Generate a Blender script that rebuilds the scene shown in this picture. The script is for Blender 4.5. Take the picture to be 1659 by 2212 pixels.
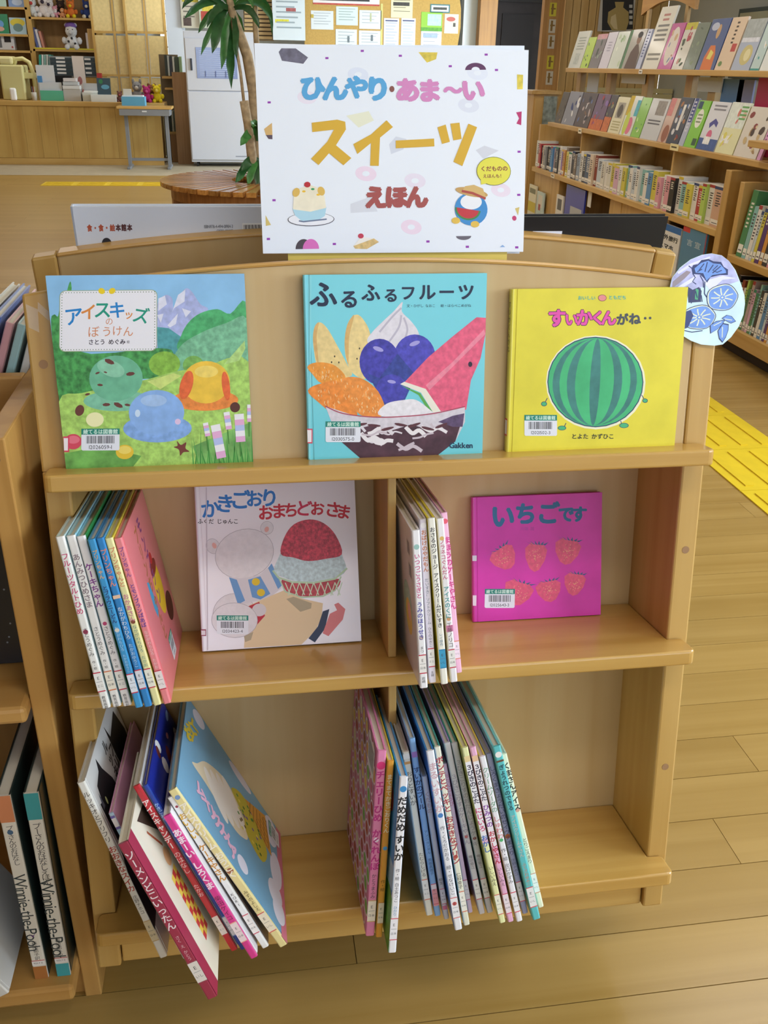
import bpy, math, random
from mathutils import Matrix, Vector
rng = random.Random(7)
for o in list(bpy.data.objects): bpy.data.objects.remove(o)
SC = bpy.context.scene; COL = SC.collection
# ---------------------------------------------------------------- camera
FPX = 1963.45
CAM = Vector((-0.1709, -0.9911, 1.2947))
cr = Vector((0.98910, -0.14590, 0.01990)); cd = Vector((-0.0465, -0.4381, -0.8977)); cf = Vector((0.1397, 0.8870, -0.4401))
cf.normalize(); cr = (cr - cf * cr.dot(cf)).normalized(); cd = cf.cross(cr)
cam_d = bpy.data.cameras.new('camera'); cam = bpy.data.objects.new('camera', cam_d); COL.objects.link(cam)
cam_d.sensor_fit = 'HORIZONTAL'; cam_d.sensor_width = 36; cam_d.lens = FPX / 1659 * 36; cam_d.clip_start = .02; cam_d.clip_end = 100
up = -cd
cam.matrix_world = Matrix(((cr.x, up.x, -cf.x, CAM.x), (cr.y, up.y, -cf.y, CAM.y), (cr.z, up.z, -cf.z, CAM.z), (0, 0, 0, 1)))
SC.camera = cam
vs = SC.view_settings; vs.view_transform = 'Standard'; vs.look = 'None'; vs.gamma = 1; vs.use_curve_mapping = False
vs.exposure = 0.2
cy = SC.cycles; cy.max_bounces = 4; cy.diffuse_bounces = 3; cy.glossy_bounces = 2; cy.transmission_bounces = 3; cy.transparent_max_bounces = 4; cy.caustics_reflective = False; cy.caustics_refractive = False; cy.adaptive_threshold = .05
# ---------------------------------------------------------------- world and daylight
wd = bpy.data.worlds.new('daylight'); SC.world = wd; wd.use_nodes = True
wd.node_tree.nodes['Background'].inputs[0].default_value = (.80, .90, 1, 1); wd.node_tree.nodes['Background'].inputs[1].default_value = 1.0
def area(name, loc, to, sx, sy, power, col):
    l = bpy.data.lights.new(name, 'AREA'); l.shape = 'RECTANGLE'; l.size = sx; l.size_y = sy; l.energy = power; l.color = col
    o = bpy.data.objects.new(name, l); COL.objects.link(o); o.location = loc
    o.rotation_euler = (Vector(to) - Vector(loc)).to_track_quat('-Z', 'Y').to_euler(); return o
area('window_daylight_behind', (1.2, -4.55, 1.65), (1.2, 0, 1.6), 5.6, 1.5, 22, (.72, .86, 1))
area('window_daylight_side', (3.8, -.7, 1.75), (0, -.6, 1.25), 4.2, 1.3, 175, (.68, .84, 1))
area('window_daylight_far', (5.0, 10.6, 1.7), (0, 10.6, 1.1), 3.8, 1.5, 420, (.72, .86, 1))
LAMPS = [(.6, -1.05), (2.1, 1.4), (1.5, 3.7), (-1.7, 3.4), (1.5, 6.0), (.2, 5.0), (-1.8, 6.4), (.8, 10), (-1.8, 10), (-3.2, 12.9), (-.6, 13.1)]  # unseen lamps; bookshelf ones shifted and bench one added to brighten the magazines
LAMP_E = 12.5
# ---------------------------------------------------------------- pixel helpers (photo frame 1659 x 2212), points keep their own real distance
def ray(x, y): return cf + cr * ((x - 829.5) / FPX) + cd * ((y - 1106) / FPX)
def at(x, y, **k):
    r = ray(x, y)
    if 'X' in k: t = (k['X'] - CAM.x) / r.x
    elif 'Y' in k: t = (k['Y'] - CAM.y) / r.y
    else: t = (k['Z'] - CAM.z) / r.z
    return CAM + r * t
# ---------------------------------------------------------------- materials
def lin(h):
    h = h.lstrip('#'); return [(((int(h[i:i + 2], 16) / 255) + .055) / 1.055) ** 2.4 if int(h[i:i + 2], 16) > 10 else int(h[i:i + 2], 16) / 255 / 12.92 for i in (0, 2, 4)]
MC = {}
def M(h, rough=.55, var=0.0, scale=30, metal=0, emit=0, coat=0, alpha=1, bump=0):
    k = (h, rough, var, scale, metal, emit, coat, alpha, bump)
    if k in MC: return MC[k]
    m = bpy.data.materials.new('paint_' + h.lstrip('#')); m.use_nodes = True; nt = m.node_tree; b = nt.nodes['Principled BSDF']
    c = lin(h); b.inputs['Base Color'].default_value = (*c, 1); b.inputs['Roughness'].default_value = rough; b.inputs['Metallic'].default_value = metal
    if coat: b.inputs['Coat Weight'].default_value = coat; b.inputs['Coat Roughness'].default_value = .12
    if alpha < 1: b.inputs['Alpha'].default_value = alpha
    if emit: b.inputs['Emission Color'].default_value = (*c, 1); b.inputs['Emission Strength'].default_value = emit; m.cycles.emission_sampling = 'FRONT' if emit > 4 else 'NONE'
    if var or bump:
        tc = nt.nodes.new('ShaderNodeTexCoord'); n = nt.nodes.new('ShaderNodeTexNoise'); n.inputs['Scale'].default_value = scale; n.inputs['Detail'].default_value = 5
        nt.links.new(tc.outputs['Object'], n.inputs['Vector'])
        if var:
            r = nt.nodes.new('ShaderNodeValToRGB'); r.color_ramp.elements[0].position = .32; r.color_ramp.elements[1].position = .68
            r.color_ramp.elements[0].color = (*[max(0, x * (1 - var)) for x in c], 1); r.color_ramp.elements[1].color = (*[min(1, x * (1 + var) + var * .03) for x in c], 1)
            nt.links.new(n.outputs['Fac'], r.inputs[0]); nt.links.new(r.outputs[0], b.inputs['Base Color'])
        if bump:
            bp = nt.nodes.new('ShaderNodeBump'); bp.inputs['Strength'].default_value = bump; bp.inputs['Distance'].default_value = .002
            nt.links.new(n.outputs['Fac'], bp.inputs['Height']); nt.links.new(bp.outputs[0], b.inputs['Normal'])
    MC[k] = m; return m
def W(h1, h2, axis='x', rough=.35, s=1.0, coat=0, rand=0.0):
    k = ('wood', h1, h2, axis, rough, s, coat, rand)
    if k in MC: return MC[k]
    m = bpy.data.materials.new('wood_' + h1.lstrip('#') + '_' + axis); m.use_nodes = True; nt = m.node_tree; b = nt.nodes['Principled BSDF']
    b.inputs['Roughness'].default_value = rough
    if coat: b.inputs['Coat Weight'].default_value = coat; b.inputs['Coat Roughness'].default_value = .15
    tc = nt.nodes.new('ShaderNodeTexCoord'); mp = nt.nodes.new('ShaderNodeMapping')
    sc = {'x': (1.5, 40, 40), 'y': (40, 1.5, 40), 'z': (40, 40, 1.5)}[axis]
    mp.inputs['Scale'].default_value = [v * s for v in sc]
    n = nt.nodes.new('ShaderNodeTexNoise'); n.inputs['Scale'].default_value = 1.0; n.inputs['Detail'].default_value = 6; n.inputs['Distortion'].default_value = .6
    n2 = nt.nodes.new('ShaderNodeTexNoise'); n2.inputs['Scale'].default_value = 3.0; n2.inputs['Detail'].default_value = 2
    oi = nt.nodes.new('ShaderNodeObjectInfo'); ad = nt.nodes.new('ShaderNodeVectorMath'); ad.operation = 'ADD'
    nt.links.new(tc.outputs['Object'], ad.inputs[0]); 
    cx = nt.nodes.new('ShaderNodeVectorMath'); cx.operation = 'SCALE'; cx.inputs[0].default_value = (17, 23, 31); nt.links.new(oi.outputs['Random'], cx.inputs['Scale']); nt.links.new(cx.outputs[0], ad.inputs[1])
    nt.links.new(ad.outputs[0], mp.inputs['Vector']); nt.links.new(mp.outputs[0], n.inputs['Vector']); nt.links.new(ad.outputs[0], n2.inputs['Vector'])
    mx = nt.nodes.new('ShaderNodeMath'); mx.operation = 'MULTIPLY_ADD'; mx.inputs[1].default_value = .7; nt.links.new(n.outputs['Fac'], mx.inputs[0])
    m2 = nt.nodes.new('ShaderNodeMath'); m2.operation = 'MULTIPLY'; m2.inputs[1].default_value = .3; nt.links.new(n2.outputs['Fac'], m2.inputs[0]); nt.links.new(m2.outputs[0], mx.inputs[2])
    r = nt.nodes.new('ShaderNodeValToRGB'); r.color_ramp.elements[0].position = .36; r.color_ramp.elements[1].position = .62
    r.color_ramp.elements[0].color = (*lin(h2), 1); r.color_ramp.elements[1].color = (*lin(h1), 1)
    nt.links.new(mx.outputs[0], r.inputs[0])
    if rand:
        hs = nt.nodes.new('ShaderNodeHueSaturation'); ma = nt.nodes.new('ShaderNodeMapRange'); ma.inputs[3].default_value = 1 - rand; ma.inputs[4].default_value = 1 + rand
        nt.links.new(oi.outputs['Random'], ma.inputs[0]); nt.links.new(ma.outputs[0], hs.inputs['Value']); nt.links.new(r.outputs[0], hs.inputs['Color']); nt.links.new(hs.outputs[0], b.inputs['Base Color'])
    else: nt.links.new(r.outputs[0], b.inputs['Base Color'])
    MC[k] = m; return m
def stripes(h1, h2, axis='x', scale=900, rough=.7):
    k = ('st', h1, h2, axis, scale)
    if k in MC: return MC[k]
    m = bpy.data.materials.new('pages_' + h1.lstrip('#')); m.use_nodes = True; nt = m.node_tree; b = nt.nodes['Principled BSDF']; b.inputs['Roughness'].default_value = rough
    tc = nt.nodes.new('ShaderNodeTexCoord'); w = nt.nodes.new('ShaderNodeTexWave'); w.bands_direction = axis.upper(); w.inputs['Scale'].default_value = scale; w.inputs['Distortion'].default_value = .4
    nt.links.new(tc.outputs['Object'], w.inputs['Vector']); r = nt.nodes.new('ShaderNodeValToRGB'); r.color_ramp.elements[0].color = (*lin(h2), 1); r.color_ramp.elements[1].color = (*lin(h1), 1)
    nt.links.new(w.outputs['Fac'], r.inputs[0]); nt.links.new(r.outputs[0], b.inputs['Base Color']); MC[k] = m; return m
# ---------------------------------------------------------------- mesh builder
class MB:
    def __init__(s): s.v = []; s.f = []; s.m = []; s.mats = []; s.T = Matrix.Identity(4)
    def mi(s, m):
        if m not in s.mats: s.mats.append(m)
        return s.mats.index(m)
    def add(s, vs, fs, m):
        b = len(s.v); s.v += [tuple(s.T @ Vector(p)) for p in vs]; i = s.mi(m)
        for f in fs: s.f.append([b + k for k in f]); s.m.append(i)
        return s
    def box(s, a, b, m):
        x0, y0, z0 = a; x1, y1, z1 = b
        return s.add([(x0, y0, z0), (x1, y0, z0), (x1, y1, z0), (x0, y1, z0), (x0, y0, z1), (x1, y0, z1), (x1, y1, z1), (x0, y1, z1)],
                     [(0, 3, 2, 1), (4, 5, 6, 7), (0, 1, 5, 4), (1, 2, 6, 5), (2, 3, 7, 6), (3, 0, 4, 7)], m)
    def prism(s, pts, z0, z1, m, axes='xyz'):
        def mk(a, b, c):
            d = {axes[0]: a, axes[1]: b, axes[2]: c}; return (d['x'], d['y'], d['z'])
        n = len(pts); vs = [mk(p[0], p[1], z0) for p in pts] + [mk(p[0], p[1], z1) for p in pts]
        return s.add(vs, [tuple(range(n - 1, -1, -1)), tuple(range(n, 2 * n))] + [(i, (i + 1) % n, n + (i + 1) % n, n + i) for i in range(n)], m)
    def lathe(s, prof, m, n=16, c=(0, 0, 0)):
        vs = []; fs = []
        for r, z in prof:
            for k in range(n): a = 2 * math.pi * k / n; vs.append((c[0] + r * math.cos(a), c[1] + r * math.sin(a), c[2] + z))
        for i in range(len(prof) - 1):
            for k in range(n): fs.append((i * n + k, i * n + (k + 1) % n, (i + 1) * n + (k + 1) % n, (i + 1) * n + k))
        fs.append(tuple(range(n - 1, -1, -1))); fs.append(tuple((len(prof) - 1) * n + k for k in range(n)))
        return s.add(vs, fs, m)
    def ball(s, c, r, m, n=12, sq=(1, 1, 1)):
        vs = [(c[0], c[1], c[2] + r * sq[2])]; fs = []; h = n // 2
        for i in range(1, h):
            for k in range(n): t = math.pi * i / h; a = 2 * math.pi * k / n; vs.append((c[0] + r * sq[0] * math.sin(t) * math.cos(a), c[1] + r * sq[1] * math.sin(t) * math.sin(a), c[2] + r * sq[2] * math.cos(t)))
        vs.append((c[0], c[1], c[2] - r * sq[2])); L = len(vs) - 1
        for k in range(n):
            fs.append((0, 1 + k, 1 + (k + 1) % n)); fs.append((L, 1 + (h - 2) * n + (k + 1) % n, 1 + (h - 2) * n + k))
            for i in range(h - 2): a = 1 + i * n; fs.append((a + k, a + n + k, a + n + (k + 1) % n, a + (k + 1) % n))
        return s.add(vs, fs, m)
    def tube(s, pts, r, m, n=8):
        vs = []; fs = []; pts = [Vector(p) for p in pts]; rr = r if isinstance(r, (list, tuple)) else [r] * len(pts)
        for i, p in enumerate(pts):
            d = (pts[min(i + 1, len(pts) - 1)] - pts[max(i - 1, 0)]).normalized(); a = d.orthogonal().normalized()
            if i:
                a = (pa - d * pa.dot(d)).normalized()
            pa = a; b = d.cross(a)
            for k in range(n): t = 2 * math.pi * k / n; vs.append(tuple(p + (a * math.cos(t) + b * math.sin(t)) * rr[i]))
        for i in range(len(pts) - 1):
            for k in range(n): fs.append((i * n + k, i * n + (k + 1) % n, (i + 1) * n + (k + 1) % n, (i + 1) * n + k))
        fs.append(tuple(range(n - 1, -1, -1))); fs.append(tuple((len(pts) - 1) * n + k for k in range(n)))
        return s.add(vs, fs, m)
    def mesh(s, name, smooth=False):
        me = bpy.data.meshes.new(name); me.from_pydata(s.v, [], s.f)
        for m in s.mats: me.materials.append(m)
        me.polygons.foreach_set('material_index', s.m)
        if smooth: me.polygons.foreach_set('use_smooth', [True] * len(s.f))
        me.update(); return me
    def build(s, name, parent=None, smooth=False, bevel=0, seg=2, mat=None):
        o = bpy.data.objects.new(name, s.mesh(name, smooth)); COL.objects.link(o)
        if parent: o.parent = parent
        if mat is not None: o.matrix_local = mat
        if bevel:
            b = o.modifiers.new('bevel', 'BEVEL'); b.width = bevel; b.segments = seg; b.limit_method = 'ANGLE'; b.angle_limit = .6; b.harden_normals = False
        return o
def tag(o, label=None, cat=None, group=None, kind=None):
    if label: o['label'] = label
    if cat: o['category'] = cat
    if group: o['group'] = group
    if kind: o['kind'] = kind
    return o
def empty(name, loc=(0, 0, 0), mat=None, label=None, cat=None, group=None, kind=None):
    o = bpy.data.objects.new(name, None); COL.objects.link(o); o.empty_display_size = .05
    if mat is not None: o.matrix_world = mat
    else: o.location = loc
    return tag(o, label, cat, group, kind)
def part(name, parent, *boxes, bevel=0, seg=2, label=None):
    mb = MB()
    for a, b, m in boxes: mb.box(a, b, m)
    o = mb.build(name, parent, bevel=bevel, seg=seg)
    if label: o['label'] = label
    return o
# ---------------------------------------------------------------- lettering and flat print
GC = {}
def glyph(ch, bold=0):
    bold = round(bold, 3); k = (ch, bold)
    if k not in GC:
        c = bpy.data.curves.new('g', 'FONT'); c.body = ch; c.resolution_u = 3; c.fill_mode = 'FRONT'
        o = bpy.data.objects.new('g', c); m = o.to_mesh()
        v0 = [(v.co.x, v.co.y) for v in m.vertices]; f0 = [tuple(p.vertices) for p in m.polygons]
        if bold > .012:      # heavier lettering: the outline thickened by shifted copies
            GC[k] = [([(x + bold * math.cos(t * math.pi / 3), y + bold * math.sin(t * math.pi / 3)) for x, y in v0], f0) for t in range(6)]
        else: GC[k] = [(v0, f0)]
        bpy.data.objects.remove(o); bpy.data.curves.remove(c)
    return GC[k]
def wide(ch): return ord(ch) > 0x2e7f or ch in '・〜…'
class Art:
    """flat print: coloured shapes and lettering in (a, b) on a sheet; every shape a hair above the last"""
    def __init__(s, step=.000004): s.v = []; s.f = []; s.m = []; s.mats = []; s.z = .00004; s.step = step; s.subs = []; s.u = []; s.par = None
    def _add(s, pts, fs, m):
        if isinstance(m, str): m = M(m)
        if m not in s.mats: s.mats.append(m)
        b = len(s.v); s.v += [(p[0], p[1], s.z + s.dz) for p in pts]; i = s.mats.index(m); s.top = max(s.top, s.z + s.dz)
        if s.par: s.par.top = max(s.par.top, s.top)
        f0 = len(s.f)
        for f in fs: s.f.append([b + k for k in f]); s.m.append(i)
        s.u.append((b, len(s.v), f0, len(s.f)))
    dz = 0; top = .00004; hold = False
    def sub(s, name, lift=True):
        c = object.__new__(type(s)); c.__dict__.update(s.__dict__); c.v = []; c.f = []; c.m = []; c.mats = []; c.subs = []; c.u = []; c.hold = False; c.par = s if lift else None; c.z = c.top = s.top + s.step; s.subs.append((name, c)); return c
    def up(s):
        if not s.hold: s.z = max(s.z, s.top) + s.step
        return s
    soft = False
    def poly(s, pts, m):
        if s.soft and len(pts) > 5:      # painted outlines: a curve through the points
            n = len(pts); q = []
            for i in range(n):
                p0, p1, p2, p3 = pts[i - 1], pts[i], pts[(i + 1) % n], pts[(i + 2) % n]
                for t in (0, .25, .5, .75): q.append(tuple(p1[k] + .5 * t * (p2[k] - p0[k] + t * (2 * p0[k] - 5 * p1[k] + 4 * p2[k] - p3[k] + t * (3 * (p1[k] - p2[k]) + p3[k] - p0[k]))) for k in (0, 1)))
            pts = q
        s.up(); s._add(pts, [tuple(range(len(pts)))], m); return s
    def rect(s, a0, b0, a1, b1, m): return s.poly([(a0, b0), (a1, b0), (a1, b1), (a0, b1)], m)
    def _raw(s, p, m):
        k = s.soft; s.soft = False; s.poly(p, m); s.soft = k; return s
    def rrect(s, a0, b0, a1, b1, r, m):
        p = []
        for cx, cy, t in ((a1 - r, b0 + r, -90), (a1 - r, b1 - r, 0), (a0 + r, b1 - r, 90), (a0 + r, b0 + r, 180)):
            for k in range(5): t2 = math.radians(t + k * 22.5); p.append((cx + r * math.cos(t2), cy + r * math.sin(t2)))
        return s._raw(p, m)
    def ell(s, a, b, ra, rb, m, rot=0, n=28, t0=0, t1=360, wob=0):
        c, q = math.cos(math.radians(rot)), math.sin(math.radians(rot)); p = []
        for k in range(n if t1 - t0 >= 360 else n + 1):
            t = math.radians(t0 + (t1 - t0) * k / n); w = 1 + (wob * math.sin(k * 5.3) if wob else 0)
            x, y = ra * math.cos(t) * w, rb * math.sin(t) * w; p.append((a + x * c - y * q, b + x * q + y * c))
        return s._raw(p, m)
    def line(s, pts, w, m):
        if s.soft and len(pts) > 2:
            q = []; n = len(pts)
            for i in range(n - 1):
                p0, p1, p2, p3 = pts[max(i - 1, 0)], pts[i], pts[i + 1], pts[min(i + 2, n - 1)]
                for t in (0, .2, .4, .6, .8): q.append(tuple(p1[k] + .5 * t * (p2[k] - p0[k] + t * (2 * p0[k] - 5 * p1[k] + 4 * p2[k] - p3[k] + t * (3 * (p1[k] - p2[k]) + p3[k] - p0[k]))) for k in (0, 1)))
            pts = q + [pts[-1]]
        s.up(); L = []; R = []
        for i, p in enumerate(pts):
            q0 = pts[max(i - 1, 0)]; q1 = pts[min(i + 1, len(pts) - 1)]; d = Vector((q1[0] - q0[0], q1[1] - q0[1])); d = d.normalized() if d.length else Vector((1, 0))
            L.append((p[0] - d.y * w / 2, p[1] + d.x * w / 2)); R.append((p[0] + d.y * w / 2, p[1] - d.x * w / 2))
        n = len(pts); s._add(L + R, [(i, i + 1, n + i + 1, n + i) for i in range(n - 1)], m); return s
    def ch(s, c, a, b, h, m, bold=.02, rot=0, sx=1):
        """one character centred on (a, b), em height h"""
        for i, (vs, fs) in enumerate(glyph(c, bold)):
            if not vs: return s
            if i == 0: xs = [v[0] for v in vs]; cx = .5 if wide(c) else (min(xs) + max(xs)) / 2; cy = .37; q = math.radians(rot); co, si = math.cos(q), math.sin(q)
            s.dz = i * s.step; s._add([(a + ((v[0] - cx) * sx * co - (v[1] - cy) * si) * h, b + ((v[0] - cx) * sx * si + (v[1] - cy) * co) * h) for v in vs], fs, m)
        s.dz = 0; return s
    def text(s, t, a, b, h, m, bold=.02, sp=1.0, align='l', sx=1, wob=0, mats=None):
        s.up(); ws = []
        for c in t:
            if c == ' ': ws.append(.5)
            elif wide(c): ws.append(1.0 * sx)
            else: g = glyph(c, bold)[0][0]; ws.append((max(v[0] for v in g) - min(v[0] for v in g) + .07) * sx if g else .3)
        tot = sum(ws) * h * sp; x = a - (tot / 2 if align == 'c' else tot if align == 'r' else 0)
        for i, c in enumerate(t):
            w = ws[i] * h * sp
            if c != ' ': s.ch(c, x + w / 2, b + (wob * h * math.sin(i * 2.1) if wob else 0), h, mats[i % len(mats)] if mats else m, bold, rot=(wob * 40 * math.sin(i * 1.7) if wob else 0), sx=sx)
            x += w
        return s
    def vtext(s, t, a, b, h, m, bold=.02, sp=1.0, mats=None, sy=None):
        """vertical lettering hanging down from (a, b)"""
        s.up()
        for i, c in enumerate(t):
            if c == ' ': b -= h * sp * .6; continue
            rot = 90 if c in 'ー〜-・' and c != '・' else 0
            s.ch(c, a, b - h * .5, h, mats[i % len(mats)] if mats else m, bold, rot=rot); b -= h * sp
        return s
    def btext(s, t, a, b, h, m, bold=.01, sp=1.0):
        """latin lettering read sideways, running down from (a, b)"""
        s.up()
        for c in t:
            if c == ' ': b -= h * .35; continue
            g = glyph(c, bold)[0][0]; w = (max(v[0] for v in g) - min(v[0] for v in g) + .08) * h * sp
            s.ch(c, a, b - w / 2, h, m, bold, rot=-90); b -= w
        return s
    def label(s, a, b, w, num):
        """library barcode label, lower left corner at (a, b), width w"""
        h = w * .86
        s.rrect(a, b, a + w, b + h, w * .05, M('#eef0f6', .35)); s.rect(a, b + h * .76, a + w, b + h, M('#178573', .4))
        s.text('綾てるは図書館', a + w * .5, b + h * .875, w * .125, M('#d7f2e4'), .02, align='c'); s.up(); x = a + w * .13; r = random.Random(num)
        while x < a + w * .86:
            q = w * r.choice((.008, .012, .02)); s._add([(x, b + h * .34), (x + q, b + h * .34), (x + q, b + h * .70), (x, b + h * .70)], [(0, 1, 2, 3)], M('#26262e')); x += q + w * r.choice((.012, .018))
        return s.text(num, a + w * .5, b + h * .17, w * .14, M('#202028'), .01, align='c', sp=1.1)
    def build(s, name, parent, face='front', T=0, D=0):
        """face: 'front' right board (+x), 'back' left board (-x), 'spine' (-y), 'up' (+z), 'sheet' (-y, T = y)"""
        for nm, c in s.subs: c.build(nm, parent, face, T, D)
        f = {'front': lambda a, b, z: (T + z, a, b), 'back': lambda a, b, z: (-z, D - a, b), 'spine': lambda a, b, z: (a, -z, b), 'up': lambda a, b, z: (a, b, T + z), 'sheet': lambda a, b, z: (a, T - z, b),
             'wallx': lambda a, b, z: (T - z, -a, b)}[face]
        if not s.f: return None
        # far-apart pieces of print become parts of their own
        B = []
        for v0, v1, f0, f1 in s.u:
            xs = [p[0] for p in s.v[v0:v1]]; ys = [p[1] for p in s.v[v0:v1]]; B.append((min(xs), min(ys), max(xs), max(ys)))
        g = list(range(len(B)))
        def find(i):
            while g[i] != i: i = g[i]
            return i
        if 1 < len(B) < 420:
            for i in range(len(B)):
                for k in range(i):
                    p, q = B[i], B[k]; dx = max(0, p[0] - q[2], q[0] - p[2]); dy = max(0, p[1] - q[3], q[1] - p[3])
                    if math.hypot(dx, dy) < .5 * max(p[2] - p[0], p[3] - p[1], q[2] - q[0], q[3] - q[1]): g[find(i)] = find(k)
        else: g = [0] * len(B)
        roots = {}
        for i in range(len(B)): roots.setdefault(find(i) if len(B) < 420 else 0, []).append(i)
        if len(roots) > 10: roots = {0: list(range(len(B)))}
        o = None
        for grp in roots.values():
            V_ = []; F_ = []; M_ = []
            for i in grp:
                v0, v1, f0, f1 = s.u[i]; d = len(V_) - v0; V_ += s.v[v0:v1]; F_ += [[x + d for x in fc] for fc in s.f[f0:f1]]; M_ += s.m[f0:f1]
            us = sorted(set(M_)); me = bpy.data.meshes.new(name); me.from_pydata([f(*p) for p in V_], [], F_)
            for m in us: me.materials.append(s.mats[m])
            me.polygons.foreach_set('material_index', [us.index(m) for m in M_]); me.update()
            o = bpy.data.objects.new(name, me); COL.objects.link(o); o.parent = parent
        return o
# ================================================================ the setting
H = 2.6
def wall(name, a, b, m, kind='structure'):
    o = MB().box(a, b, m).build(name); o['kind'] = kind; return o
wm = M('#d9dcda', .8, .03, 4)
fl = wall('floor', (-5.2, -4.7, -.06), (5.2, 15.6, -.004), M('#6b4f2a', .7)); fl['label'] = 'light maple plank floor of the reading room'
PITCH = .1122; Y0 = .105
plank_m = W('#b18f50', '#a07e40', 'x', .26, .5, rand=.05)
pm = MB().box((0, .0008, -.004), (1, PITCH - .0008, 0), plank_m).mesh('plank')
rp = random.Random(3)
for k in range(-5, 44):
    y = Y0 + PITCH * k
    x0, x1 = (-.55, 1.25 + max(0, y) * .75) if y < 1.6 else (-1.95 - (y > 3.4) * .3, 2.75)
    x = x0 - rp.uniform(0, .9)
    while x < x1:
        L = rp.uniform(.95, 1.6) if y < 1.6 else rp.uniform(1.3, 1.8)
        o = bpy.data.objects.new('plank', pm); COL.objects.link(o); o.parent = fl; o.location = (x, y, 0); o.scale = (L - .0012, 1, 1); x += L
fm = M('#c39c63', .3)
def far_floor_mat():
    m = bpy.data.materials.new('far_planks'); m.use_nodes = True; nt = m.node_tree; b = nt.nodes['Principled BSDF']; b.inputs['Roughness'].default_value = .32
    tc = nt.nodes.new('ShaderNodeTexCoord'); br = nt.nodes.new('ShaderNodeTexBrick'); br.inputs['Scale'].default_value = 1; br.inputs['Brick Width'].default_value = 1.4; br.inputs['Row Height'].default_value = PITCH
    br.inputs['Mortar Size'].default_value = .0015; br.inputs['Color1'].default_value = (*lin('#b59456'), 1); br.inputs['Color2'].default_value = (*lin('#a98848'), 1); br.inputs['Mortar'].default_value = (*lin('#8f6a3a'), 1)
    nt.links.new(tc.outputs['Object'], br.inputs['Vector']); nt.links.new(br.outputs['Color'], b.inputs['Base Color']); return m
yE = Y0 + PITCH * 44
part('far_boards', fl, ((-5.2, yE, -.004), (5.2, 11.45, 0), far_floor_mat()))
part('left_boards', fl, ((-5.2, -4.7, -.004), (-2.9, yE, 0), far_floor_mat()))
part('near_boards', fl, ((-5.2, -4.7, -.004), (5.2, Y0 - 5 * PITCH, 0), far_floor_mat()))
part('right_boards', fl, ((2.75 + 1.7, Y0 - 5 * PITCH, -.004), (5.2, yE, 0), far_floor_mat()))
part('counter_mat_floor', fl, ((-5.2, 11.45, -.004), (5.2, 15.6, .001), M('#b5a98f', .6, .06, 8)))
wall('ceiling', (-5.2, -4.7, H), (5.2, 15.6, H + .1), M('#e8e6df', .9))
wall('wall_left', (-5.2, -4.7, 0), (-5.1, 15.6, H), W('#a57d48', '#8f6a3a', 'z', .6))
wall('wall_back', (-5.2, 15.5, 0), (5.2, 15.6, H), wm)
wall('wall_front', (-5.2, -4.75, 0), (5.2, -4.65, H), W('#a57d48', '#8f6a3a', 'z', .6))
wr = wall('wall_right', (3.9, -4.7, 0), (4.0, 8.3, H), M('#b9c0be', .8, .03, 4))
wall('wall_far_right', (5.1, 8.3, 0), (5.2, 15.6, H), wm)
def window(name, a, b, axis):
    """a window of four lights: frame bars and bright panes, on an x or y wall"""
    w = empty(name, kind='structure', label=None); n = 4
    for i in range(n):
        if axis == 'y':
            x0 = a[0] + (b[0] - a[0]) * i / n; x1 = a[0] + (b[0] - a[0]) * (i + 1) / n
            part('pane', w, ((x0 + .03, a[1] + .012, a[2] + .03), (x1 - .03, a[1] + .016, b[2] - .03), M('#dfeaff', .1, emit=1.2)))
            part('frame_bar', w, ((x0, a[1], a[2]), (x0 + .06, a[1] + .05, b[2]), M('#a97c45', .4)))
        else:
            y0 = a[1] + (b[1] - a[1]) * i / n; y1 = a[1] + (b[1] - a[1]) * (i + 1) / n
            part('pane', w, ((a[0] - .016, y0 + .03, a[2] + .03), (a[0] - .012, y1 - .03, b[2] - .03), M('#dfeaff', .1, emit=1.2)))
            part('frame_bar', w, ((a[0] - .05, y0, a[2]), (a[0], y0 + .06, b[2]), M('#a97c45', .4)))
    if axis == 'y': part('sill', w, ((a[0], a[1], a[2] - .05), (b[0], a[1] + .12, a[2]), M('#a97c45', .4)))
    else: part('sill', w, ((a[0] - .12, a[1], a[2] - .05), (a[0], b[1], a[2]), M('#a97c45', .4)))
window('window_1', (-1.6, -4.65, .9), (4.0, 0, 2.4), 'y')
window('window_2', (3.9, -2.9, 1.0), (3.9, 1.5, 2.4), 'x')
window('window_3', (5.1, 8.6, .9), (5.1, 12.6, 2.4), 'x')
lampm = MB().box((-.62, -.16, 0), (.62, .16, .05), M('#e9e9e4', .5)).mesh('lamp_body')
tubem = MB().add([(-.58, -.13, -.006), (-.58, .13, -.006), (.58, .13, -.006), (.58, -.13, -.006)], [(0, 1, 2, 3)], M('#fdf6ee', .4, emit=LAMP_E)).mesh('diffuser')
PL = ['above the display bookcase', 'above the yellow tactile strip', 'above the magazine ledges', 'left of the display bookcase', 'beside the far end of the bookshelf', 'above the round bench', 'left of the round bench', 'before the white cabinet', 'before the service counter', 'over the service counter', 'over the white cabinet', 'over the far wall']
for i, (x, y) in enumerate(LAMPS):
    l = empty('ceiling_lamp', (x, y, H - .055), label='long white ceiling lamp ' + PL[i], cat='ceiling lamp', group='ceiling lamps')
    for nm, me in (('housing', lampm), ('diffuser', tubem)):
        o = bpy.data.objects.new(nm, me); COL.objects.link(o); o.parent = l
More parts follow.
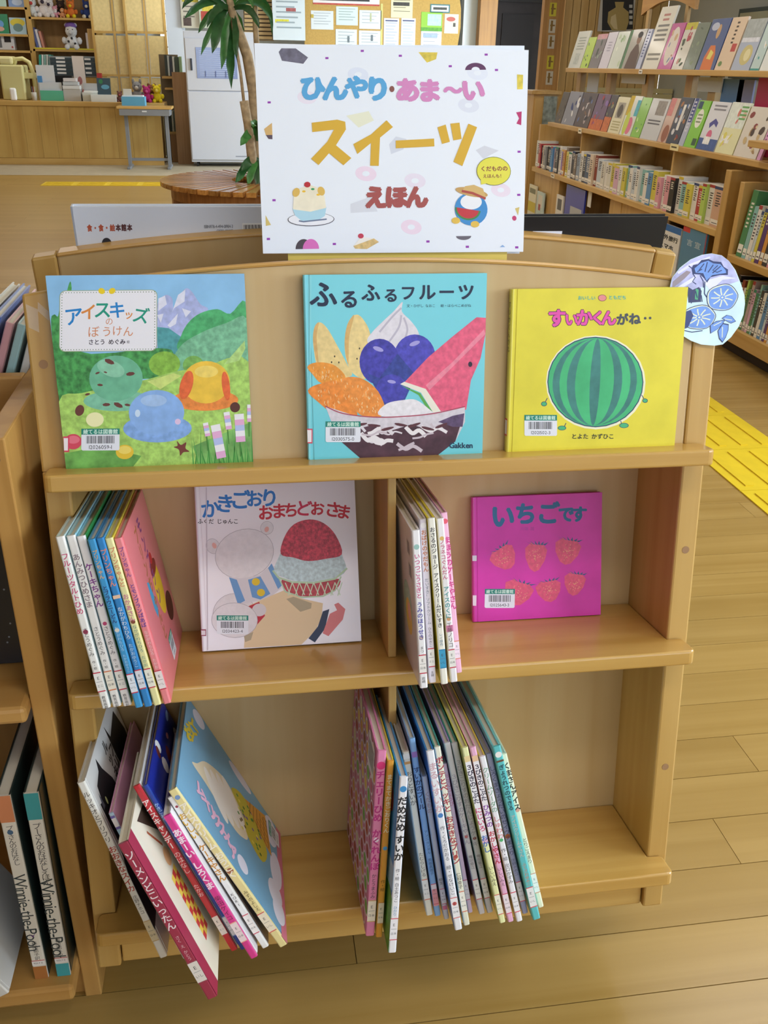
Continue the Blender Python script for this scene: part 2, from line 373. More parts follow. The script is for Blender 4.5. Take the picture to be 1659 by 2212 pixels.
# yellow tactile strips
ty = M('#e3c21c', .6, .05, 15)
def tile_mesh(bars='y', w=.366):
    mb = MB().box((0, 0, 0), (w, w - .004, .004), ty)
    for i in range(4):
        c = w * (.14 + .24 * i)
        mb.box((c - .015, .03, .004), (c + .015, w - .034, .008), ty) if bars == 'y' else mb.box((.03, c - .015, .004), (w - .034, c + .015, .008), ty)
    return mb.mesh('tile')
tm = tile_mesh('y'); st = empty('tactile_strip', (1.488, .55, 0), label='yellow tactile guide strip on the floor right of the display bookcase', cat='tactile strip')
for i in range(14):
    o = bpy.data.objects.new('tile', tm); COL.objects.link(o); o.parent = st; o.location = (0, .366 * i, 0)
tm = tile_mesh('x'); st = empty('tactile_strip', (-2.42, 10.36, 0), label='short yellow tactile strip on the far floor before the counter', cat='tactile strip')
for i in range(6):
    o = bpy.data.objects.new('tile', tm); COL.objects.link(o); o.parent = st; o.location = (.366 * i, 0, 0)
# ================================================================ the display bookcase
LEAN = .17109; Z0 = .585
BX = Matrix(((1, 0, 0, 0), (0, math.cos(LEAN), math.sin(LEAN), 0), (0, -math.sin(LEAN), math.cos(LEAN), Z0), (0, 0, 0, 1)))  # (u, v, w) -> world
w1, w3 = .2784, -.3561
wv = W('#c9a25e', '#b78c46', 'z', .36, .6); wh = W('#cda35a', '#b98c42', 'x', .28, .6, coat=.3); wb = W('#ccae7c', '#c2a06a', 'z', .45, .5)
bc = empty('display_bookcase', label='maple display bookcase with arched top and three ledges, full of picture books', cat='bookcase', mat=Matrix.Translation((0, 0, 0)))
def arch(u, top=0.0): return .5134 - .198 * u * u + top
def unit(B, top=0.0, front=True):
    def put(mb, name, bevel=0, seg=2): return mb.build(name, bc, bevel=bevel, seg=seg, mat=B)
    for s in (-1, 1):
        a, b = sorted((s * .389, s * .42))
        mb = MB().box((a, 0, -.4486), (b, .15, w1 - .005), wv)
        mb.add([(a, 0, w1 - .005), (b, 0, w1 - .005), (b, .022, w1 - .005), (a, .022, w1 - .005), (a, 0, arch(a, top)), (b, 0, arch(b, top)), (b, .022, arch(b, top)), (a, .022, arch(a, top))], [(4, 5, 6, 7), (0, 1, 5, 4), (1, 2, 6, 5), (2, 3, 7, 6), (3, 0, 4, 7)], wv)
        put(mb, 'side_panel', .003)
    n = 24; us = [-.389 + .778 * i / n for i in range(n + 1)]
    put(MB().prism([(-.389, w1 - .02)] + [(.389, w1 - .02)] + [(u, arch(u, top)) for u in reversed(us)], .0015, .021, wb, 'xzy'), 'display_panel', .003)
    put(MB().prism([(u, arch(u, top) - .0035) for u in us] + [(u, arch(u, top) + .002) for u in reversed(us)], -.001, .023, W('#d2a45e', '#c0904a', 'x', .3, .6), 'xzy'), 'arch_trim', .004)  # trim tone lightened to paint a highlight along the rim
    put(MB().box((-.389, .134, -.45), (.389, .142, w1), wb), 'back_panel')
    for w in (w1, 0, w3):
        L = .4115; r = .010; e = -.0435
        pts = [(.389, .134), (-.389, .134), (-.389, 0.0), (-L + .004, -.001), (-L, -.006)] + [(-L + r - r * math.cos(t), e + r - r * math.sin(t)) for t in (0, .4, .8, 1.2, 1.57)]
        pts += [(L - r + r * math.sin(t), e + r - r * math.cos(t)) for t in (0, .4, .8, 1.2, 1.57)] + [(L, -.006), (L - .004, -.001), (.389, 0.0)]
        put(MB().prism(pts[::-1], w - .021, w, wh), 'ledge_shelf', .006, 3)
    for a, b in ((0, w1 - .021), (w3, -.021)): put(MB().box((-.0046, .001, a), (.0066, .134, b), wv), 'divider', .0015)
    put(MB().box((-.3875, .006, -.4465), (.3875, .024, w3 - .021), wh), 'apron', .002)
    if front:
        for u, w in ((.4045, .4213), (.4046, .130), (.4046, -.205), (-.4045, .4)):
            mb = MB(); mb.T = Matrix.Translation((u, 0, w)) @ Matrix.Rotation(math.pi / 2, 4, 'X'); mb.lathe([(.0052, -.004), (.0052, .0004)], M('#a07a55', .6), 14); put(mb, 'dowel_plug')
unit(BX)
YM = .186
B2 = Matrix(((-1.06, 0, 0, 0), (0, -1, 0, 2 * YM), (0, 0, 1, .004), (0, 0, 0, 1))) @ BX
unit(B2, .004, False)
part('base', bc, ((-.33, .085, 0), (.33, .287, .22), W('#a97f4a', '#8f6736', 'x', .5)))
# clear tape scraps on the left post
tp = MB(); tm_ = M('#f4f1ea', .08, alpha=.22)
tp.add([(-.4165, -.0004, .468), (-.404, -.0004, .462), (-.405, -.0004, .436), (-.4155, -.0004, .442)], [(0, 1, 2, 3)], tm_); tp.add([(-.403, -.0006, .470), (-.391, -.0006, .458), (-.393, -.0006, .449), (-.404, -.0006, .460)], [(0, 1, 2, 3)], tm_)
t = tp.build('tape_scrap', bc, mat=BX)
# ================================================================ books
def LM(u, v, w, tilt=0, yaw=0, pitch=0): return BX @ Matrix.Translation((u, v, w)) @ Matrix.Rotation(math.radians(yaw), 4, 'Z') @ Matrix.Rotation(math.radians(tilt), 4, 'Y') @ Matrix.Rotation(math.radians(pitch), 4, 'X')
FACE = Matrix(((0, 1, 0, 0), (-1, 0, 0, 0), (0, 0, 1, 0), (0, 0, 0, 1)))   # front board towards the viewer, spine on the left
pg = stripes('#efe9da', '#cfc6b0', 'x', 700)
def book(mat, T, D, Hh, spine, front, back=None, label='', group=None, cat='book', name='picture_book', coat=.4, pages=pg, hinge=True):
    """hardcover: x = thickness, y = depth from the spine, z = height; returns the thing"""
    b = empty(name, mat=mat, label=label, cat=cat, group=group); c = min(.0022, T * .22); r = min(.002, T * .3)
    sm = M(spine, .35, coat=coat) if isinstance(spine, str) else spine; fm_ = M(front, .35, coat=coat) if isinstance(front, str) else front
    bm = fm_ if back is None else (M(back, .35, coat=coat) if isinstance(back, str) else back)
    mb = MB()
    if hinge:
        mb.prism([(T - c, .0075), (T, .0075), (T, D), (T - c, D)], 0, Hh, fm_); mb.prism([(0, .0075), (c, .0075), (c, D), (0, D)], 0, Hh, bm)
        mb.prism([(T - c, .0015), (T - .0002, .0015), (T - .0006, .0075), (T - c, .0075)], 0, Hh, fm_); mb.prism([(0.0002, .0015), (c, .0015), (c, .0075), (.0006, .0075)], 0, Hh, bm)
    else:
        mb.prism([(T - c, .0015), (T, .0015), (T, D), (T - c, D)], 0, Hh, fm_); mb.prism([(0, .0015), (c, .0015), (c, D), (0, D)], 0, Hh, bm)
    mb.prism([(0, r), (r * .4, r * .25), (r, 0), (T - r, 0), (T - r * .4, r * .25), (T, r), (T, r + .0012), (0, r + .0012)], 0, Hh, sm)
    mb.build('cover', b)
    MB().box((c, .003, .0025), (T - c, D - .004, Hh - .0025), pages).build('pages', b)
    return b
def spine_label(b, T, z, mat='#f2efe9', h=.034, txt='E', t2='日本', red='#c8323c'):
    a = Art(); a.rect(.0004, z, T - .0004, z + h, M(mat, .4)); a.rect(.0004, z + h - .0014, T - .0004, z + h, red); a.rect(.0004, z, T - .0004, z + .0014, red)
    a.text(txt, T / 2, z + h * .70, T * .55, '#333333', .01, align='c'); a.rect(T * .15, z + h * .5, T * .85, z + h * .5 + .0005, '#777777'); a.text(t2, T / 2, z + h * .3, T * .38, '#333333', .01, align='c'); return a.build('spine_label', b, 'spine')
class QArt(Art):
    """flat print traced in photo-crop pixels (y down) and flattened onto a sheet of size D x H by the sheet's four corners"""
    def __init__(s, q, D, Hh, step=.000004):
        super().__init__(step); s.D = D; s.H = Hh
        (x0, y0), (x1, y1), (x2, y2), (x3, y3) = q   # TL TR BR BL -> (0,1) (1,1) (1,0) (0,0)
        A = []; 
        for (x, y), (u, v) in zip(q, ((0, 1), (1, 1), (1, 0), (0, 0))):
            A.append([x, y, 1, 0, 0, 0, -u * x, -u * y, u]); A.append([0, 0, 0, x, y, 1, -v * x, -v * y, v])
        n = 8
        for i in range(n):
            p = max(range(i, n), key=lambda r: abs(A[r][i])); A[i], A[p] = A[p], A[i]
            for r in range(n):
                if r != i:
                    f = A[r][i] / A[i][i]
                    for c in range(i, n + 1): A[r][c] -= f * A[i][c]
        s.h = [A[i][n] / A[i][i] for i in range(n)] + [1]
    def mp(s, p):
        h = s.h; x, y = p[0], p[1]; w = h[6] * x + h[7] * y + 1
        u = (h[0] * x + h[1] * y + h[2]) / w; v = (h[3] * x + h[4] * y + h[5]) / w
        return (min(1, max(0, u)) * s.D, min(1, max(0, v)) * s.H)
    def _add(s, pts, fs, m): super()._add([s.mp(p) for p in pts], [tuple(reversed(f)) for f in fs], m)
    def ch(s, c, a, b, h, m, bold=.02, rot=0, sx=1):
        for i, (vs_, fs) in enumerate(glyph(c, bold)):
            if not vs_: return s
            if i == 0: xs = [v[0] for v in vs_]; cx = .5 if wide(c) else (min(xs) + max(xs)) / 2; q = math.radians(rot); co, si = math.cos(q), math.sin(q)
            s.dz = i * s.step; s._add([(a + ((v[0] - cx) * sx * co + (v[1] - .37) * si) * h, b + ((v[0] - cx) * sx * si - (v[1] - .37) * co) * h) for v in vs_], [tuple(reversed(f)) for f in fs], m)
        s.dz = 0; return s
    def chars(s, seq, m, bold=.03):
        s.up()
        for t in seq: s.ch(t[0], t[1], t[2], t[3], M(t[4]) if len(t) > 4 and t[4] else m if not isinstance(m, str) else M(m), bold, t[5] if len(t) > 5 else 0)
        return s
    def qlabel(s, x0, y0, x1, y1, num, skew=0):
        w = x1 - x0; h = y1 - y0
        s.rrect(x0, y0, x1, y1, w * .05, M('#e9eaf2', .3)); s.rect(x0, y0, x1, y0 + h * .27, M('#178573', .4)); s.text('綾てるは図書館', (x0 + x1) / 2, y0 + h * .14, w * .13, M('#d7f2e4'), .02, align='c')
        s.up(); r = random.Random(num); x = x0 + w * .13
        while x < x0 + w * .86:
            q = w * r.choice((.01, .016, .024)); s._add([(x, y0 + h * .33), (x + q, y0 + h * .33), (x + q, y0 + h * .68), (x, y0 + h * .68)], [(0, 1, 2, 3)], M('#26262e')); x += q + w * r.choice((.012, .02))
        return s.text(num, (x0 + x1) / 2, y0 + h * .84, w * .14, M('#202028'), .01, align='c', sp=1.05)
def T_(h, v=.18, sc=160): return M(h, .45, v, sc)
# ---- face-out book: ice cream adventure
T = .0105; D = .2185; Hh = .2205
b = book(LM(-.3895, -.001, w1) @ FACE, T, D, Hh, '#8cc5e6', '#94c4ea', label='square picture book with ice cream scoops in a meadow, left on the top ledge', group='face-out picture books')
a = QArt([(12, 35), (1535, 35), (1610, 1450), (185, 1495)], D, Hh); a.soft = True
a.rect(0, 0, 1659, 760, T_('#8fc3ec', .08, 25))
a.poly([(860, 520), (868, 270), (930, 190), (985, 215), (1000, 290), (1075, 150), (1130, 160), (1200, 260), (1260, 300), (1180, 380), (1080, 480), (1060, 640), (900, 640)], T_('#aeb6e4', .15))
for p in ([(880, 215), (930, 195), (945, 260), (880, 310)], [(1030, 190), (1085, 150), (1080, 240), (1000, 290), (985, 320)], [(950, 420), (1030, 330), (1015, 410), (970, 435)], [(1060, 290), (1130, 315), (1090, 360)], [(870, 340), (920, 330), (900, 400)]): a.poly(p, T_('#e3e3f4', .06))
a.poly([(870, 430), (960, 440), (1060, 510), (1040, 640), (880, 660)], T_('#4f9fa5', .2))
a.poly([(1055, 500), (1110, 400), (1200, 330), (1330, 300), (1430, 335), (1545, 245), (1570, 640), (1300, 780), (1040, 620)], T_('#48ab68', .25))
a.poly([(1040, 590), (1200, 480), (1400, 405), (1556, 370), (1590, 720), (1000, 780)], T_('#79bb93', .25))
a.poly([(60, 420), (80, 330), (110, 345), (125, 290), (150, 300), (190, 110), (215, 130), (240, 600), (880, 590), (1000, 640), (960, 800), (700, 830), (400, 920), (128, 980)], T_('#3f9346', .45, 160))
a.ell(930, 710, 120, 95, T_('#86b83e', .25)); a.ell(1150, 720, 80, 70, T_('#78b050', .25))
a.poly([(122, 990), (300, 925), (520, 880), (800, 825), (1000, 770), (1200, 745), (1590, 700), (1630, 1480), (160, 1520)], T_('#a9d164', .25, 150))
a.poly([(800, 840), (1000, 780), (1060, 800), (900, 900)], T_('#cfe07c', .1)); a.poly([(1380, 720), (1470, 620), (1540, 540), (1545, 600), (1500, 690)], T_('#b4d880', .2))
a.poly([(160, 1380), (420, 1330), (760, 1400), (700, 1500), (170, 1510)], T_('#6aa84a', .4, 50)); a.poly([(1150, 1330), (1620, 1150), (1640, 1490), (1200, 1500)], T_('#78b35c', .3, 50))
a.up().hold = True
for i in range(26): x = 1150 + i * 18; a.poly([(x, 1470), (x + 12, 1470), (x + 30 * math.sin(i * 2.3) - 10, 1260 + 90 * math.sin(i * 1.7))], M('#3f8f3c' if i % 2 else '#5aa84c'))
a.hold = False; a.rrect(122, 148, 872, 612, 45, M('#9fb089')); a.rrect(127, 153, 867, 607, 42, M('#f0edf3', .4))
a.up().hold = True
for i in range(34): a.ell(150 + i * 21.2, 165 + 0, 4, 4, M('#5f7a55'), n=6); a.ell(150 + i * 21.2, 597, 4, 4, M('#5f7a55'), n=6)
for i in range(20): a.ell(141, 180 + i * 21, 4, 4, M('#5f7a55'), n=6); a.ell(853, 180 + i * 21, 4, 4, M('#5f7a55'), n=6)
a.hold = False
a.ell(445, 155, 26, 22, M('#f2d21e'), 30); a.ell(525, 155, 26, 22, M('#f2d21e'), -30)
a.sub('title').chars([('ア', 232, 345, 150, '#1f86d0', -6), ('イ', 345, 312, 130, '#e08a3c'), ('ス', 452, 297, 140, '#1a9a80'), ('キ', 565, 300, 135, '#1f86d0', 4), ('ッ', 655, 335, 75, '#e08a3c', 6), ('ズ', 748, 342, 130, '#1a9a80', 10)], '#000000', .02)
a.sub('title').chars([('の', 505, 385, 62), ('ぼ', 385, 462, 92), ('う', 487, 462, 84), ('け', 567, 457, 84), ('ん', 650, 462, 84)], '#d98a5c', .01)
a.sub('lettering').text('さとう めぐみ', 488, 540, 44, M('#3a3140'), .02, align='c'); a.sub('lettering').text('作・絵', 628, 541, 24, M('#3a3140'), .01, align='c')
# three plain scoops
a.ell(575, 985, 262, 78, T_('#7fc4a4', .12)); a.ell(560, 815, 205, 172, T_('#6db893', .12, 80)); a.ell(520, 740, 110, 60, T_('#8ccbaa', .1), 20)
a.up().hold = True
for x, y, r in ((510, 692, 40), (420, 775, 18), (672, 785, 34), (440, 866, 22), (345, 935, 20), (490, 1015, 30), (580, 1020, 38), (650, 1018, 22), (480, 770, 14)): a.ell(x, y, r, r * .45, M('#6b3a34'), 25 * math.sin(x), n=7, wob=.2)
a.hold = False; a.ell(1240, 985, 255, 80, T_('#ee8a38', .18)); a.ell(1248, 850, 182, 160, T_('#f2c53c', .1, 80)); a.ell(1098, 870, 48, 110, T_('#e8672e', .15), 15); a.ell(1400, 880, 30, 110, T_('#e8672e', .15), -8); a.ell(1250, 770, 90, 45, T_('#f7d868', .08))
a.ell(880, 1195, 262, 105, T_('#86aee8', .15)); a.ell(872, 1075, 212, 170, T_('#8cb4ec', .1, 80)); a.ell(850, 985, 100, 45, T_('#a9c8f2', .08)); a.ell(728, 1080, 20, 28, M('#cfe2f8')); a.ell(1035, 1145, 22, 22, M('#e6c8ea'))
a.ell(238, 1290, 66, 58, M('#d9485e')); a.ell(238, 1275, 50, 30, M('#e87486')); a.ell(402, 1125, 68, 55, M('#f3f0b8')); a.ell(632, 1370, 68, 54, M('#edc536')); a.ell(632, 1355, 50, 30, M('#f5da68'))
a.ell(285, 1055, 34, 42, M('#6b3a2e'), 20); a.ell(1470, 1040, 38, 38, M('#5a2f26')); a.poly([(1030, 1290), (1060, 1320), (1100, 1300), (1095, 1345), (1125, 1370), (1080, 1375), (1055, 1400), (1045, 1355), (1005, 1335), (1035, 1325)], M('#7a3a30'))
for x0, y0, x1, y1, w in ((1320, 1170, 1370, 1420, 72), (1500, 1090, 1515, 1300, 72), (1405, 1075, 1425, 1205, 46), (1245, 1155, 1265, 1255, 40), (1578, 1020, 1578, 1150, 32)):
    a.line([((x0 + x1) / 2, y1), (x1, y1 + 110)], 8, M('#4a8a3a')); n = 5
    for i in range(n): f0, f1 = i / n, (i + 1) / n; a.line([(x0 + (x1 - x0) * f0, y0 + (y1 - y0) * f0), (x0 + (x1 - x0) * f1, y0 + (y1 - y0) * f1)], w, M(('#f4f0f4', '#eab0d8', '#b8c4f0')[i % 3]))
a.rect(160, 1250, 208, 1368, M('#d8405a')); a.rect(165, 1262, 198, 1356, M('#f0e8ea')); a.sub('barcode_label').qlabel(300, 1193, 592, 1357, '12026059-1')
a.build('cover_print', b, 'front', T)
# ---- face-out book: fruit parfait
T = .0115; D = .2185; Hh = .2185
b = book(LM(-.1045, -.001, w1) @ FACE, T, D, Hh, '#7fd3de', '#6fd0dc', label='turquoise picture book with a fruit parfait in a glass bowl, on the top ledge', group='face-out picture books')
a = QArt([(62, 42), (1588, 35), (1540, 1515), (115, 1570)], D, Hh); a.soft = True
a.rect(120, 40, 135, 1560, M('#8adbe4'))
a.poly([(150, 560), (165, 470), (210, 437), (270, 490), (340, 610), (430, 780), (470, 880), (300, 900), (190, 800), (160, 680)], T_('#ecd08c', .1)); a.poly([(150, 560), (165, 470), (200, 440), (180, 560), (200, 800), (165, 690)], T_('#d9ae6a', .1))
a.poly([(412, 600), (430, 470), (470, 395), (520, 375), (570, 420), (620, 520), (640, 700), (600, 900), (480, 860), (425, 740)], T_('#efd490', .1)); a.poly([(412, 600), (430, 470), (470, 395), (490, 390), (450, 560), (445, 780), (425, 720)], T_('#dcb26c', .1))
for x, y in ((330, 720), (365, 770), (305, 768), (535, 655), (515, 740)): a.ell(x, y, 6, 9, M('#3a2a1a'), n=7)
a.poly([(600, 600), (640, 520), (740, 420), (820, 345), (890, 270), (885, 350), (960, 430), (1020, 520), (1030, 640), (900, 700), (700, 680)], T_('#e6e0e8', .06)); 
for p in ([(700, 520), (800, 400), (880, 320)], [(780, 600), (860, 480), (880, 380)], [(900, 600), (930, 500), (900, 400)]): a.line(p, 16, M('#c3bccb'))
a.ell(990, 725, 170, 185, T_('#4a46b8', .25)); a.ell(700, 765, 165, 190, T_('#3f3aa8', .3)); a._raw([(600, 860), (700, 900), (850, 700), (1000, 880), (900, 1100), (740, 1120)], T_('#2e3f94', .3)); a.ell(800, 990, 125, 120, T_('#4441b0', .25))
a.ell(690, 660, 45, 18, M('#a9a2e0'), 20); a.ell(990, 615, 45, 18, M('#a9a2e0'), -20); a.ell(800, 930, 35, 14, M('#a9a2e0'), 10)
a._raw([(900, 940), (1100, 730), (1300, 560), (1500, 400), (1585, 405), (1580, 540), (1530, 740), (1450, 920), (1410, 1160), (1200, 1190), (1050, 1010)], T_('#e85f80', .15)); a._raw([(1080, 960), (1300, 770), (1560, 500), (1580, 540), (1330, 780), (1110, 1000)], T_('#f08aa0', .1))
a._raw([(870, 950), (905, 930), (1080, 990), (1220, 1200), (1150, 1200), (1040, 1020)], M('#f2ecdc')); a.poly([(868, 955), (1035, 1025), (1150, 1200), (1120, 1200), (1020, 1040)], M('#5fae50')); a.ell(1445, 788, 17, 22, M('#2a2438'))
a.poly([(105, 810), (150, 775), (240, 770), (340, 800), (420, 890), (350, 940), (220, 940), (150, 870)], T_('#f09a34', .12)); a.poly([(110, 1000), (230, 940), (380, 940), (520, 1200), (330, 1190), (200, 1100)], T_('#f08c30', .15)); a.poly([(365, 935), (450, 890), (570, 910), (690, 1010), (750, 1170), (690, 1220), (540, 1200), (430, 1050)], T_('#f2933a', .15))
rr = random.Random(2); a.up().hold = True
for x0, y0, x1, y1, n_ in ((400, 930, 700, 1180, 90), (180, 975, 400, 1170, 55), (150, 800, 390, 930, 45)):
    for i in range(n_):
        x, y = rr.uniform(x0, x1), rr.uniform(y0, y1)
        if (y - y0) / (y1 - y0) - (x - x0) / (x1 - x0) < .45 and (x - x0) / (x1 - x0) - (y - y0) / (y1 - y0) < .5: a.line([(x, y), (x + rr.uniform(-6, 10), y + rr.uniform(12, 26))], rr.uniform(3, 6), M(rr.choice(('#f9c886', '#fbd9a4', '#e07a20'))))
a.hold = False
a.poly([(690, 1200), (760, 1110), (900, 1080), (1000, 1080), (1100, 1150), (1130, 1200), (900, 1230)], T_('#eee9ee', .08)); a._raw([(255, 1130), (500, 1210), (900, 1225), (1400, 1140), (1400, 1260), (1320, 1420), (1180, 1540), (540, 1560), (360, 1400)], T_('#d8d0d8', .1))
a._raw([(300, 1300), (480, 1330), (620, 1290), (800, 1330), (960, 1280), (1120, 1330), (1260, 1270), (1390, 1200), (1320, 1420), (1180, 1540), (540, 1560), (360, 1400)], T_('#4a2634', .3, 60))
a._raw([(1180, 1260), (1300, 1210), (1395, 1190), (1380, 1300), (1300, 1300)], T_('#5a4468', .3)); rr = random.Random(5)
for i in range(34):
    x = rr.uniform(360, 1300); y = rr.uniform(1290, 1530); w = 500 - (y - 1150) * .85
    if abs(x - 845) < w: t = rr.uniform(-.5, .5); L_ = rr.uniform(50, 110); a.line([(x - L_ * math.cos(t), y - L_ * math.sin(t)), (x - L_ * .3, y + 14), (x + L_ * .3, y - 10), (x + L_ * math.cos(t), y + L_ * math.sin(t))], rr.uniform(12, 34), M(rr.choice(('#e2dae0', '#efe8ea', '#cfc0c8'))))
for i in range(9): x = 330 + i * 110; a.ell(x, 1295 + 20 * math.sin(i * 2), 50, 14, M('#5d2f38'), 20 * math.sin(i * 3), n=11, wob=.25)
a.line([(255, 1130), (400, 1190), (650, 1220), (900, 1215), (1150, 1190), (1400, 1135)], 9, M('#b04a60'))
a.sub('title').chars([('ふ', 235, 205, 235, None, 0), ('る', 450, 245, 165), ('ふ', 628, 192, 160), ('る', 795, 215, 125), ('フ', 937, 195, 135), ('ル', 1095, 190, 145), ('ー', 1255, 190, 140), ('ツ', 1415, 190, 145)], '#1f2c48', .03)
a.sub('lettering').text('文・ひがし なおこ   絵・はらぺこめがね', 1190, 303, 28, M('#31465a'), .005, align='c', sp=1.0); a.sub('lettering').text('Gakken', 1368, 1450, 62, M('#1c3a58'), .03, align='c')
a.sub('barcode_label').qlabel(258, 1255, 545, 1425, '12030575-0'); a.rect(103, 1315, 150, 1435, M('#d8405a')); a.rect(103, 1325, 142, 1425, M('#f0e8ea')); a.build('cover_print', b, 'front', T)
# ---- face-out book: watermelon
T = .0105; D = .2245; Hh = .1995
b = book(LM(.1452, -.001, w1) @ FACE, T, D, Hh, '#e8dc5a', T_('#e6d83a', .07, 20), label='yellow landscape picture book with a round striped watermelon, right on the top ledge', group='face-out picture books')
a = QArt([(108, 92), (1535, 65), (1420, 1345), (65, 1398)], D, Hh)
a.ell(785, 838, 402, 378, M('#f2efcf')); a.ell(782, 835, 388, 364, M('#27406a')); a.ell(782, 835, 380, 356, T_('#45b878', .12, 30))
def melon(f0, f1):
    pts = []
    for sgn, f in ((1, f0), (-1, f1)):
        q = [(782 + 372 * f * math.cos(t) + (20 * math.sin(t)) , 835 - 350 * math.sin(t)) for t in [math.radians(-86 + 172 * i / 16) for i in range(17)]]; pts += q if sgn > 0 else q[::-1]
    return pts
for f0, f1 in ((-.93, -.78), (-.62, -.44), (-.12, .10), (.40, .58), (.76, .90)): a.poly(melon(f0, f1), T_('#3d8078', .15, 60))
for x0, y0, x1, y1, fx, fy, r in ((395, 965, 370, 1010, 368, 1012, 24), (1155, 938, 1180, 980, 1183, 984, 22), (545, 1165, 525, 1205, 512, 1205, 34), (985, 1145, 995, 1182, 1012, 1184, 38)): a.line([(x0, y0), (x1, y1)], 6, M('#27406a')); a.ell(fx, fy, r, r * .55 if y0 > 1100 else r * .8, M('#27406a')); a.ell(fx, fy, r - 5, (r - 7) * .55 if y0 > 1100 else (r - 6) * .8, M('#4cb87c'))
for dx in (6, 0):
    m_ = M('#5a2858') if dx else M('#ea55b0')
    a.sub('title').chars([('す', 472, 322, 150), ('い', 588, 332, 110), ('か', 692, 318, 138), ('く', 802, 318, 120), ('ん', 888, 318, 128)], m_, .085 if dx else .045)
a.sub('title').chars([('が', 1000, 330, 98), ('ね', 1100, 325, 98), ('・', 1185, 320, 70), ('・', 1225, 318, 70)], '#4a4f58', .05)
a.sub('lettering').text('おいしい', 712, 158, 36, M('#3fb8b0'), .02, align='c'); a.sub('lettering').text('ともだち', 960, 153, 36, M('#3fb8b0'), .02, align='c'); a.ell(838, 157, 34, 27, M('#8a4a4a')); a.ell(838, 157, 30, 23, M('#e89090'))
a.sub('lettering').text('とよた かずひこ', 760, 1272, 46, M('#2a3428'), .02, align='c'); a.sub('barcode_label').qlabel(210, 1100, 472, 1268, '12021502-3')
a.build('cover_print', b, 'front', T)
a = Art(); a.vtext('すいかくんがね', T / 2, Hh - .014, .0085, M('#3a3a2a'), .01, 1.05); a.rect(.0005, .02, T - .0005, .042, M('#d8405a')); a.rect(.0012, .022, T - .0012, .040, M('#f0ecec')); a.build('spine_print', b, 'spine')
# ---- face-out book: shaved ice
T = .0095; D = .2175; Hh = .2235
b = book(LM(-.2515, .0546 + T, 0, pitch=-14.5) @ FACE, T, D, Hh, '#e2dae2', '#efe8ee', label='white picture book with red shaved ice in a dish, standing in the middle left bay', group='face-out picture books', coat=.7)
a = QArt([(95, 95), (1430, 40), (1510, 1405), (150, 1505)], D, Hh)
a.sub('title').chars([('か', 230, 280, 165, '#2f7fd0', -4), ('き', 355, 235, 165, '#2f7fd0', 4), ('ご', 480, 205, 170, '#2f7fd0'), ('お', 600, 195, 150, '#2f7fd0'), ('り', 725, 190, 160, '#2f7fd0', 4), ('お', 695, 312, 135, '#cf2a3c'), ('ま', 805, 298, 135, '#cf2a3c', -3), ('ち', 905, 290, 130, '#cf2a3c'), ('ど', 1010, 275, 140, '#d52f58', 5), ('お', 1125, 278, 125, '#cf2a3c'), ('さ', 1255, 285, 140, '#cf2a3c', 8), ('ま', 1345, 305, 130, '#cf2a3c', 10)], '#000000', .03)
a.sub('lettering').text('ふくだ じゅんこ', 295, 385, 46, M('#2e2a30'), .015, align='c')
# plain seated figure reduced to colour shapes
OL = M('#b4acb4'); a.ell(250, 595, 57, 67, OL, -25); a.ell(250, 595, 54, 64, T_('#e2dce1', .04), -25); a.ell(262, 590, 18, 26, M('#eab0a8'), -25); a.ell(705, 440, 55, 57, OL, 20); a.ell(705, 440, 52, 54, T_('#e2dce1', .04), 20); a.ell(703, 452, 18, 24, M('#eab0a8'), 20); a.ell(515, 660, 253, 208, OL, -20); a.ell(515, 660, 249, 204, T_('#e6e0e5', .04), -20)
a.ell(430, 1190, 188, 193, OL); a.ell(430, 1190, 184, 189, T_('#e4dee3', .04)); a.poly([(385, 855), (480, 870), (540, 860), (640, 840), (720, 770), (790, 760), (830, 950), (720, 1040), (500, 1090), (450, 1080)], M('#dcd6de')); 
for p in ([(385, 860), (450, 880), (520, 1060), (460, 1095)], [(545, 880), (650, 850), (735, 1000), (650, 1050), (580, 1030)], [(715, 780), (745, 740), (830, 930), (800, 960)]): a.poly(p, M('#6f9fd6'))
a.ell(612, 898, 34, 32, M('#e8c62a')); a.ell(655, 990, 34, 32, M('#e8c62a'))
a.poly([(520, 1120), (640, 1060), (850, 970), (1000, 1040), (1180, 1080), (1170, 1200), (1120, 1320), (1000, 1440), (510, 1470), (520, 1300), (640, 1200)], M('#e9cfa8')); a.poly([(870, 1045), (930, 1025), (1085, 1080), (1080, 1125), (990, 1155)], M('#b5a68a')); a.poly([(520, 1120), (640, 1070), (690, 1190), (620, 1270), (600, 1160)], M('#c42a3e')); a.ell(640, 1140, 60, 55, M('#dcd4da'))
a.ell(430, 1230, 198, 153, OL); a.ell(430, 1230, 194, 149, T_('#e6e0e5', .04)); a.poly([(510, 1370), (590, 1330), (570, 1400), (520, 1420)], M('#b5a68a')); a.poly([(1180, 1150), (1235, 1130), (1200, 1300), (1115, 1420), (1060, 1385), (1140, 1280)], M('#333f5c')); a.poly([(1240, 1170), (1300, 1140), (1275, 1090), (1310, 1075), (1370, 1130), (1350, 1220), (1230, 1365), (1180, 1340)], M('#e6888c'))
a.soft = True; a.poly([(820, 650), (850, 520), (930, 410), (1060, 368), (1180, 400), (1280, 500), (1330, 650), (1370, 800), (1240, 880), (1000, 900), (820, 850), (765, 790)], T_('#c2d6dc', .2, 220)); a.poly([(822, 660), (850, 520), (930, 410), (1060, 368), (1180, 400), (1280, 500), (1335, 660), (1200, 700), (1050, 720), (930, 690)], T_('#c8364c', .4, 260))
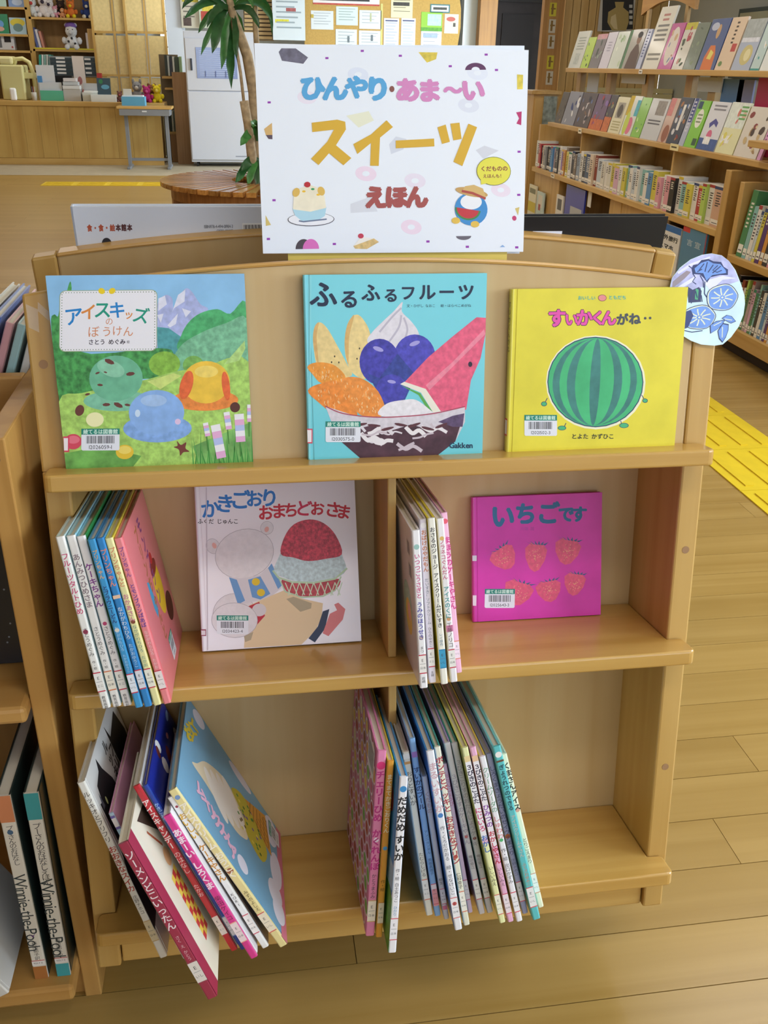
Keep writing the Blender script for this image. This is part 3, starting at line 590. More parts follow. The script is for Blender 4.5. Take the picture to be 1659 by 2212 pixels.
a.poly([(830, 880), (1000, 910), (1310, 870), (1270, 980), (1100, 1020), (900, 1000)], T_('#b83a44', .3, 260))
a.soft = False; a.line([(755, 800), (800, 860), (920, 900), (1100, 905), (1280, 870), (1380, 780)], 16, M('#b9d4b4')); a.line([(800, 850), (860, 980), (1000, 1030), (1180, 1020), (1280, 970), (1330, 850)], 12, M('#b9d4b4'))
for x in range(860, 1290, 60): a.line([(x, 905), (x + 45, 1010)], 8, M('#cfe2c6')); a.line([(x + 60, 900), (x + 25, 1015)], 8, M('#cfe2c6'))
a.sub('barcode_label').qlabel(278, 1188, 548, 1350, '12034423-4'); a.rect(195, 100, 203, 1490, M('#cfc5ce')); a.rect(140, 1310, 186, 1368, M('#9c3a58')); a.rect(145, 1320, 180, 1360, M('#e8dce2')); a.build('cover_print', b, 'front', T)
# ---- face-out book: strawberries
T = .0105; D = .1935; Hh = .183
pk = T_('#d52fa8', .12, 14)
b = book(LM(.1352, .0962 + T, 0, pitch=-8, yaw=-1) @ FACE, T, D, Hh, '#c8288c', pk, label='magenta picture book with six strawberries, standing in the middle right bay', group='face-out picture books', coat=.5)
a = QArt([(125, 200), (1430, 150), (1455, 1370), (160, 1445)], D, Hh)
a.sub('title').chars([('い', 440, 385, 250), ('ち', 668, 360, 225), ('ご', 895, 355, 230), ('で', 1075, 365, 165), ('す', 1205, 365, 165)], '#2f6f98', .05)
a.sub('lettering').text('川端 誠', 690, 508, 40, M('#b03a98'), .01, align='c')
for x, y, rx, ry, rot in ((465, 800, 135, 125, -35), (780, 790, 112, 150, 3), (1098, 735, 132, 135, 8), (610, 1150, 150, 130, 15), (925, 1130, 130, 115, -12), (1180, 1060, 110, 120, 6)):
    A_ = a; a = A_.sub('strawberry')
    a.poly([(x + (px_ * math.cos(math.radians(rot)) - py_ * math.sin(math.radians(rot))), y + (px_ * math.sin(math.radians(rot)) + py_ * math.cos(math.radians(rot)))) for px_, py_ in [(-rx, -ry * .55), (-rx * .5, -ry * .95), (0, -ry * .8), (rx * .5, -ry * .95), (rx, -ry * .5), (rx * .85, ry * .2), (rx * .4, ry * .85), (0, ry), (-rx * .45, ry * .8), (-rx * .9, ry * .1)]], T_('#e4577a', .12, 200))
    c, q = math.cos(math.radians(rot)), math.sin(math.radians(rot)); r_ = random.Random(x)
    a.up().hold = True
    for i in range(34):
        t = r_.uniform(0, 6.28); k = r_.uniform(0, .8); a.ell(x + rx * .85 * k * math.cos(t), y + ry * .85 * k * math.sin(t), 4, 5, M('#f4b08a'), n=5)
    a.hold = False; a.up().hold = True
    for i in range(6): f = -1 + i * .4; a.poly([(x + (f * rx * .55) * c + ry * .85 * q, y - ry * .85 * c + (f * rx * .55) * q), (x + (f * rx * .55 + 26) * c + ry * .8 * q, y - ry * .8 * c + (f * rx * .55 + 26) * q), (x + (f * rx * 1.05) * c + ry * 1.12 * q, y - ry * (1.12 - .1 * abs(f)) * c + (f * rx * 1.05) * q)], M('#3f5f88'))
    a.hold = False; a = A_
a.hold = False
a.sub('barcode_label').qlabel(275, 1110, 580, 1302, '12025643-3'); a.rect(140, 775, 185, 830, M('#d8d4dc')); a.rect(140, 1175, 190, 1280, M('#e6d8e0')); a.build('cover_print', b, 'front', T)
# ---- poster board standing between the two arched panels
D = .3245; Hh = .2315
pb = empty('poster_board', mat=LM(-.1475, .052, .5205, pitch=-2), label='white sweets poster board with coloured lettering, standing behind the arched top', cat='poster')
MB().box((0, 0, 0), (D, .0035, Hh), M('#eef2fa', .5)).build('front_sheet', pb)
MB().add([(.02, .006, .002), (D - .003, .006, -.002), (D - .0035, .006, Hh + .006), (.012, .006, Hh + .0005), (.02, .009, .002), (D - .003, .009, -.002), (D - .0035, .009, Hh + .006), (.012, .009, Hh + .0005)], [(0, 1, 2, 3), (7, 6, 5, 4), (0, 4, 5, 1), (1, 5, 6, 2), (2, 6, 7, 3), (3, 7, 4, 0)], M('#e9eef6', .5)).build('back_sheet', pb)
MB().box((.03, .0036, -.12), (D - .02, .0058, .05), M('#e6cc62', .6)).build('yellow_stand', pb)
a = QArt([(32, 5), (1612, 68), (1518, 1228), (75, 1213)], D, Hh)
for x, y, h, c in ((625, 200, 60, '#e3e8f6'), (330, 330, 55, '#efe6f2'), (1250, 390, 60, '#e3e6f2'), (655, 775, 60, '#f2dcec'), (900, 1080, 58, '#f2dcec'), (1410, 880, 55, '#efe0ee'), (1310, 200, 60, '#e8ecf8'), (930, 820, 60, '#ece2f0')): F_ = a.sub('faint_ring', False); F_.ell(x, y, h, h * .7, M(c), 10); F_.ell(x, y, h * .35, h * .25, M('#eef2fa'))
a.sub('sweet').poly([(552, 440), (680, 415), (708, 470), (620, 510)], M('#ecebd2')); a.sub('sweet').poly([(790, 610), (830, 565), (890, 580), (870, 640), (800, 665)], M('#d9dde9')); a.sub('sweet').poly([(1280, 650), (1330, 625), (1410, 655), (1320, 700)], M('#dadbe4')); a.sub('sweet').poly([(565, 945), (680, 905), (715, 990), (565, 995)], M('#dddfe8'))
for x, y in ((448, 100), (652, 60), (870, 92), (1155, 158), (1365, 92), (115, 356), (138, 917), (105, 1133), (470, 1167), (990, 1162), (1208, 1195), (1525, 663), (1510, 909), (1483, 1203), (1420, 184)): a.sub('confetti', False).rect(x - 9, y - 6, x + 9, y + 6, M('#9a3ab0'))
a.sub('sweet').poly([(172, 60), (188, 38), (270, 40), (340, 95), (312, 132), (190, 112)], T_('#6a6678', .25)); a.sub('sweet').poly([(975, 72), (1085, 75), (1075, 115), (1022, 135)], T_('#e0c84a', .2)); a.sub('sweet').ell(1300, 182, 60, 42, M('#5d2f5a'), t0=180, t1=360); a.sub('sweet').ell(1300, 182, 24, 18, M('#eef2fa'), t0=180, t1=360)
a.sub('sweet').poly([(1537, 212), (1572, 215), (1565, 300), (1533, 300)], T_('#e2cc4c', .2)); a.sub('sweet').poly([(1520, 435), (1552, 430), (1545, 510), (1518, 500), (1535, 470)], M('#c0306e')); a.sub('sweet').poly([(85, 510), (130, 475), (132, 545), (95, 545)], M('#d8b070')); a.sub('sweet').poly([(95, 545), (132, 545), (132, 570), (110, 568)], M('#5a4a58')); a.sub('sweet').poly([(90, 1000), (120, 1055), (92, 1060)], M('#d8c070')); a.sub('sweet').poly([(1485, 985), (1510, 978), (1500, 1025)], M('#d8c070')); a.sub('sweet').ell(1478, 1040, 12, 14, M('#c83a70'))
a.sub('sweet').ell(300, 1192, 45, 55, M('#4a3f48'), t0=180, t1=360); a.sub('sweet').ell(340, 1192, 45, 55, M('#e070c0'), t0=180, t1=360); a.sub('sweet').poly([(575, 1180), (690, 1140), (718, 1160), (650, 1198), (585, 1195)], T_('#d9b878', .2)); a.sub('sweet').poly([(575, 1180), (620, 1130), (690, 1140)], M('#f4eee6')); a.sub('sweet').ell(618, 1125, 16, 14, M('#c83a54')); a.sub('sweet').ell(1190, 1135, 42, 22, M('#6a6470'), t0=0, t1=180); a.sub('sweet').poly([(1388, 1200), (1405, 1188), (1418, 1200)], M('#8ab0e0'))
a.top += 8 * a.step; a.sub('title').chars([('ひ', 362, 275, 150), ('ん', 490, 280, 150), ('や', 615, 275, 140), ('り', 735, 285, 150)], '#58a8dc', .065); a.ell(816, 288, 14, 18, M('#8a5048'))
a.sub('title').chars([('あ', 905, 295, 145), ('ま', 1030, 300, 140), ('〜', 1165, 300, 110), ('い', 1280, 300, 140)], '#d98ac0', .065)
Y_ = M('#dcae30')
for p in ([(355, 478), (500, 462), (545, 475), (548, 520), (490, 610), (575, 685), (530, 725), (450, 655), (390, 722), (348, 685), (440, 590), (480, 520), (358, 532)], [(588, 605), (690, 550), (780, 470), (815, 510), (740, 570), (728, 732), (680, 730), (688, 600), (610, 662)], [(828, 588), (1046, 580), (1046, 625), (828, 633)], [(1068, 515), (1115, 500), (1135, 600), (1090, 612)], [(1142, 495), (1194, 490), (1202, 585), (1155, 592)], [(1245, 497), (1293, 518), (1200, 740), (1150, 715)]): a.poly(p, Y_)
a.sub('title').chars([('え', 705, 910, 130), ('ほ', 822, 910, 130), ('ん', 935, 912, 130)], '#a8504c', .075)
# sweets bowl and the small hat-and-melon sticker
P_ = a; a = P_.sub('bowl_picture')
a.ell(343, 1028, 130, 38, M('#4a4450')); a.ell(343, 1027, 126, 35, M('#f2f2f8')); a.poly([(240, 965), (430, 960), (420, 1010), (380, 1035), (290, 1035), (255, 1005)], M('#b5dcec')); a.poly([(243, 970), (248, 900), (285, 850), (345, 835), (395, 855), (420, 900), (428, 965), (340, 985)], T_('#f4ead0', .06, 60)); a.ell(262, 875, 20, 26, M('#e2b95a'), 20); a.ell(402, 870, 20, 26, M('#e2b95a'), -20); a.ell(325, 832, 18, 16, M('#c0242e')); a.ell(355, 858, 10, 6, M('#2f9a58')); a.ell(305, 870, 10, 6, M('#f0c030')); a.ell(385, 890, 10, 6, M('#f0c030')); a.line([(275, 1035), (300, 1040), (430, 1028)], 8, M('#6f7c98'))
a = P_.sub('hat_and_melon_picture'); a.ell(1238, 985, 92, 92, M('#3f8fd0')); a.ell(1240, 945, 60, 42, M('#f2f2f6')); a.ell(1245, 890, 92, 24, M('#c9a060'), 12); a.poly([(1190, 885), (1210, 855), (1260, 848), (1310, 870), (1325, 925)], M('#d8b470')); a.line([(1190, 882), (1250, 895), (1322, 928)], 14, M('#b04a40')); a.ell(1220, 985, 72, 62, M('#3f8a4a'), 10, t0=0, t1=180); a.ell(1220, 985, 62, 52, M('#c8343e'), 10, t0=0, t1=180); a.ell(1150, 1048, 24, 18, M('#e8c050')); a.ell(1256, 1070, 24, 18, M('#e8c050'))
a = P_.sub('speech_bubble'); a.ell(1375, 772, 97, 82, M('#7a7a30')); a.ell(1375, 772, 94, 79, M('#e8e04c')); a.poly([(1300, 820), (1300, 848), (1345, 838)], M('#e8e04c')); a.sub('lettering').text('くだものの', 1378, 758, 31, M('#8a3c38'), .03, align='c'); a.sub('lettering').text('えほんも！', 1372, 800, 24, M('#8a3c38'), .02, align='c')
P_.build('sweets_pattern', pb, 'sheet', 0)
# ================================================================ spine-out rows
PU = '#7a3a8a'; GY = '#6f6a72'; DK = '#2e2c30'; RD = '#c83048'; PK = '#d85a90'; BL = '#2f6fb4'; GN = '#2f8a5a'; WH = '#f2f0ea'; OR = '#d98a30'
def row_book(u, v, w, tilt, T, D, Hh, spine, front, back, label, group, texts=(), lab=(.10, '#f2efe9', RD), deco=(), pub=None, coat=.35):
    """leaning book whose lowest corner touches the shelf; u = centre of the spine foot"""
    t = math.radians(tilt); du = -T / 2 * math.cos(t); dw = 0.0
    dw = T * math.sin(t) if t > 0 else 0.0
    mat = LM(u + du, v, w + dw + .0003, tilt)
    b = book(mat, T, D, Hh, spine, front, back, label=label, group=group, hinge=T > .006, coat=coat)
    a = Art()
    for kind, *r in deco:
        if kind == 'band': z0, z1, c = r; a.rect(.0003, Hh * z0, T - .0003, Hh * z1, M(c, .4))
        else: z, c, k = r; a.ell(T / 2, Hh * z, T * k, T * k, M(c), n=12)
    ln = lambda t_, h_: sum(.6 if c_ == ' ' else 1 for c_ in t_) * h_ / Hh
    lim = 1 - ((lab[0] + (.034 if Hh > .23 else .026) / Hh + .01) if lab else .02); tot = sum(ln(t_[0], t_[2]) + .025 for t_ in texts); f0 = texts[0][1] if texts else 0
    k = min(1, (lim - f0) / tot) if tot else 1; e = 0
    for i, (s_, f, h, c, *bo) in enumerate(texts):
        rest = sum(ln(t_[0], t_[2]) + .025 for t_ in texts[i:]) * k; f = min(max(f, e), lim - rest + .02)
        a.sub('title' if i == 0 else 'lettering').vtext(s_, T / 2, Hh * (1 - f), h * k, M(c), (bo[0] if bo else .03) * .6, 1.0); e = f + ln(s_, h) * k + .02
    if pub: a.sub('publisher').vtext(pub, T / 2, Hh * .075, T * .45, M(DK), .01)
    a.build('spine_print', b, 'spine')
    if lab: spine_label(b, T, Hh * lab[0], lab[1], .034 if Hh > .23 else .026, 'E', rng.choice(('日本', 'ミニ', 'いし')), lab[2])
    return b
G = 'picture books leaning in the middle left bay'
w = 0
row_book(-.3581, -.084, w, -8.3, .0098, .2165, .219, WH, '#cfe6e6', None, 'white-spined book with pink title, leftmost in the middle left bay', G, [('フルーツタルトひめ', .09, .0085, '#d04a78'), ('さとうめぐみ', .63, .0062, DK, .015), ('作・絵', .78, .004, DK, .01)], deco=[('dot', .46, '#a03a58', .3)], pub='教育画劇')
row_book(-.3459, -.082, w, -8.5, .0098, .2165, .219, '#f0ece8', '#a8dcea', None, 'white-spined book with grey title, second in the middle left bay', G, [('あんみつひめさま', .10, .0084, '#8a7880'), ('さとうめぐみ', .63, .0062, DK, .015), ('作・絵', .78, .004, DK, .01)], lab=(.10, '#f2ead9', '#d87848'), pub='教育画劇')
row_book(-.3337, -.082, w, -8.9, .0098, .2165, .218, '#f2eeee', '#3a9a52', '#7fc4d8', 'white-spined book with purple title and green cover in the middle left bay', G, [('ケーキちゃん', .15, .0092, '#8a3a98', .04), ('さとうめぐみ', .63, .0062, DK, .015), ('作・絵', .78, .004, DK, .01)], deco=[('dot', .5, '#c84a78', .25)], pub='教育画劇')
row_book(-.3195, -.0885, w, -9.5, .0088, .2165, .216, '#3f9ad0', '#4a9ad0', None, 'blue-spined book with yellow and navy title in the middle left bay', G, [('プリンちゃん', .06, .0078, '#f0b060'), ('とブラウニーどん', .27, .0078, '#2a3a70', .045), ('なかがわちひろ', .56, .0060, '#b8d8f0', .01), ('たかおゆうこ', .72, .0052, '#b8d8f0', .01)], lab=(.09, '#e6eaf2', RD), deco=[('dot', .475, '#e8d8c0', .3)])
row_book(-.3089, -.088, w, -9.8, .0088, .2165, .217, '#2f86c8', '#3f96d0', None, 'plain blue book with short orange title in the middle left bay', G, [('プリンちゃん', .06, .0078, '#f09070'), ('なかがわちひろ', .56, .0060, '#f2f2f2', .015), ('たかおゆうこ', .72, .0052, '#c8dcea', .01)], lab=(.11, '#e2e2ea', RD), deco=[('band', .655, .675, '#f0c8a8')])
row_book(-.2982, -.0863, w, -10.2, .0088, .2165, .216, '#eee7a8', '#e6d84a', None, 'cream-yellow book with rainbow title in the middle left bay', G, [('プリンちゃんと', .05, .0086, '#e08a60'), ('おかあさん', .33, .0086, '#d0789a', .03), ('なかがわちひろ', .56, .0062, '#3f8a88', .02), ('たかお', .74, .0060, '#4a9a90', .02)], lab=(.11, '#f2efe0', RD), deco=[('dot', .515, '#8a4a30', .3)])
T7 = .009
b = row_book(-.2868, -.0841, w, -10.7, T7, .2165, .215, '#ee8a90', '#ee8088', None, 'coral pink book with a pudding on its cover, rightmost in the middle left row', G, [('プリンちゃん', .05, .0080, '#8a4a98', .03), ('とモンブランばあば', .28, .0080, '#5a3a98', .03), ('なかがわちひろ', .57, .0060, '#f2d0d0', .02), ('たかお', .74, .0060, '#f2d0d0', .02)], lab=(.09, '#f2e6e4', RD))
D = .2165; Hh = .215; a = Art()
a.ell(.62 * D, .47 * Hh, .14 * D, .17 * Hh, M('#e8c028')); a.ell(.62 * D, .60 * Hh, .12 * D, .045 * Hh, M('#8a2a20')); a.ell(.62 * D, .66 * Hh, .05 * D, .035 * Hh, M('#c02a2a')); a.poly([(.30 * D, .62 * Hh), (.36 * D, .60 * Hh), (.42 * D, .42 * Hh), (.34 * D, .38 * Hh), (.30 * D, .46 * Hh)], M('#3f9ac8')); a.ell(.80 * D, .27 * Hh, .13 * D, .09 * Hh, M('#5a2418')); 
a.vtext('プリンちゃんと', .40 * D, .93 * Hh, .022, M('#b06a3a'), .04); a.vtext('モンブラン', .55 * D, .95 * Hh, .024, M('#8a3f78'), .04); a.sub('barcode_label').label(.44 * D, .05 * Hh, .036, '12031117-2'); a.build('cover_print', b, 'front', T7)
G = 'picture books in the middle right bay'
q1 = row_book(.0262, -.0925, w, -3.2, .0098, .215, .2065, '#f4f2f4', '#f2ecec', '#f0e9ea', 'white book with pink and blue title against the divider, middle right bay', G, [('いつつごうさぎと', .14, .0088, '#d04a88'), ('うみのほうせき', .42, .0088, '#4a48a8', .04), ('まつ', .78, .0055, DK, .01)], lab=(.095, '#f4efe9', RD), deco=[('dot', .90, '#9fc8c0', .35), ('dot', .33, '#e8d0a8', .3)], pub='岩崎')
D = .215; Hh = .2065; a = Art(); a.rect(.80 * D, .80 * Hh, .90 * D, .90 * Hh, M('#d8d0c8')); a.rect(.82 * D, .66 * Hh, .92 * D, .76 * Hh, M('#d8d0c8'))
for i in range(9): a.rect(D * (.81 + .009 * i), .81 * Hh, D * (.814 + .009 * i), .89 * Hh, M('#333333')); a.rect(D * (.83 + .009 * i), .67 * Hh, D * (.834 + .009 * i), .75 * Hh, M('#333333'))
a.ell(.72 * D, .42 * Hh, .14 * D, .17 * Hh, T_('#a8c8b8', .2)); a.ell(.74 * D, .36 * Hh, .10 * D, .12 * Hh, M('#e8c860')); a.ell(.76 * D, .40 * Hh, .05 * D, .06 * Hh, M('#f0b0a0')); a.build('cover_print', q1, 'back', 0, D)
row_book(.0400, -.080, w, -3.8, .0088, .2, .216, '#e9e2ee', '#f0e8f0', '#eee6ea', 'pale lilac book with orange and green title in the middle right bay', G, [('おばけのやだもん', .06, .0098, '#c8784a', .04), ('だいすき！ソフトクリーム', .40, .0074, '#6a7a8a', .02), ('ひらのゆきこ', .70, .0065, '#554a58', .01)], deco=[('dot', .965, '#f6f2f4', .4)], pub='主婦')
row_book(.0538, -.0862, w, -5.0, .0088, .2, .219, '#f4f1e4', '#e6d23a', '#e8d430', 'white-spined book with black title and yellow cover in the middle right bay', G, [('おさるのジョージ', .05, .0082, '#33323c', .03), ('アイスクリームだいすき', .30, .0080, '#33323c', .03), ('レイ原作', .68, .0055, '#4a7a9a', .01)], lab=(.10, '#3fa0c8', '#2a88b4'))
row_book(.0668, -.0826, w, -5.5, .0090, .2, .217, '#f2eef0', '#e8dce4', None, 'white book with pink and teal title and a pink band, middle right bay', G, [('ノラネコぐんだん', .12, .0078, '#c8587a', .03), ('アイスのくに', .40, .0086, '#2f9a98', .04), ('工藤ノリコ', .72, .0082, '#3a3a3a', .02)], lab=(.09, '#f2efe9', RD), deco=[('band', .32, .36, '#e088b0'), ('dot', .885, '#e0b868', .3), ('dot', .40, '#d8a070', .3)])
row_book(.0790, -.0585, w, -6.0, .0075, .19, .217, '#f0b8d0', '#eeb0c8', None, 'pink book with magenta title, last in the middle right row', G, [('まほうのケーキやさん', .14, .0098, '#d04a88', .05)], lab=(.09, '#f0d8e0', '#e08a70'), deco=[('dot', .95, '#e05a6a', .45)])
# ---- lower right
w = w3; G = 'picture books in the lower right bay'
tc = .0115; b = row_book(-.0461, -.1005, w, 3.7, tc, .232, .278, '#e88ab4', '#e084ac', T_('#dd84ac', .1), 'pink book covered in round sweets, leaning at the lower divider', G, [('チェリーひめ', .10, .0165, '#c83a88', .06), ('かくれんぼ', .50, .0165, '#c83a88', .06), ('かとうまふみ', .80, .0085, DK, .02)], lab=(.08, '#f4ead8', '#d8b878'), deco=[('dot', .925, '#e0357a', .5), ('dot', .535, '#f4e6ee', .3)])
a = Art(); r_ = random.Random(11); D = .232; Hh = .278
for i in range(11):
    for j in range(7):
        x = (j + .5 + (i % 2) * .5) / 7.4 * D; y = (i + .5) / 11.2 * Hh
        if x > D * .97: continue
        a.ell(x, y, .0142, .0122, M('#f4e2ea'), 20 * r_.uniform(-1, 1), n=16); a.ell(x, y, .0112, .0092, M(r_.choice(('#b8482a', '#d89a4a', '#e8c060', '#a8302f', '#7ab04a', '#e6d8b0', '#c86a8a', '#8a4a2a'))), 0, n=12)
a.rect(.70 * D, .80 * Hh, .93 * D, .96 * Hh, M('#eeeaea'))
for i in range(12): a.rect(D * (.72 + .016 * i), .83 * Hh, D * (.728 + .016 * i), .94 * Hh, M('#333333'))
a.build('cover_print', b, 'back', 0, D)
row_book(-.0344, -.1047, w, 3.6, .0084, .225, .265, '#e8a23a', '#d8c84a', None, 'orange book with white title beside the pink sweets book', G, [('まてまてかきごおりくん', .07, .0078, '#f4e8c8', .03), ('作・絵', .66, .006, '#5a3a18', .01)], lab=(.08, '#f0e2c8', '#d89a60'), deco=[('dot', .52, '#5aa8d8', .35)])
td = .0105; b = row_book(-.0215, -.1346, w, 3.4, td, .215, .26, '#f1eff2', '#3f98d8', T_('#3f98d8', .08), 'white-spined book with bold black title and blue cover, jutting out of the lower shelf', G, [('だめだめ', .105, .0145, '#26262a', .06), ('すいか', .24, .0145, '#26262a', .06), ('作・絵 白土あつこ', .56, .0068, '#444048', .015), ('ひかり', .83, .006, '#5a9ac8', .02)], lab=(.075, '#f4f0f2', '#d85a68'), deco=[('dot', .935, '#3f90cc', .42)])
a = Art(); D = .215; Hh = .26
a.poly([(0.35 * D, 0), (D, 0), (D, .32 * Hh), (.85 * D, .36 * Hh), (.6 * D, .2 * Hh)], T_('#5aa03a', .3)); a.poly([(.55 * D, .28 * Hh), (D, .36 * Hh), (D, .5 * Hh), (.7 * D, .46 * Hh)], T_('#9fc8e0', .1)); a.ell(.80 * D, .78 * Hh, .06 * D, .07 * Hh, M('#d85a4a')); a.build('cover_print', b, 'back', 0, D)
RWS = [  # u, v, tilt, T, H, spine, cover, label, texts, deco, lab
 (.0402, -.0747, -7.5, .0092, .259, '#ece8d6', '#e4e0d2', 'cream book with small black title, first of the slanting lower right row', [('おりとすいか', .11, .0088, '#3a3a34', .02), ('たむらしげる', .60, .0066, '#55544a', .01)], [('band', .96, .99, '#f4f2ea'), ('band', .93, .945, '#d8a060')], (.10, '#f2eee4', '#e07a5a')),
 (.0512, -.0776, -7.6, .0082, .28, '#8ab6e2', '#8ab0de', 'sky-blue book with dark title in the slanting lower right row', [('すいかのプール', .15, .0094, '#2a3c68', .03), ('アンニョンタル', .50, .0055, '#3a5a88', .01), ('斎藤真理子', .66, .0055, '#3a5a88', .01)], [('band', .90, .93, '#a07ac0'), ('band', .06, .16, '#e89aa0')], (.07, '#f0e0e2', '#d86a78')),
 (.0618, -.0856, -8.2, .0072, .228, '#d4d2d6', '#c8c8d0', 'short grey book tucked in the slanting lower right row', [('くだもの', .10, .0085, '#b89a9a', .02), ('柳生', .70, .0055, '#444444', .01)], [('band', .07, .10, '#e07a98')], (.11, '#e4e0e4', '#e0889a')),
 (.0733, -.1081, -8.6, .0104, .279, '#f1f0f4', '#3a86c8', 'white-spined blue book jutting forward in the slanting lower right row', [('まるいすいか', .06, .0125, '#d8b0b8', .03), ('作・くろだかおる', .44, .0068, '#5a5a66', .015), ('絵・せなけいこ', .66, .0068, '#5a5a66', .015)], [('dot', .655, '#4a86c8', .35), ('dot', .155, '#d05a5a', .3)], (.07, '#f4f0f0', '#e07a78')),
 (.0864, -.1012, -9.1, .0084, .28, '#e9e6d0', '#4aa8a0', 'cream book with crimson title in the slanting lower right row', [('ボンテとペッキと', .05, .0108, '#b0384a', .045), ('おおきなプリン', .36, .0112, '#b0404a', .045), ('仁科幸子', .73, .0068, '#444438', .01)], [('dot', .40, '#b85a4a', .4)], (.08, '#f2ecdc', '#e07a5a')),
 (.0968, -.0785, -9.6, .0070, .24, '#d2b8d8', '#c8a8d4', 'short lilac book in the slanting lower right row', [('おたんじょうび', .06, .0072, '#c06a98', .02)], [], (.09, '#dcd0dc', '#c86a88')),
 (.1122, -.0834, -11.2, .0086, .275, '#d6d2da', '#b098c8', 'pale grey book with faint violet title in the slanting lower right row', [('３びきこりすのケーキやさん', .17, .0086, '#9a90a8', .01), ('権田章江', .64, .0058, '#6a6470', .01)], [('dot', .47, '#c86a6a', .3)], (.09, '#eeeaea', '#d85a68')),
 (.1238, -.0827, -11.6, .0086, .274, '#cfcdd6', '#4aa898', 'grey-white book with a tiny red cake mark in the slanting lower right row', [('３びきこりすのおたんじょうケーキ', .09, .0086, '#9a94a4', .01), ('権田章江', .64, .0058, '#6a6470', .01)], [('dot', .455, '#8a3a3a', .28)], (.09, '#ebe6e6', '#d86a70')),
 (.1354, -.1044, -12.0, .0084, .28, '#eef0b4', '#e6de78', 'pale yellow book with pink bear strip at its top in the lower right row', [('３びきのこぶた', .09, .0086, '#33304a', .05), ('にじいろ', .30, .0095, '#d0487a', .04), ('おかし', .41, .0095, '#3a70c0', .04), ('いしいみえ', .66, .0066, '#555544', .01)], [('band', .50, .93, '#f4f0f4'), ('band', .47, .50, '#f0c0d0'), ('band', .925, .955, '#f0d8a0')], (.05, '#f4f2dc', '#e07a6a')),
 (.1470, -.1043, -12.3, .0084, .28, '#efb6d6', '#eab0cc', 'candy pink book with purple and red title in the lower right row', [('３びきのこぶた', .09, .0086, '#33304a', .05), ('ひみつの', .29, .0095, '#8a3aa8', .04), ('おかしやさん', .40, .0095, '#c8304a', .04), ('いしいみえ', .66, .0066, '#6a4a5a', .01)], [('band', .45, .925, '#f6f0f4'), ('band', .925, .955, '#f0c8a0')], (.05, '#f4e6ec', '#e05a78')),
 (.1590, -.1053, -12.8, .0086, .266, '#f3f1f6', '#e6d45a', 'white book with green and coral title in the lower right row', [('クリームソーダの', .06, .0088, '#3f9a6a', .02), ('しゅわわ', .32, .0092, '#d85a5a', .02), ('作・絵 出口かずみ', .54, .0068, '#44424c', .015)], [('dot', .51, '#58b878', .32)], (.06, '#f4f2f4', '#e0405a')),
 (.1712, -.0919, -13.1, .0082, .261, '#a4a8d8', '#b4b8dc', 'periwinkle book with navy title in the lower right row', [('しろくまきょうだいのセイウチまつり', .07, .0088, '#3f4478', .015), ('庄野ナホコ', .62, .0060, '#55587a', .01)], [('dot', .50, '#c86a2a', .45)], (.08, '#e4e0ee', '#d85a78')),
 (.1830, -.1055, -13.4, .0108, .28, '#5ec4c8', '#7ad0d4', 'teal book with a white bear at the top of its spine, lower right row', [('ぎょうれつのできる', .10, .0104, '#1f4a58', .05), ('アイスクリームやさん', .38, .0090, '#e0c0b0', .02), ('ふくざわゆみこ', .66, .0072, '#e07a4a', .02)], [('dot', .955, '#f4f2ee', .42), ('band', .915, .925, '#6a4a38')], (.075, '#f0f0ee', '#e0505a')),
 (.1962, -.0837, -14.0, .0084, .254, '#ebeacb', '#e2e0c4', 'cream book with black title, rightmost in the lower right row', [('くまさんアイス', .05, .0110, '#2f2c2a', .045), ('とりごえまり', .53, .0072, '#4a4840', .015)], [('dot', .65, '#e0a08a', .4)], (.10, '#f2eee2', '#e09a78'))]
for u, v, ti, T, Hh, sp_, co, la, tx, de, lb in RWS: row_book(u, v, w, ti, T * .97, .215 if v > -.09 else .225, Hh, sp_, co, None, la, G, tx, lb, de)
# ---- lower left, strongly leaning
G = 'picture books leaning in the lower left bay'
T1 = .0098; b = row_book(-.3157, -.0985, w, -16.3, T1, .225, .278, '#e4e0d6', '#dcd9d4', None, 'white book with black cats on its cover, leftmost in the lower left bay', G, [('ルッキオとフリフリ', .05, .0092, '#2f2c28', .02), ('おおきなスイカ', .30, .0112, '#b03a2a', .03), ('庄野ナホコ', .60, .0066, '#55504a', .01)], (.10, '#d8c8a4', '#c8a878'))
D = .225; Hh = .278; a = Art()
a.poly([(0, .50 * Hh), (.07 * D, .62 * Hh), (.06 * D, .84 * Hh), (.10 * D, .83 * Hh), (.13 * D, .90 * Hh), (.24 * D, .92 * Hh), (.28 * D, .97 * Hh), (.31 * D, .90 * Hh), (.40 * D, .80 * Hh), (.46 * D, .60 * Hh), (.44 * D, .2 * Hh), (0, .16 * Hh)], M('#18181c', .5)); a.ell(.17 * D, .80 * Hh, .013 * D, .02 * Hh, M('#d8dc9a')); a.poly([(.075 * D, .80 * Hh), (.10 * D, .88 * Hh), (.12 * D, .80 * Hh)], M('#5a5a66'))
a.poly([(.62 * D, .98 * Hh), (.66 * D, .90 * Hh), (.90 * D, .94 * Hh), (.97 * D, .80 * Hh), (.93 * D, .60 * Hh), (.70 * D, .62 * Hh), (.62 * D, .80 * Hh)], M('#1c1a1a', .5)); a.vtext('ルッキオと', .50 * D, .96 * Hh, .02, M('#3a3430'), .04); a.vtext('フリフリ', .58 * D, .90 * Hh, .02, M('#3a3430'), .04); a.build('cover_print', b, 'front', T1)
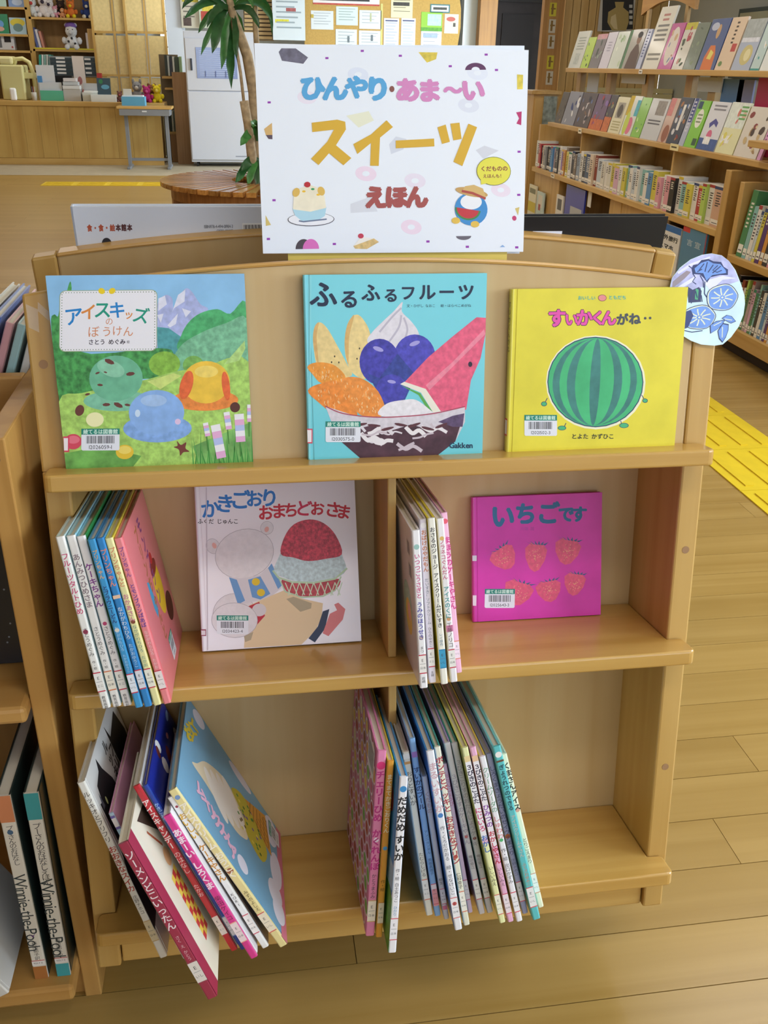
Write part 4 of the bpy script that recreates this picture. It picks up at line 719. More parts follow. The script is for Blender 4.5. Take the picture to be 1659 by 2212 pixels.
row_book(-.2880, -.104, w, -18.2, .0060, .225, .236, '#b8d4ec', '#e8a8cc', None, 'thin pink book with a blue spine foot, behind the crimson one', G, [], (.08, '#e0c8d8', '#d8a0b0'), [('band', .90, .985, '#7a70c0'), ('band', .915, .97, '#f2eef4'), ('band', .40, .90, '#a8cce8')])
T3 = .0130; b = row_book(-.2510, -.1765, w, -20.6, T3, .200, .247, '#a02848', '#efe8d2', None, 'crimson-spined book with white brush title, sticking far out of the lower left bay', G, [('ソーメンどこいったん', .05, .0158, '#f0dfe0', .03), ('さく え かとう', .64, .0072, '#e8c0c8', .01)], (.11, '#e6dcd2', '#9a4a58'), coat=.6)
D = .2; Hh = .247; a = Art(); a.rect(0, 0, D * .12, Hh, M('#a02848', .4)); 
for i in range(10):
    for j in range(3): a.rect(D * (.28 + .05 * j), Hh * (.15 + .042 * i), D * (.33 + .05 * j), Hh * (.192 + .042 * i), M(('#c83a38', '#e8c850')[(i + j) % 2]))
a.ell(.40 * D, .64 * Hh, .06 * D, .05 * Hh, M('#d8a878')); a.line([(.30 * D, .86 * Hh), (.36 * D, .78 * Hh), (.42 * D, .70 * Hh)], .0035, M('#a8583a')); a.poly([(.25 * D, .96 * Hh), (.55 * D, .93 * Hh), (.57 * D, .80 * Hh), (.50 * D, .74 * Hh), (.32 * D, .90 * Hh)], M('#3a2a20')); a.ell(.58 * D, .20 * Hh, .05 * D, .06 * Hh, M('#8a98c8')); a.ell(.72 * D, .38 * Hh, .06 * D, .04 * Hh, M('#c8b0a0')); a.sub('barcode_label').label(.64 * D, .04 * Hh, .042, '12028812-6'); a.build('cover_print', b, 'front', T3)
row_book(-.2250, -.1006, w, -22.2, .0088, .215, .277, '#c22432', '#d8d4d0', None, 'red-spined book with white title in the lower left bay', G, [('アイスキャンデー', .08, .0098, '#f2e4e2', .04), ('のはなし', .37, .0090, '#e8c8c8', .02), ('たかお', .58, .007, '#f0d8d8', .02)], (.10, '#e8dcd4', '#c23440'))
T5 = .0062; b = row_book(-.2138, -.100, w, -22.4, T5, .215, .277, '#1f3f9a', '#1f2f9a', None, 'thin royal-blue book with speckled cover beside the red one', G, [('かきごおり', .10, .0058, '#a8c8f0', .03)], (.09, '#d8d4dc', '#8a98c8'))
D = .215; Hh = .277; a = Art(); r_ = random.Random(4)
for i in range(34): a.ell(r_.uniform(.06, .95) * D, r_.uniform(.1, .97) * Hh, r_.uniform(.004, .016), r_.uniform(.004, .012), M(r_.choice(('#f0e8ea', '#e09aa8', '#f4f0ee', '#6a2a2a', '#8fb0e8'))), r_.uniform(0, 90), n=9)
a.build('cover_print', b, 'front', T5)
row_book(-.1995, -.1178, w, -23.1, .0098, .200, .242, '#d83a8c', '#ece8ea', None, 'magenta-spined book with white title in the lower left bay', G, [('あまーい', .09, .0115, '#f6e4ee', .05), ('しろくま', .31, .0115, '#f6e4ee', .05), ('柴田ケイコ', .64, .0085, '#6a2a4a', .02)], (.12, '#ecd8d8', '#e8a890'))
row_book(-.1845, -.1019, w, -23.9, .0092, .215, .260, '#efedea', '#8a7468', None, 'white-spined book with golden title next to the ice cream kingdom book', G, [('おいしい', .10, .0105, '#d8a83a', .05), ('ケーキやさん', .30, .0105, '#d09038', .05), ('KORI', .62, .006, '#444444', .01)], (.10, '#f0e8e2', '#d04a5a'), [('dot', .94, '#a03a48', .2)])
T8 = .0112; D = .236; Hh = .278
b = row_book(-.1610, -.1035, w, -27, T8, D, Hh, '#ecdc9c', T_('#78aac8', .06, 12), None, 'sky-blue ice cream castle book with yellow spine, ending the lower left row', G, [('アイスクリーム', .08, .0112, '#fbf4e0', .06), ('おうこく', .38, .0112, '#fbf4e0', .05), ('みずのよしえ', .66, .0062, '#55482a', .01)], (.10, '#f2e6cc', '#d85a58'), [('dot', .955, '#7a9ac8', .3), ('dot', .50, '#a86a4a', .4)])
a = Art(); a.soft = True; S_ = lambda *p: [(x * D, y * Hh) for x, y in p]
a.rect(0, 0, D, .055 * Hh, M('#d8788c'))
for x, y, rx, ry in ((.18, .07, .10, .06), (.30, .10, .10, .07), (.52, .08, .16, .06), (.86, .12, .14, .07), (.14, .42, .06, .05), (.93, .88, .07, .06), (.96, .45, .05, .12)): a.ell(x * D, y * Hh, rx * D, ry * Hh, M('#e4e0ec'))
a.poly(S_((.40, .90), (.46, .86), (.58, .80), (.66, .70), (.70, .60), (.66, .50), (.56, .40), (.44, .37), (.38, .42), (.35, .50), (.37, .66), (.39, .78)), M('#e9d8b8')); 
for i in range(4): a.ell((.42 + .055 * i) * D, (.68 - .055 * i) * Hh, .05 * D, .15 * Hh, M('#f2e8dc'), -38)
a.poly(S_((.46, .37), (.60, .42), (.70, .54), (.80, .40), (.62, .18), (.42, .22)), M('#c8b83a')); r_ = random.Random(9)
for i in range(40): a.ell((.46 + .3 * r_.random()) * D, (.22 + .26 * r_.random()) * Hh, .012 * D, .012 * Hh, M(r_.choice(('#4a8a3a', '#7a5aa0', '#6a5a20', '#e8d858', '#3a6a2a'))), n=6)
a.poly(S_((.62, .18), (.80, .40), (.94, .18), (.60, .12)), M('#d89a3a'))
for i in range(6): a.line(S_((.63 + .05 * i, .16 + .002 * i), (.72 + .035 * i, .30 - .02 * i)), .0016, M('#8a5a1a')); a.line(S_((.64 + .01 * i, .15 + .04 * i), (.90 - .012 * i, .17 + .035 * i)), .0016, M('#8a5a1a'))
for i, c in enumerate('アイスクリーム'): a.up(); a.ch(c, (.13 + .02 * math.sin(i)) * D + i * .0055, (.58 + i * .052) * Hh - .02, .027, M('#e8b4cc'), .06, rot=-60)
for i, c in enumerate('おうこく'): a.up(); a.ch(c, (.62 + .055 * i) * D, (.955 - .012 * i) * Hh, .026, M('#e2c43a'), .06, rot=-40)
a.sub('barcode_label').label(.80 * D, .03 * Hh, .036, '12029940-1'); a.build('cover_print', b, 'front', T8)
# ================================================================ laminated flower cut-out taped to the right end of the arched panel
fl_ = empty('flower_cutout', mat=LM(.347, -.0040, .404), label='laminated paper cut-out of blue morning glories taped to the right end of the arch', cat='paper cutout')
D = .105; Hh = .114
Q = [(200, 150), (1240, 150), (1240, 1530), (200, 1530)]
outl = [(725, 155), (860, 185), (960, 265), (1060, 400), (1150, 600), (1215, 780), (1232, 900), (1228, 1060), (1180, 1240), (1090, 1400), (990, 1505), (880, 1522), (700, 1500), (560, 1440), (440, 1360), (420, 1340), (440, 1000), (470, 720), (215, 715), (215, 690), (240, 500), (330, 360), (460, 240), (600, 175)]
q = QArt(Q, D, Hh); p2 = [q.mp(p) for p in outl][::-1]
MB().prism(p2, -.0004, .0004, M('#cdeaf2', .12, .10, 30, coat=1), 'xzy').build('sheet', fl_)
q.poly([(725, 160), (860, 190), (960, 270), (1050, 400), (1120, 560), (900, 640), (700, 600), (520, 720), (220, 710), (245, 500), (335, 365), (465, 245), (600, 180)], M('#b0aede', .1, .3, 60, coat=1)); q.poly([(330, 480), (420, 400), (480, 420), (400, 520), (250, 660), (250, 560)], M('#9a8a92', .2))  # lilac area and pale streaks paint reflections in the laminate
for p in ([(300, 420), (460, 300), (700, 200), (720, 215), (480, 330), (320, 450)], [(250, 690), (480, 520), (560, 470), (520, 560), (300, 700)], [(760, 700), (640, 560), (900, 480), (1080, 520), (900, 540)]): q.poly(p, M('#e2e0f6', .08, coat=1))
ink = M('#1f2c66', .25); bl_ = M('#5f8fe0', .2, .12, 60, coat=.6); yl = M('#e6ecd8', .3)
q.poly([(480, 370), (500, 320), (560, 310), (600, 250), (690, 235), (760, 270), (860, 280), (900, 350), (960, 390), (965, 470), (860, 470), (740, 500), (700, 580), (660, 520), (600, 460), (500, 450)], ink); q.poly([(520, 370), (600, 290), (690, 260), (760, 300), (850, 310), (930, 400), (940, 440), (760, 470), (690, 550), (640, 440), (540, 430)], bl_)
for p in ([(580, 400), (640, 300)], [(660, 420), (680, 280)], [(700, 430), (760, 320)], [(760, 440), (860, 340)], [(620, 380), (560, 420)]): q.line(p, 14, ink)
q.poly([(340, 700), (380, 650), (450, 630), (520, 680), (600, 640), (640, 700), (640, 860), (480, 870), (460, 730)], M('#2c2f5c', .2)); q.poly([(560, 660), (600, 680), (600, 830), (560, 820)], M('#4aa878', .2)); q.line([(670, 560), (680, 740), (720, 800)], 14, ink); q.line([(640, 760), (660, 860)], 12, ink)
def bloom(cx, cy, rx, ry):
    q.ell(cx, cy, rx + 22, ry + 22, ink, 0, 30, wob=.03); q.ell(cx, cy, rx + 12, ry + 12, yl, 0, 30, wob=.03); q.ell(cx + 4, cy + 4, rx, ry, bl_, 0, 30, wob=.05)
    for k in range(9):
        t = math.radians(k * 40 + 15); q.line([(cx + .18 * rx * math.cos(t), cy + .18 * ry * math.sin(t)), (cx + .5 * rx * math.cos(t), cy + .5 * ry * math.sin(t)), (cx + .78 * rx * math.cos(t + .05), cy + .78 * ry * math.sin(t + .05))], 18, yl)
    q.ell(cx, cy, 14, 14, yl)
for p in ([(440, 330), (500, 380)], [(500, 440), (540, 500), (510, 560), (560, 600)], [(520, 700), (500, 800), (520, 880)], [(560, 700), (590, 800)], [(620, 660), (610, 740), (640, 860)], [(820, 330), (760, 400), (820, 430), (880, 400)], [(600, 470), (650, 560), (660, 650)], [(470, 1010), (520, 1060), (480, 1150), (520, 1230)], [(450, 1280), (560, 1310), (700, 1290)]): q.line(p, 13, ink)
bloom(920, 800, 190, 180); bloom(640, 1090, 200, 165)
q.poly([(440, 1000), (520, 980), (560, 1060), (500, 1240), (450, 1260)], M('#2c3a78', .25))
for p, v in (([(790, 1210), (870, 1150), (990, 1130), (960, 1200), (900, 1270), (860, 1300), (805, 1340)], ((840, 1220), (940, 1160))), ([(960, 1180), (1040, 1200), (1045, 1290), (1020, 1400), (980, 1480), (930, 1420), (900, 1300)], ((960, 1240), (970, 1400))), ([(940, 1110), (1000, 1060), (1070, 1080), (1135, 1160), (1070, 1190), (1000, 1150)], ((980, 1120), (1080, 1140)))): q.poly(p, ink); cx = sum(x for x, y in p) / len(p); cy = sum(y for x, y in p) / len(p); q.poly([(cx + (x - cx) * .88, cy + (y - cy) * .88) for x, y in p], bl_); q.line(list(v), 12, yl)
q.build('flower_and_sheen_print', fl_, 'sheet', -.0005)
# ================================================================ two large books standing on the far side, backs to the camera
R2 = Matrix.Translation((0, .285, 0))
def rear_book(x0, x1, zb, zt, y, T, col, label, edge, lean=9.0):
    b = empty('picture_book', mat=Matrix.Translation((x0, y, zb)) @ Matrix.Rotation(math.radians(lean), 4, 'X'), label=label, cat='book', group='large books on the far side of the display bookcase')
    c = .0025; D = x1 - x0; Hh = zt - zb
    MB().box((0, 0, 0), (D, c, Hh), col).box((0, T - c, 0), (D, T, Hh), col).box((0, 0, 0), (c, T, Hh), col).build('cover', b)
    MB().box((c, c, .003), (D - .004, T - c, Hh - .003), stripes('#f2efe6', '#cfc8b8', 'y', 700)).build('pages', b); return b, D, Hh
yR = .318
pA = at(155, 447, Y=.312); pB = at(640, 447, Y=.312)
b, D, Hh = rear_book(pA.x + .004, pB.x, .865, pA.z + .008, yR, .014, M('#dfe4ee', .35, coat=.4), 'large white book seen from behind with small orange lettering, left of the poster', None)
a = QArt([(335, 68), (1660, 80), (1600, 830), (420, 830)], D, Hh)
for i, c in enumerate('食・食・絵本館本'): a.chars([(c, 437 + i * 33, 157, 30)], '#b8563a' if i < 5 else '#5a3030', .05)
a.text('ISBN978-4-494-01984-3', 1185, 157, 19, M('#44444c'), .005, align='c', sp=.95); a.text('C8793 ¥1600E', 1220, 176, 17, M('#44444c'), .005, align='c', sp=.95); a.rect(1325, 145, 1500, 200, M('#f4f4f4'))
for i in range(26): a.rect(1332 + i * 6.4, 152, 1334.5 + i * 6.4 + (i % 3), 196, M('#222226'))
a.ell(530, 222, 28, 24, M('#2a2830')); a.poly([(470, 266), (510, 243), (560, 243), (565, 300), (470, 320)], M('#3a3f78')); a.ell(680, 228, 26, 18, M('#2a2830')); a.ell(550, 232, 12, 14, M('#d8b8a0')); a.build('cover_print', b, 'sheet', 0)
pA = at(1000, 455, Y=.312); pB = at(1424, 456, Y=.312)
b, D, Hh = rear_book(pA.x, pB.x, .865, pB.z, yR, .014, M('#0b0b0e', .45), 'large black book seen from the back with a white barcode sticker, right of the poster', None)
a = Art(); a.rect(.095, Hh - .058, .138, Hh - .020, M('#dfe4f2'))
for i in range(8): a.rect(.099 + i * .0022, Hh - .052, .100 + i * .0022 + (i % 2) * .0004, Hh - .030, M('#3a3a44'))
a.build('cover_print', b, 'sheet', 0)
# ================================================================ neighbouring bookcase on the left
lx = -.44; lt = .0245; wz = W('#c39350', '#aa7a3a', 'z', .42, .6); wx_ = W('#c99a58', '#b3813f', 'x', .38, .6); wy = W('#c39350', '#aa7a3a', 'y', .42, .6)
lc = empty('low_bookcase', (lx, 0, 0), label='low wooden bookcase with open top tray standing left of the display bookcase', cat='bookcase')
part('side_panel', lc, ((-lt, -.010, 0), (0, .62, .92), wz), bevel=.002)
part('side_panel', lc, ((-.92, -.010, 0), (-.92 + lt, .62, .92), wz), bevel=.002)
part('tray_rail', lc, ((-.92 + lt, .213, .76), (-lt, .235, .92), wx_), bevel=.003)
part('tray_rail', lc, ((-.92 + lt, -.008, .80), (-lt, .012, .918), wx_), bevel=.003)
part('tray_rail', lc, ((-.92 + lt, .60, .76), (-lt, .62, .92), wx_), bevel=.003)
part('tray_floor', lc, ((-.92 + lt, .012, .795), (-lt, .213, .81), wx_))
part('tray_floor', lc, ((-.92 + lt, .235, .845), (-lt, .60, .86), wx_))
part('back_panel', lc, ((-.92 + lt, .30, .03), (-lt, .312, .795), W('#a97f48', '#96703e', 'z', .5, .6)))
part('ledge_shelf', lc, ((-.92 + lt, -.035, .548), (-lt - .0005, .30, .572), wx_), bevel=.006)
part('ledge_shelf', lc, ((-.92 + lt, -.060, .060), (-lt - .0005, .30, .090), wx_), bevel=.006)
part('toe_board', lc, ((-.92 + lt, .0, 0), (-lt, .018, .060), wx_))
mb = MB(); mb.T = Matrix.Translation((-lt / 2, -.010, .895)) @ Matrix.Rotation(math.pi / 2, 4, 'X'); mb.lathe([(.0045, -.003), (.0045, .0004)], M('#8a6a44', .6), 12); mb.build('dowel_plug', lc)
def sbook(x, y, z, tilt, T, D, Hh, spine, front, label, group, yaw=0, back=None):
    t = math.radians(tilt); return book(Matrix.Translation((x, y, z + (T * math.sin(t) if t > 0 else 0))) @ Matrix.Rotation(math.radians(yaw), 4, 'Z') @ Matrix.Rotation(t, 4, 'Y'), T, D, Hh, spine, front, back, label=label, group=group)
GL = 'books in the low left bookcase'
def foot(px_, py_, z): return at(px_, py_, Z=z)
f1 = foot(124, 2110, .090); f0 = foot(76, 2116, .090)
for f, top, lab_, deco, tilt in ((f1, '#3fa0a4', 'white-spined storybook with teal ends beside the bookcase side', None, 0.6), (f0, '#d88a60', 'white-spined storybook with orange ends, second from the bookcase side', 1, 0.0)):
    T = .0190; Hh = .350; b = sbook(f.x, f.y, .0905, tilt, T, .19, Hh, '#e6e0d2', '#2a3a38', lab_, GL)  # dark cover colour carries the shade on the book's side
    a = Art(); a.rect(.0003, Hh * .87, T - .0003, Hh, M(top, .4)); a.rect(.0003, 0, T - .0003, Hh * .075, M(top if deco is None else '#b0703a', .4))
    a.vtext('プーさんのおはなしえほん' if deco is None else 'プーさんのおはなし', T * .5, Hh * .855, .0118 if deco is None else .0098, M('#3a3a3a'), .01, .80); a.btext('Winnie-the-Pooh', T * .48, Hh * (.56 if deco is None else .60), .026 if deco is None else .024, M('#2e3a3c'), .006, .90)
    a.vtext('森絵都子訳', T * .5, Hh * .225, .0078, M('#3a3a3a'), .005, 1.0); a.rect(.0005, Hh * .082, T - .0005, Hh * .11, M('#efe8e2')); a.rect(.0005, Hh * .108, T - .0005, Hh * .112, M('#c04848')); a.text('933.7ミ', T / 2, Hh * .095, .0045, M('#444444'), .005, align='c')
    if deco: a.ell(T / 2, Hh * .82, T * .2, T * .22, M('#4a6a88')); a.poly([(T * .3, Hh * .27), (T * .5, Hh * .255), (T * .75, Hh * .275), (T * .5, Hh * .245)], M('#6a3a7a'))
    a.build('spine_lettering', b, 'spine')
f2 = foot(-8, 2169, .090)
T = .034; Hh = .235; b = sbook(f2.x - .012, f2.y + .004, .0905, -26, T, .17, Hh, '#dedad0', '#e2dfd8', 'thick white book with a red label on its spine, leaning at the photo edge', GL)
a = Art(); a.rect(.002, Hh * .10, T - .002, Hh * .24, M('#c83a4a')); a.rect(.004, Hh * .115, T - .004, Hh * .16, M('#efe6d8')); a.vtext('ほたる作', T * .35, Hh * .5, .015, M('#4a4640'), .01); a.vtext('伊佐 画', T * .7, Hh * .42, .012, M('#4a4640'), .01); a.build('spine_lettering', b, 'spine')
f3 = foot(-40, 1519, .572)
b = book(Matrix.Translation((-.745, .075, .5725)) @ Matrix.Rotation(math.radians(-8), 4, 'X') @ FACE, .012, .266, .19, '#121214', '#141418', label='black book propped face-out on the upper shelf of the low bookcase', group=GL)
a = Art(); r_ = random.Random(8)
for i in range(60): a.ell(r_.uniform(.05, .25), r_.uniform(.03, .16), .0014, .0014, M('#8a8f98'), n=6)
a.build('cover_print', b, 'front', .012)
cols = [('#e4e4de', '#e0e2da'), ('#ecebe4', '#e6e6de'), ('#4a6cc0', '#8fa4d8'), ('#eab0b4', '#f0c4c6'), ('#a8d0d4', '#bcdcde'), ('#ebe8e4', '#e6e2dc'), ('#d2d05a', '#c8c450')]
feet = [('#c8564a'), ('#4a8a4a'), None, '#c8503c', '#4a9a5a', '#e4e0d8', '#c8c040']
names = ['grey-white', 'white', 'royal-blue', 'pink', 'aqua', 'off-white', 'lime-yellow']
pos = [(-34, 668), (8, 628), (48, 616), (62, 622), (-6, 700), (20, 720), (46, 730)]
for i in range(7):
    x = -.585 + i * .0172; T = .0105
    b = sbook(x, .262 + .010 * (i % 2), .8605, 21, T, .20, .122 + (.012 if i in (1, 2) else 0), cols[i][0], cols[i][1], f'{names[i]} slim picture book leaning in the tray of the low bookcase', 'books leaning in the tray', back=cols[i][1])
    if feet[i]: a = Art(); a.rect(.0003, 0, T - .0003, .03, M(feet[i], .4)); a.build('spine_print', b, 'spine')
# ================================================================ right-hand bookshelves
sw = W('#d2ac6a', '#bf9552', 'y', .4, .5); swz = W('#d0aa6a', '#bf9756', 'z', .4, .5); sb = W('#c8a46a', '#b8925a', 'z', .5, .5)
sh = empty('wall_bookshelf', (2.4, 3.6, 0), label='long wooden bookshelf along the right wall with two magazine ledges', cat='bookshelf')
def sp(name, a, b, m=sw, bevel=.003): return part(name, sh, ((a[0] - 2.4, a[1] - 3.6, a[2]), (b[0] - 2.4, b[1] - 3.6, b[2]), m), bevel=bevel)
zA, zB, zC = 1.3128, .9150, .5545
sp('magazine_ledge', (2.40, 3.05, zA - .030), (2.56, 6.66, zA)); sp('ledge_backrest', (2.545, 3.05, zA), (2.56, 6.66, zA + .16), swz)
sp('magazine_ledge', (2.34, 3.05, zB - .030), (2.55, 6.80, zB)); sp('ledge_backrest', (2.535, 3.05, zB), (2.55, 6.80, zB + .17), swz)
sp('lower_shelf', (2.30, 3.66, zC - .035), (2.62, 7.00, zC)); sp('back_panel', (2.60, 3.05, .02), (2.62, 7.0, zB - .03), sb, 0)
sp('end_panel', (2.34, 6.98, .0), (2.62, 7.02, zB - .03), swz); sp('end_panel', (2.30, 3.60, .0), (2.62, 3.66, zC + .30), swz)
sp('bottom_shelf', (2.30, 3.66, .10), (2.62, 6.98, .135)); sp('kick_board', (2.36, 3.66, 0), (2.38, 6.98, .10))
for px_ in (1261, 1327, 1408, 1503, 1556): p = at(px_, 190, X=2.55); sp('ledge_post', (2.50, p.y - .045, zB), (2.545, p.y + .045, zA - .03), swz)
for px_ in (1256, 1346, 1460): p = at(px_, 300, X=2.36); sp('divider', (2.36, p.y - .010, zC), (2.60, p.y + .010, zB - .03), swz); 
for px_ in (1205, 1344, 1440, 1535): p = at(px_, 420, X=2.33); sp('divider', (2.33, p.y - .010, .135), (2.60, p.y + .010, zC - .035), swz)
for y0, y1 in ((6.35, 6.98), (4.30, 5.25)): sp('front_board', (2.335, y0, .135), (2.35, y1, zC - .035), swz)
for px_, py_, Xp, w, h, c in ((1253, 283, 2.339, .07, .034, '#efe6cc'), (1457, 318, 2.339, .11, .036, '#eee4b0'), (1194, 380, 2.299, .09, .03, '#e8e0cc'), (1384, 155, 2.399, .055, .024, '#f2f0ea')):
    p = at(px_, py_, X=Xp); t = MB().box((-.001, -w / 2, -h / 2), (.001, w / 2, h / 2), M(c, .5)).build('shelf_tag', sh); t.location = (p.x - 2.4 - .001, p.y - 3.6, p.z)
    a = Art(); a.rect(-w * .35, -h * .12, w * .3, h * .12, M('#5a5030')); a.build('tag_print', t, 'wallx', -.001)
def ledge_item(name, px0, px1, z, X, hgt, col, prints, label, group, cat='book', tilt=14, T=.012, drop=0):
    """face-out book on a ledge of the right-hand shelf (faces -x), leaning back"""
    p0, p1 = at(px0, 150 if z > 1.2 else 300, X=X), at(px1, 150 if z > 1.2 else 300, X=X)
    if z < 1.2:   # the ledge recedes: take the y where the foot of the item lies
        def yy(px_):
            r = 260.
            for _ in range(12):
                p = at(px_, r, X=X); r += (p.z - z) * 380
            return p.y
        ya, yb = yy(px0), yy(px1)
    else: ya, yb = p0.y, p1.y
    w = max(.02, abs(ya - yb) - .004); b = MB().box((0, -w, 0), (T, 0, hgt), M(col, .4, coat=.3) if isinstance(col, str) else col).box((.0015, -w + .002, hgt), (T - .0015, -.002, hgt + .0008), M('#e8e4da')).build(name)
    b.matrix_world = Matrix.Translation((X, max(ya, yb) - .002, z + .0005)) @ Matrix.Rotation(math.radians(tilt), 4, 'Y'); tag(b, label, cat, group)
    a = Art(.00006)
    for kind, *r in prints:
        if kind == 'r': a.rect(r[0] * w, r[1] * hgt, r[2] * w, r[3] * hgt, M(r[4], .45, .15, 40))
        elif kind == 'e': a.ell(r[0] * w, r[1] * hgt, r[2] * w, r[3] * hgt, M(r[4], .45))
        elif kind == 'p': a.poly([(x * w, y * hgt) for x, y in r[0]], M(r[1], .45))
        elif kind == 't':
            for i in range(r[3]): a.rect((r[0] + .02 * (i % 2)) * w, (r[1] - i * .075) * hgt, r[2] * w, (r[1] - i * .075 + .035) * hgt, M(r[4]))
        elif kind == 'd':
            q = random.Random(r[0])
            for i in range(r[1]): a.ell(q.uniform(.1, .9) * w, q.uniform(.1, .9) * hgt, q.uniform(.03, .12) * w, q.uniform(.02, .09) * hgt, M(q.choice(r[2]), .45), q.uniform(0, 180), n=8)
    if a.f: a.build('cover_print', b, 'wallx', -.0001)
    return b
gx = lambda x: 1100 + x * .337
GA = 'face-out books on the upper ledge of the right bookshelf'
IT = [
 (375, 450, .285, '#d4d8d2', [('t', .2, .8, .8, 5, '#a8b0aa'), ('r', .3, .1, .7, .4, '#bcc4c0')], 'pale grey leaflet at the far end of the upper ledge'),
 (452, 500, .235, '#b4d42a', [('d', 1, 5, ('#3a4a38', '#5a6a50', '#2a3a2a'))], 'lime green booklet with dark photos on the upper ledge'),
 (502, 565, .255, '#6a6064', [('r', 0, .85, 1, 1, '#c8909a'), ('d', 2, 9, ('#2a2c28', '#8a9a8a', '#3f4a3a', '#b0a8a0'))], 'dark photo book with pink top band on the upper ledge'),
 (567, 625, .265, '#ccc8d8', [('t', .3, .7, .7, 4, '#a8a4b8')], 'pale lilac book on the upper ledge'),
 (627, 700, .265, '#cdd6cc', [('d', 3, 8, ('#8fae84', '#b4c8a8', '#dfe6da'))], 'white book with soft green leaves on the upper ledge'),
 (702, 803, .275, '#a09c92', [('r', 0, 0, .15, 1, '#4a7a50'), ('p', [(.3, 0), (1, 0), (.95, .4), (.75, .62), (.6, .62), (.4, .42)], '#5a4238'), ('e', .68, .75, .13, .13, '#8a6a58'), ('e', .68, .86, .15, .08, '#2a2420')], 'book with a portrait in a brown coat on its cover, upper ledge'),
 (806, 835, .275, '#b8c0dc', [('t', .3, .9, .7, 9, '#6a74a0')], 'thin periwinkle book edge on the upper ledge'),
 (846, 945, .42, '#e4e2d6', [('t', .3, .85, .7, 2, '#c08a84'), ('t', .15, .68, .85, 4, '#8a8a88'), ('t', .1, .22, .9, 2, '#9a9a94')], 'tall white notice sheet in a clear stand on the upper ledge'),
 (948, 1032, .305, '#c44a9c', [('e', .5, .5, .36, .42, '#ece4dc'), ('d', 5, 6, ('#d8b890', '#5a78b8', '#b05a4a', '#3a3038'))], 'pink comic book on the upper ledge'),
 (1036, 1108, .305, '#d8d6cc', [('r', 0, .85, 1, 1, '#c8c030'), ('d', 6, 12, ('#b8485a', '#6a8a5a', '#8a98a0', '#d8a8a0', '#4a5a48'))], 'crowded cartoon book with yellow top on the upper ledge'),
 (1110, 1186, .300, '#6a7868', [('d', 7, 6, ('#8a9a80', '#4a5848'))], 'shadowed grey-green book edge-on on the upper ledge'),
 (1190, 1308, .320, '#38508c', [('p', [(.25, 0), (.85, 0), (.8, .3), (.65, .48), (.4, .48), (.25, .25)], '#d87838'), ('p', [(.4, .22), (.62, .2), (.68, .34), (.48, .4)], '#e8dc70'), ('e', .55, .75, .1, .14, '#c8a070'), ('e', .30, .85, .2, .08, '#b8c0d8')], 'dark blue picture book with an orange robe on the upper ledge'),
 (1312, 1410, .325, '#dcc4a8', [('r', .6, .35, .9, .5, '#b83a34'), ('t', .42, .88, .58, 6, '#4a3a2c'), ('e', .25, .12, .12, .05, '#6a8a4a')], 'tan book with a red title block on the upper ledge'),
 (1416, 1536, .310, '#a8b4cc', [('r', 0, .6, 1, 1, '#a0a8a8'), ('e', .55, .3, .3, .2, '#c8bc7c'), ('e', .6, .3, .15, .12, '#e0d8a8'), ('r', .05, .55, .95, .64, '#d4d8e2')], 'pale blue cookery book with a dish on the upper ledge'),
 (1540, 1598, .300, '#b8d0d0', [('r', 0, 0, 1, .04, '#2f8f8a'), ('d', 8, 6, ('#3f9a98', '#d8b848', '#e8ecec'))], 'teal and white guide book on the upper ledge'),
 (1602, 1672, .310, '#dfe6e6', [('d', 9, 7, ('#3f98a0', '#5a9a4a', '#3a6ab8', '#c8d8d8'))], 'white guide book with teal squares at the photo edge')]
for a0, a1, h, c, pr, la in IT: ledge_item('magazine', gx(a0), gx(a1), zA, 2.43, h * (.92 - .15 * (a0 - 375) / 1230), c, pr, la, GA)
GB = 'face-out books on the middle ledge of the right bookshelf'
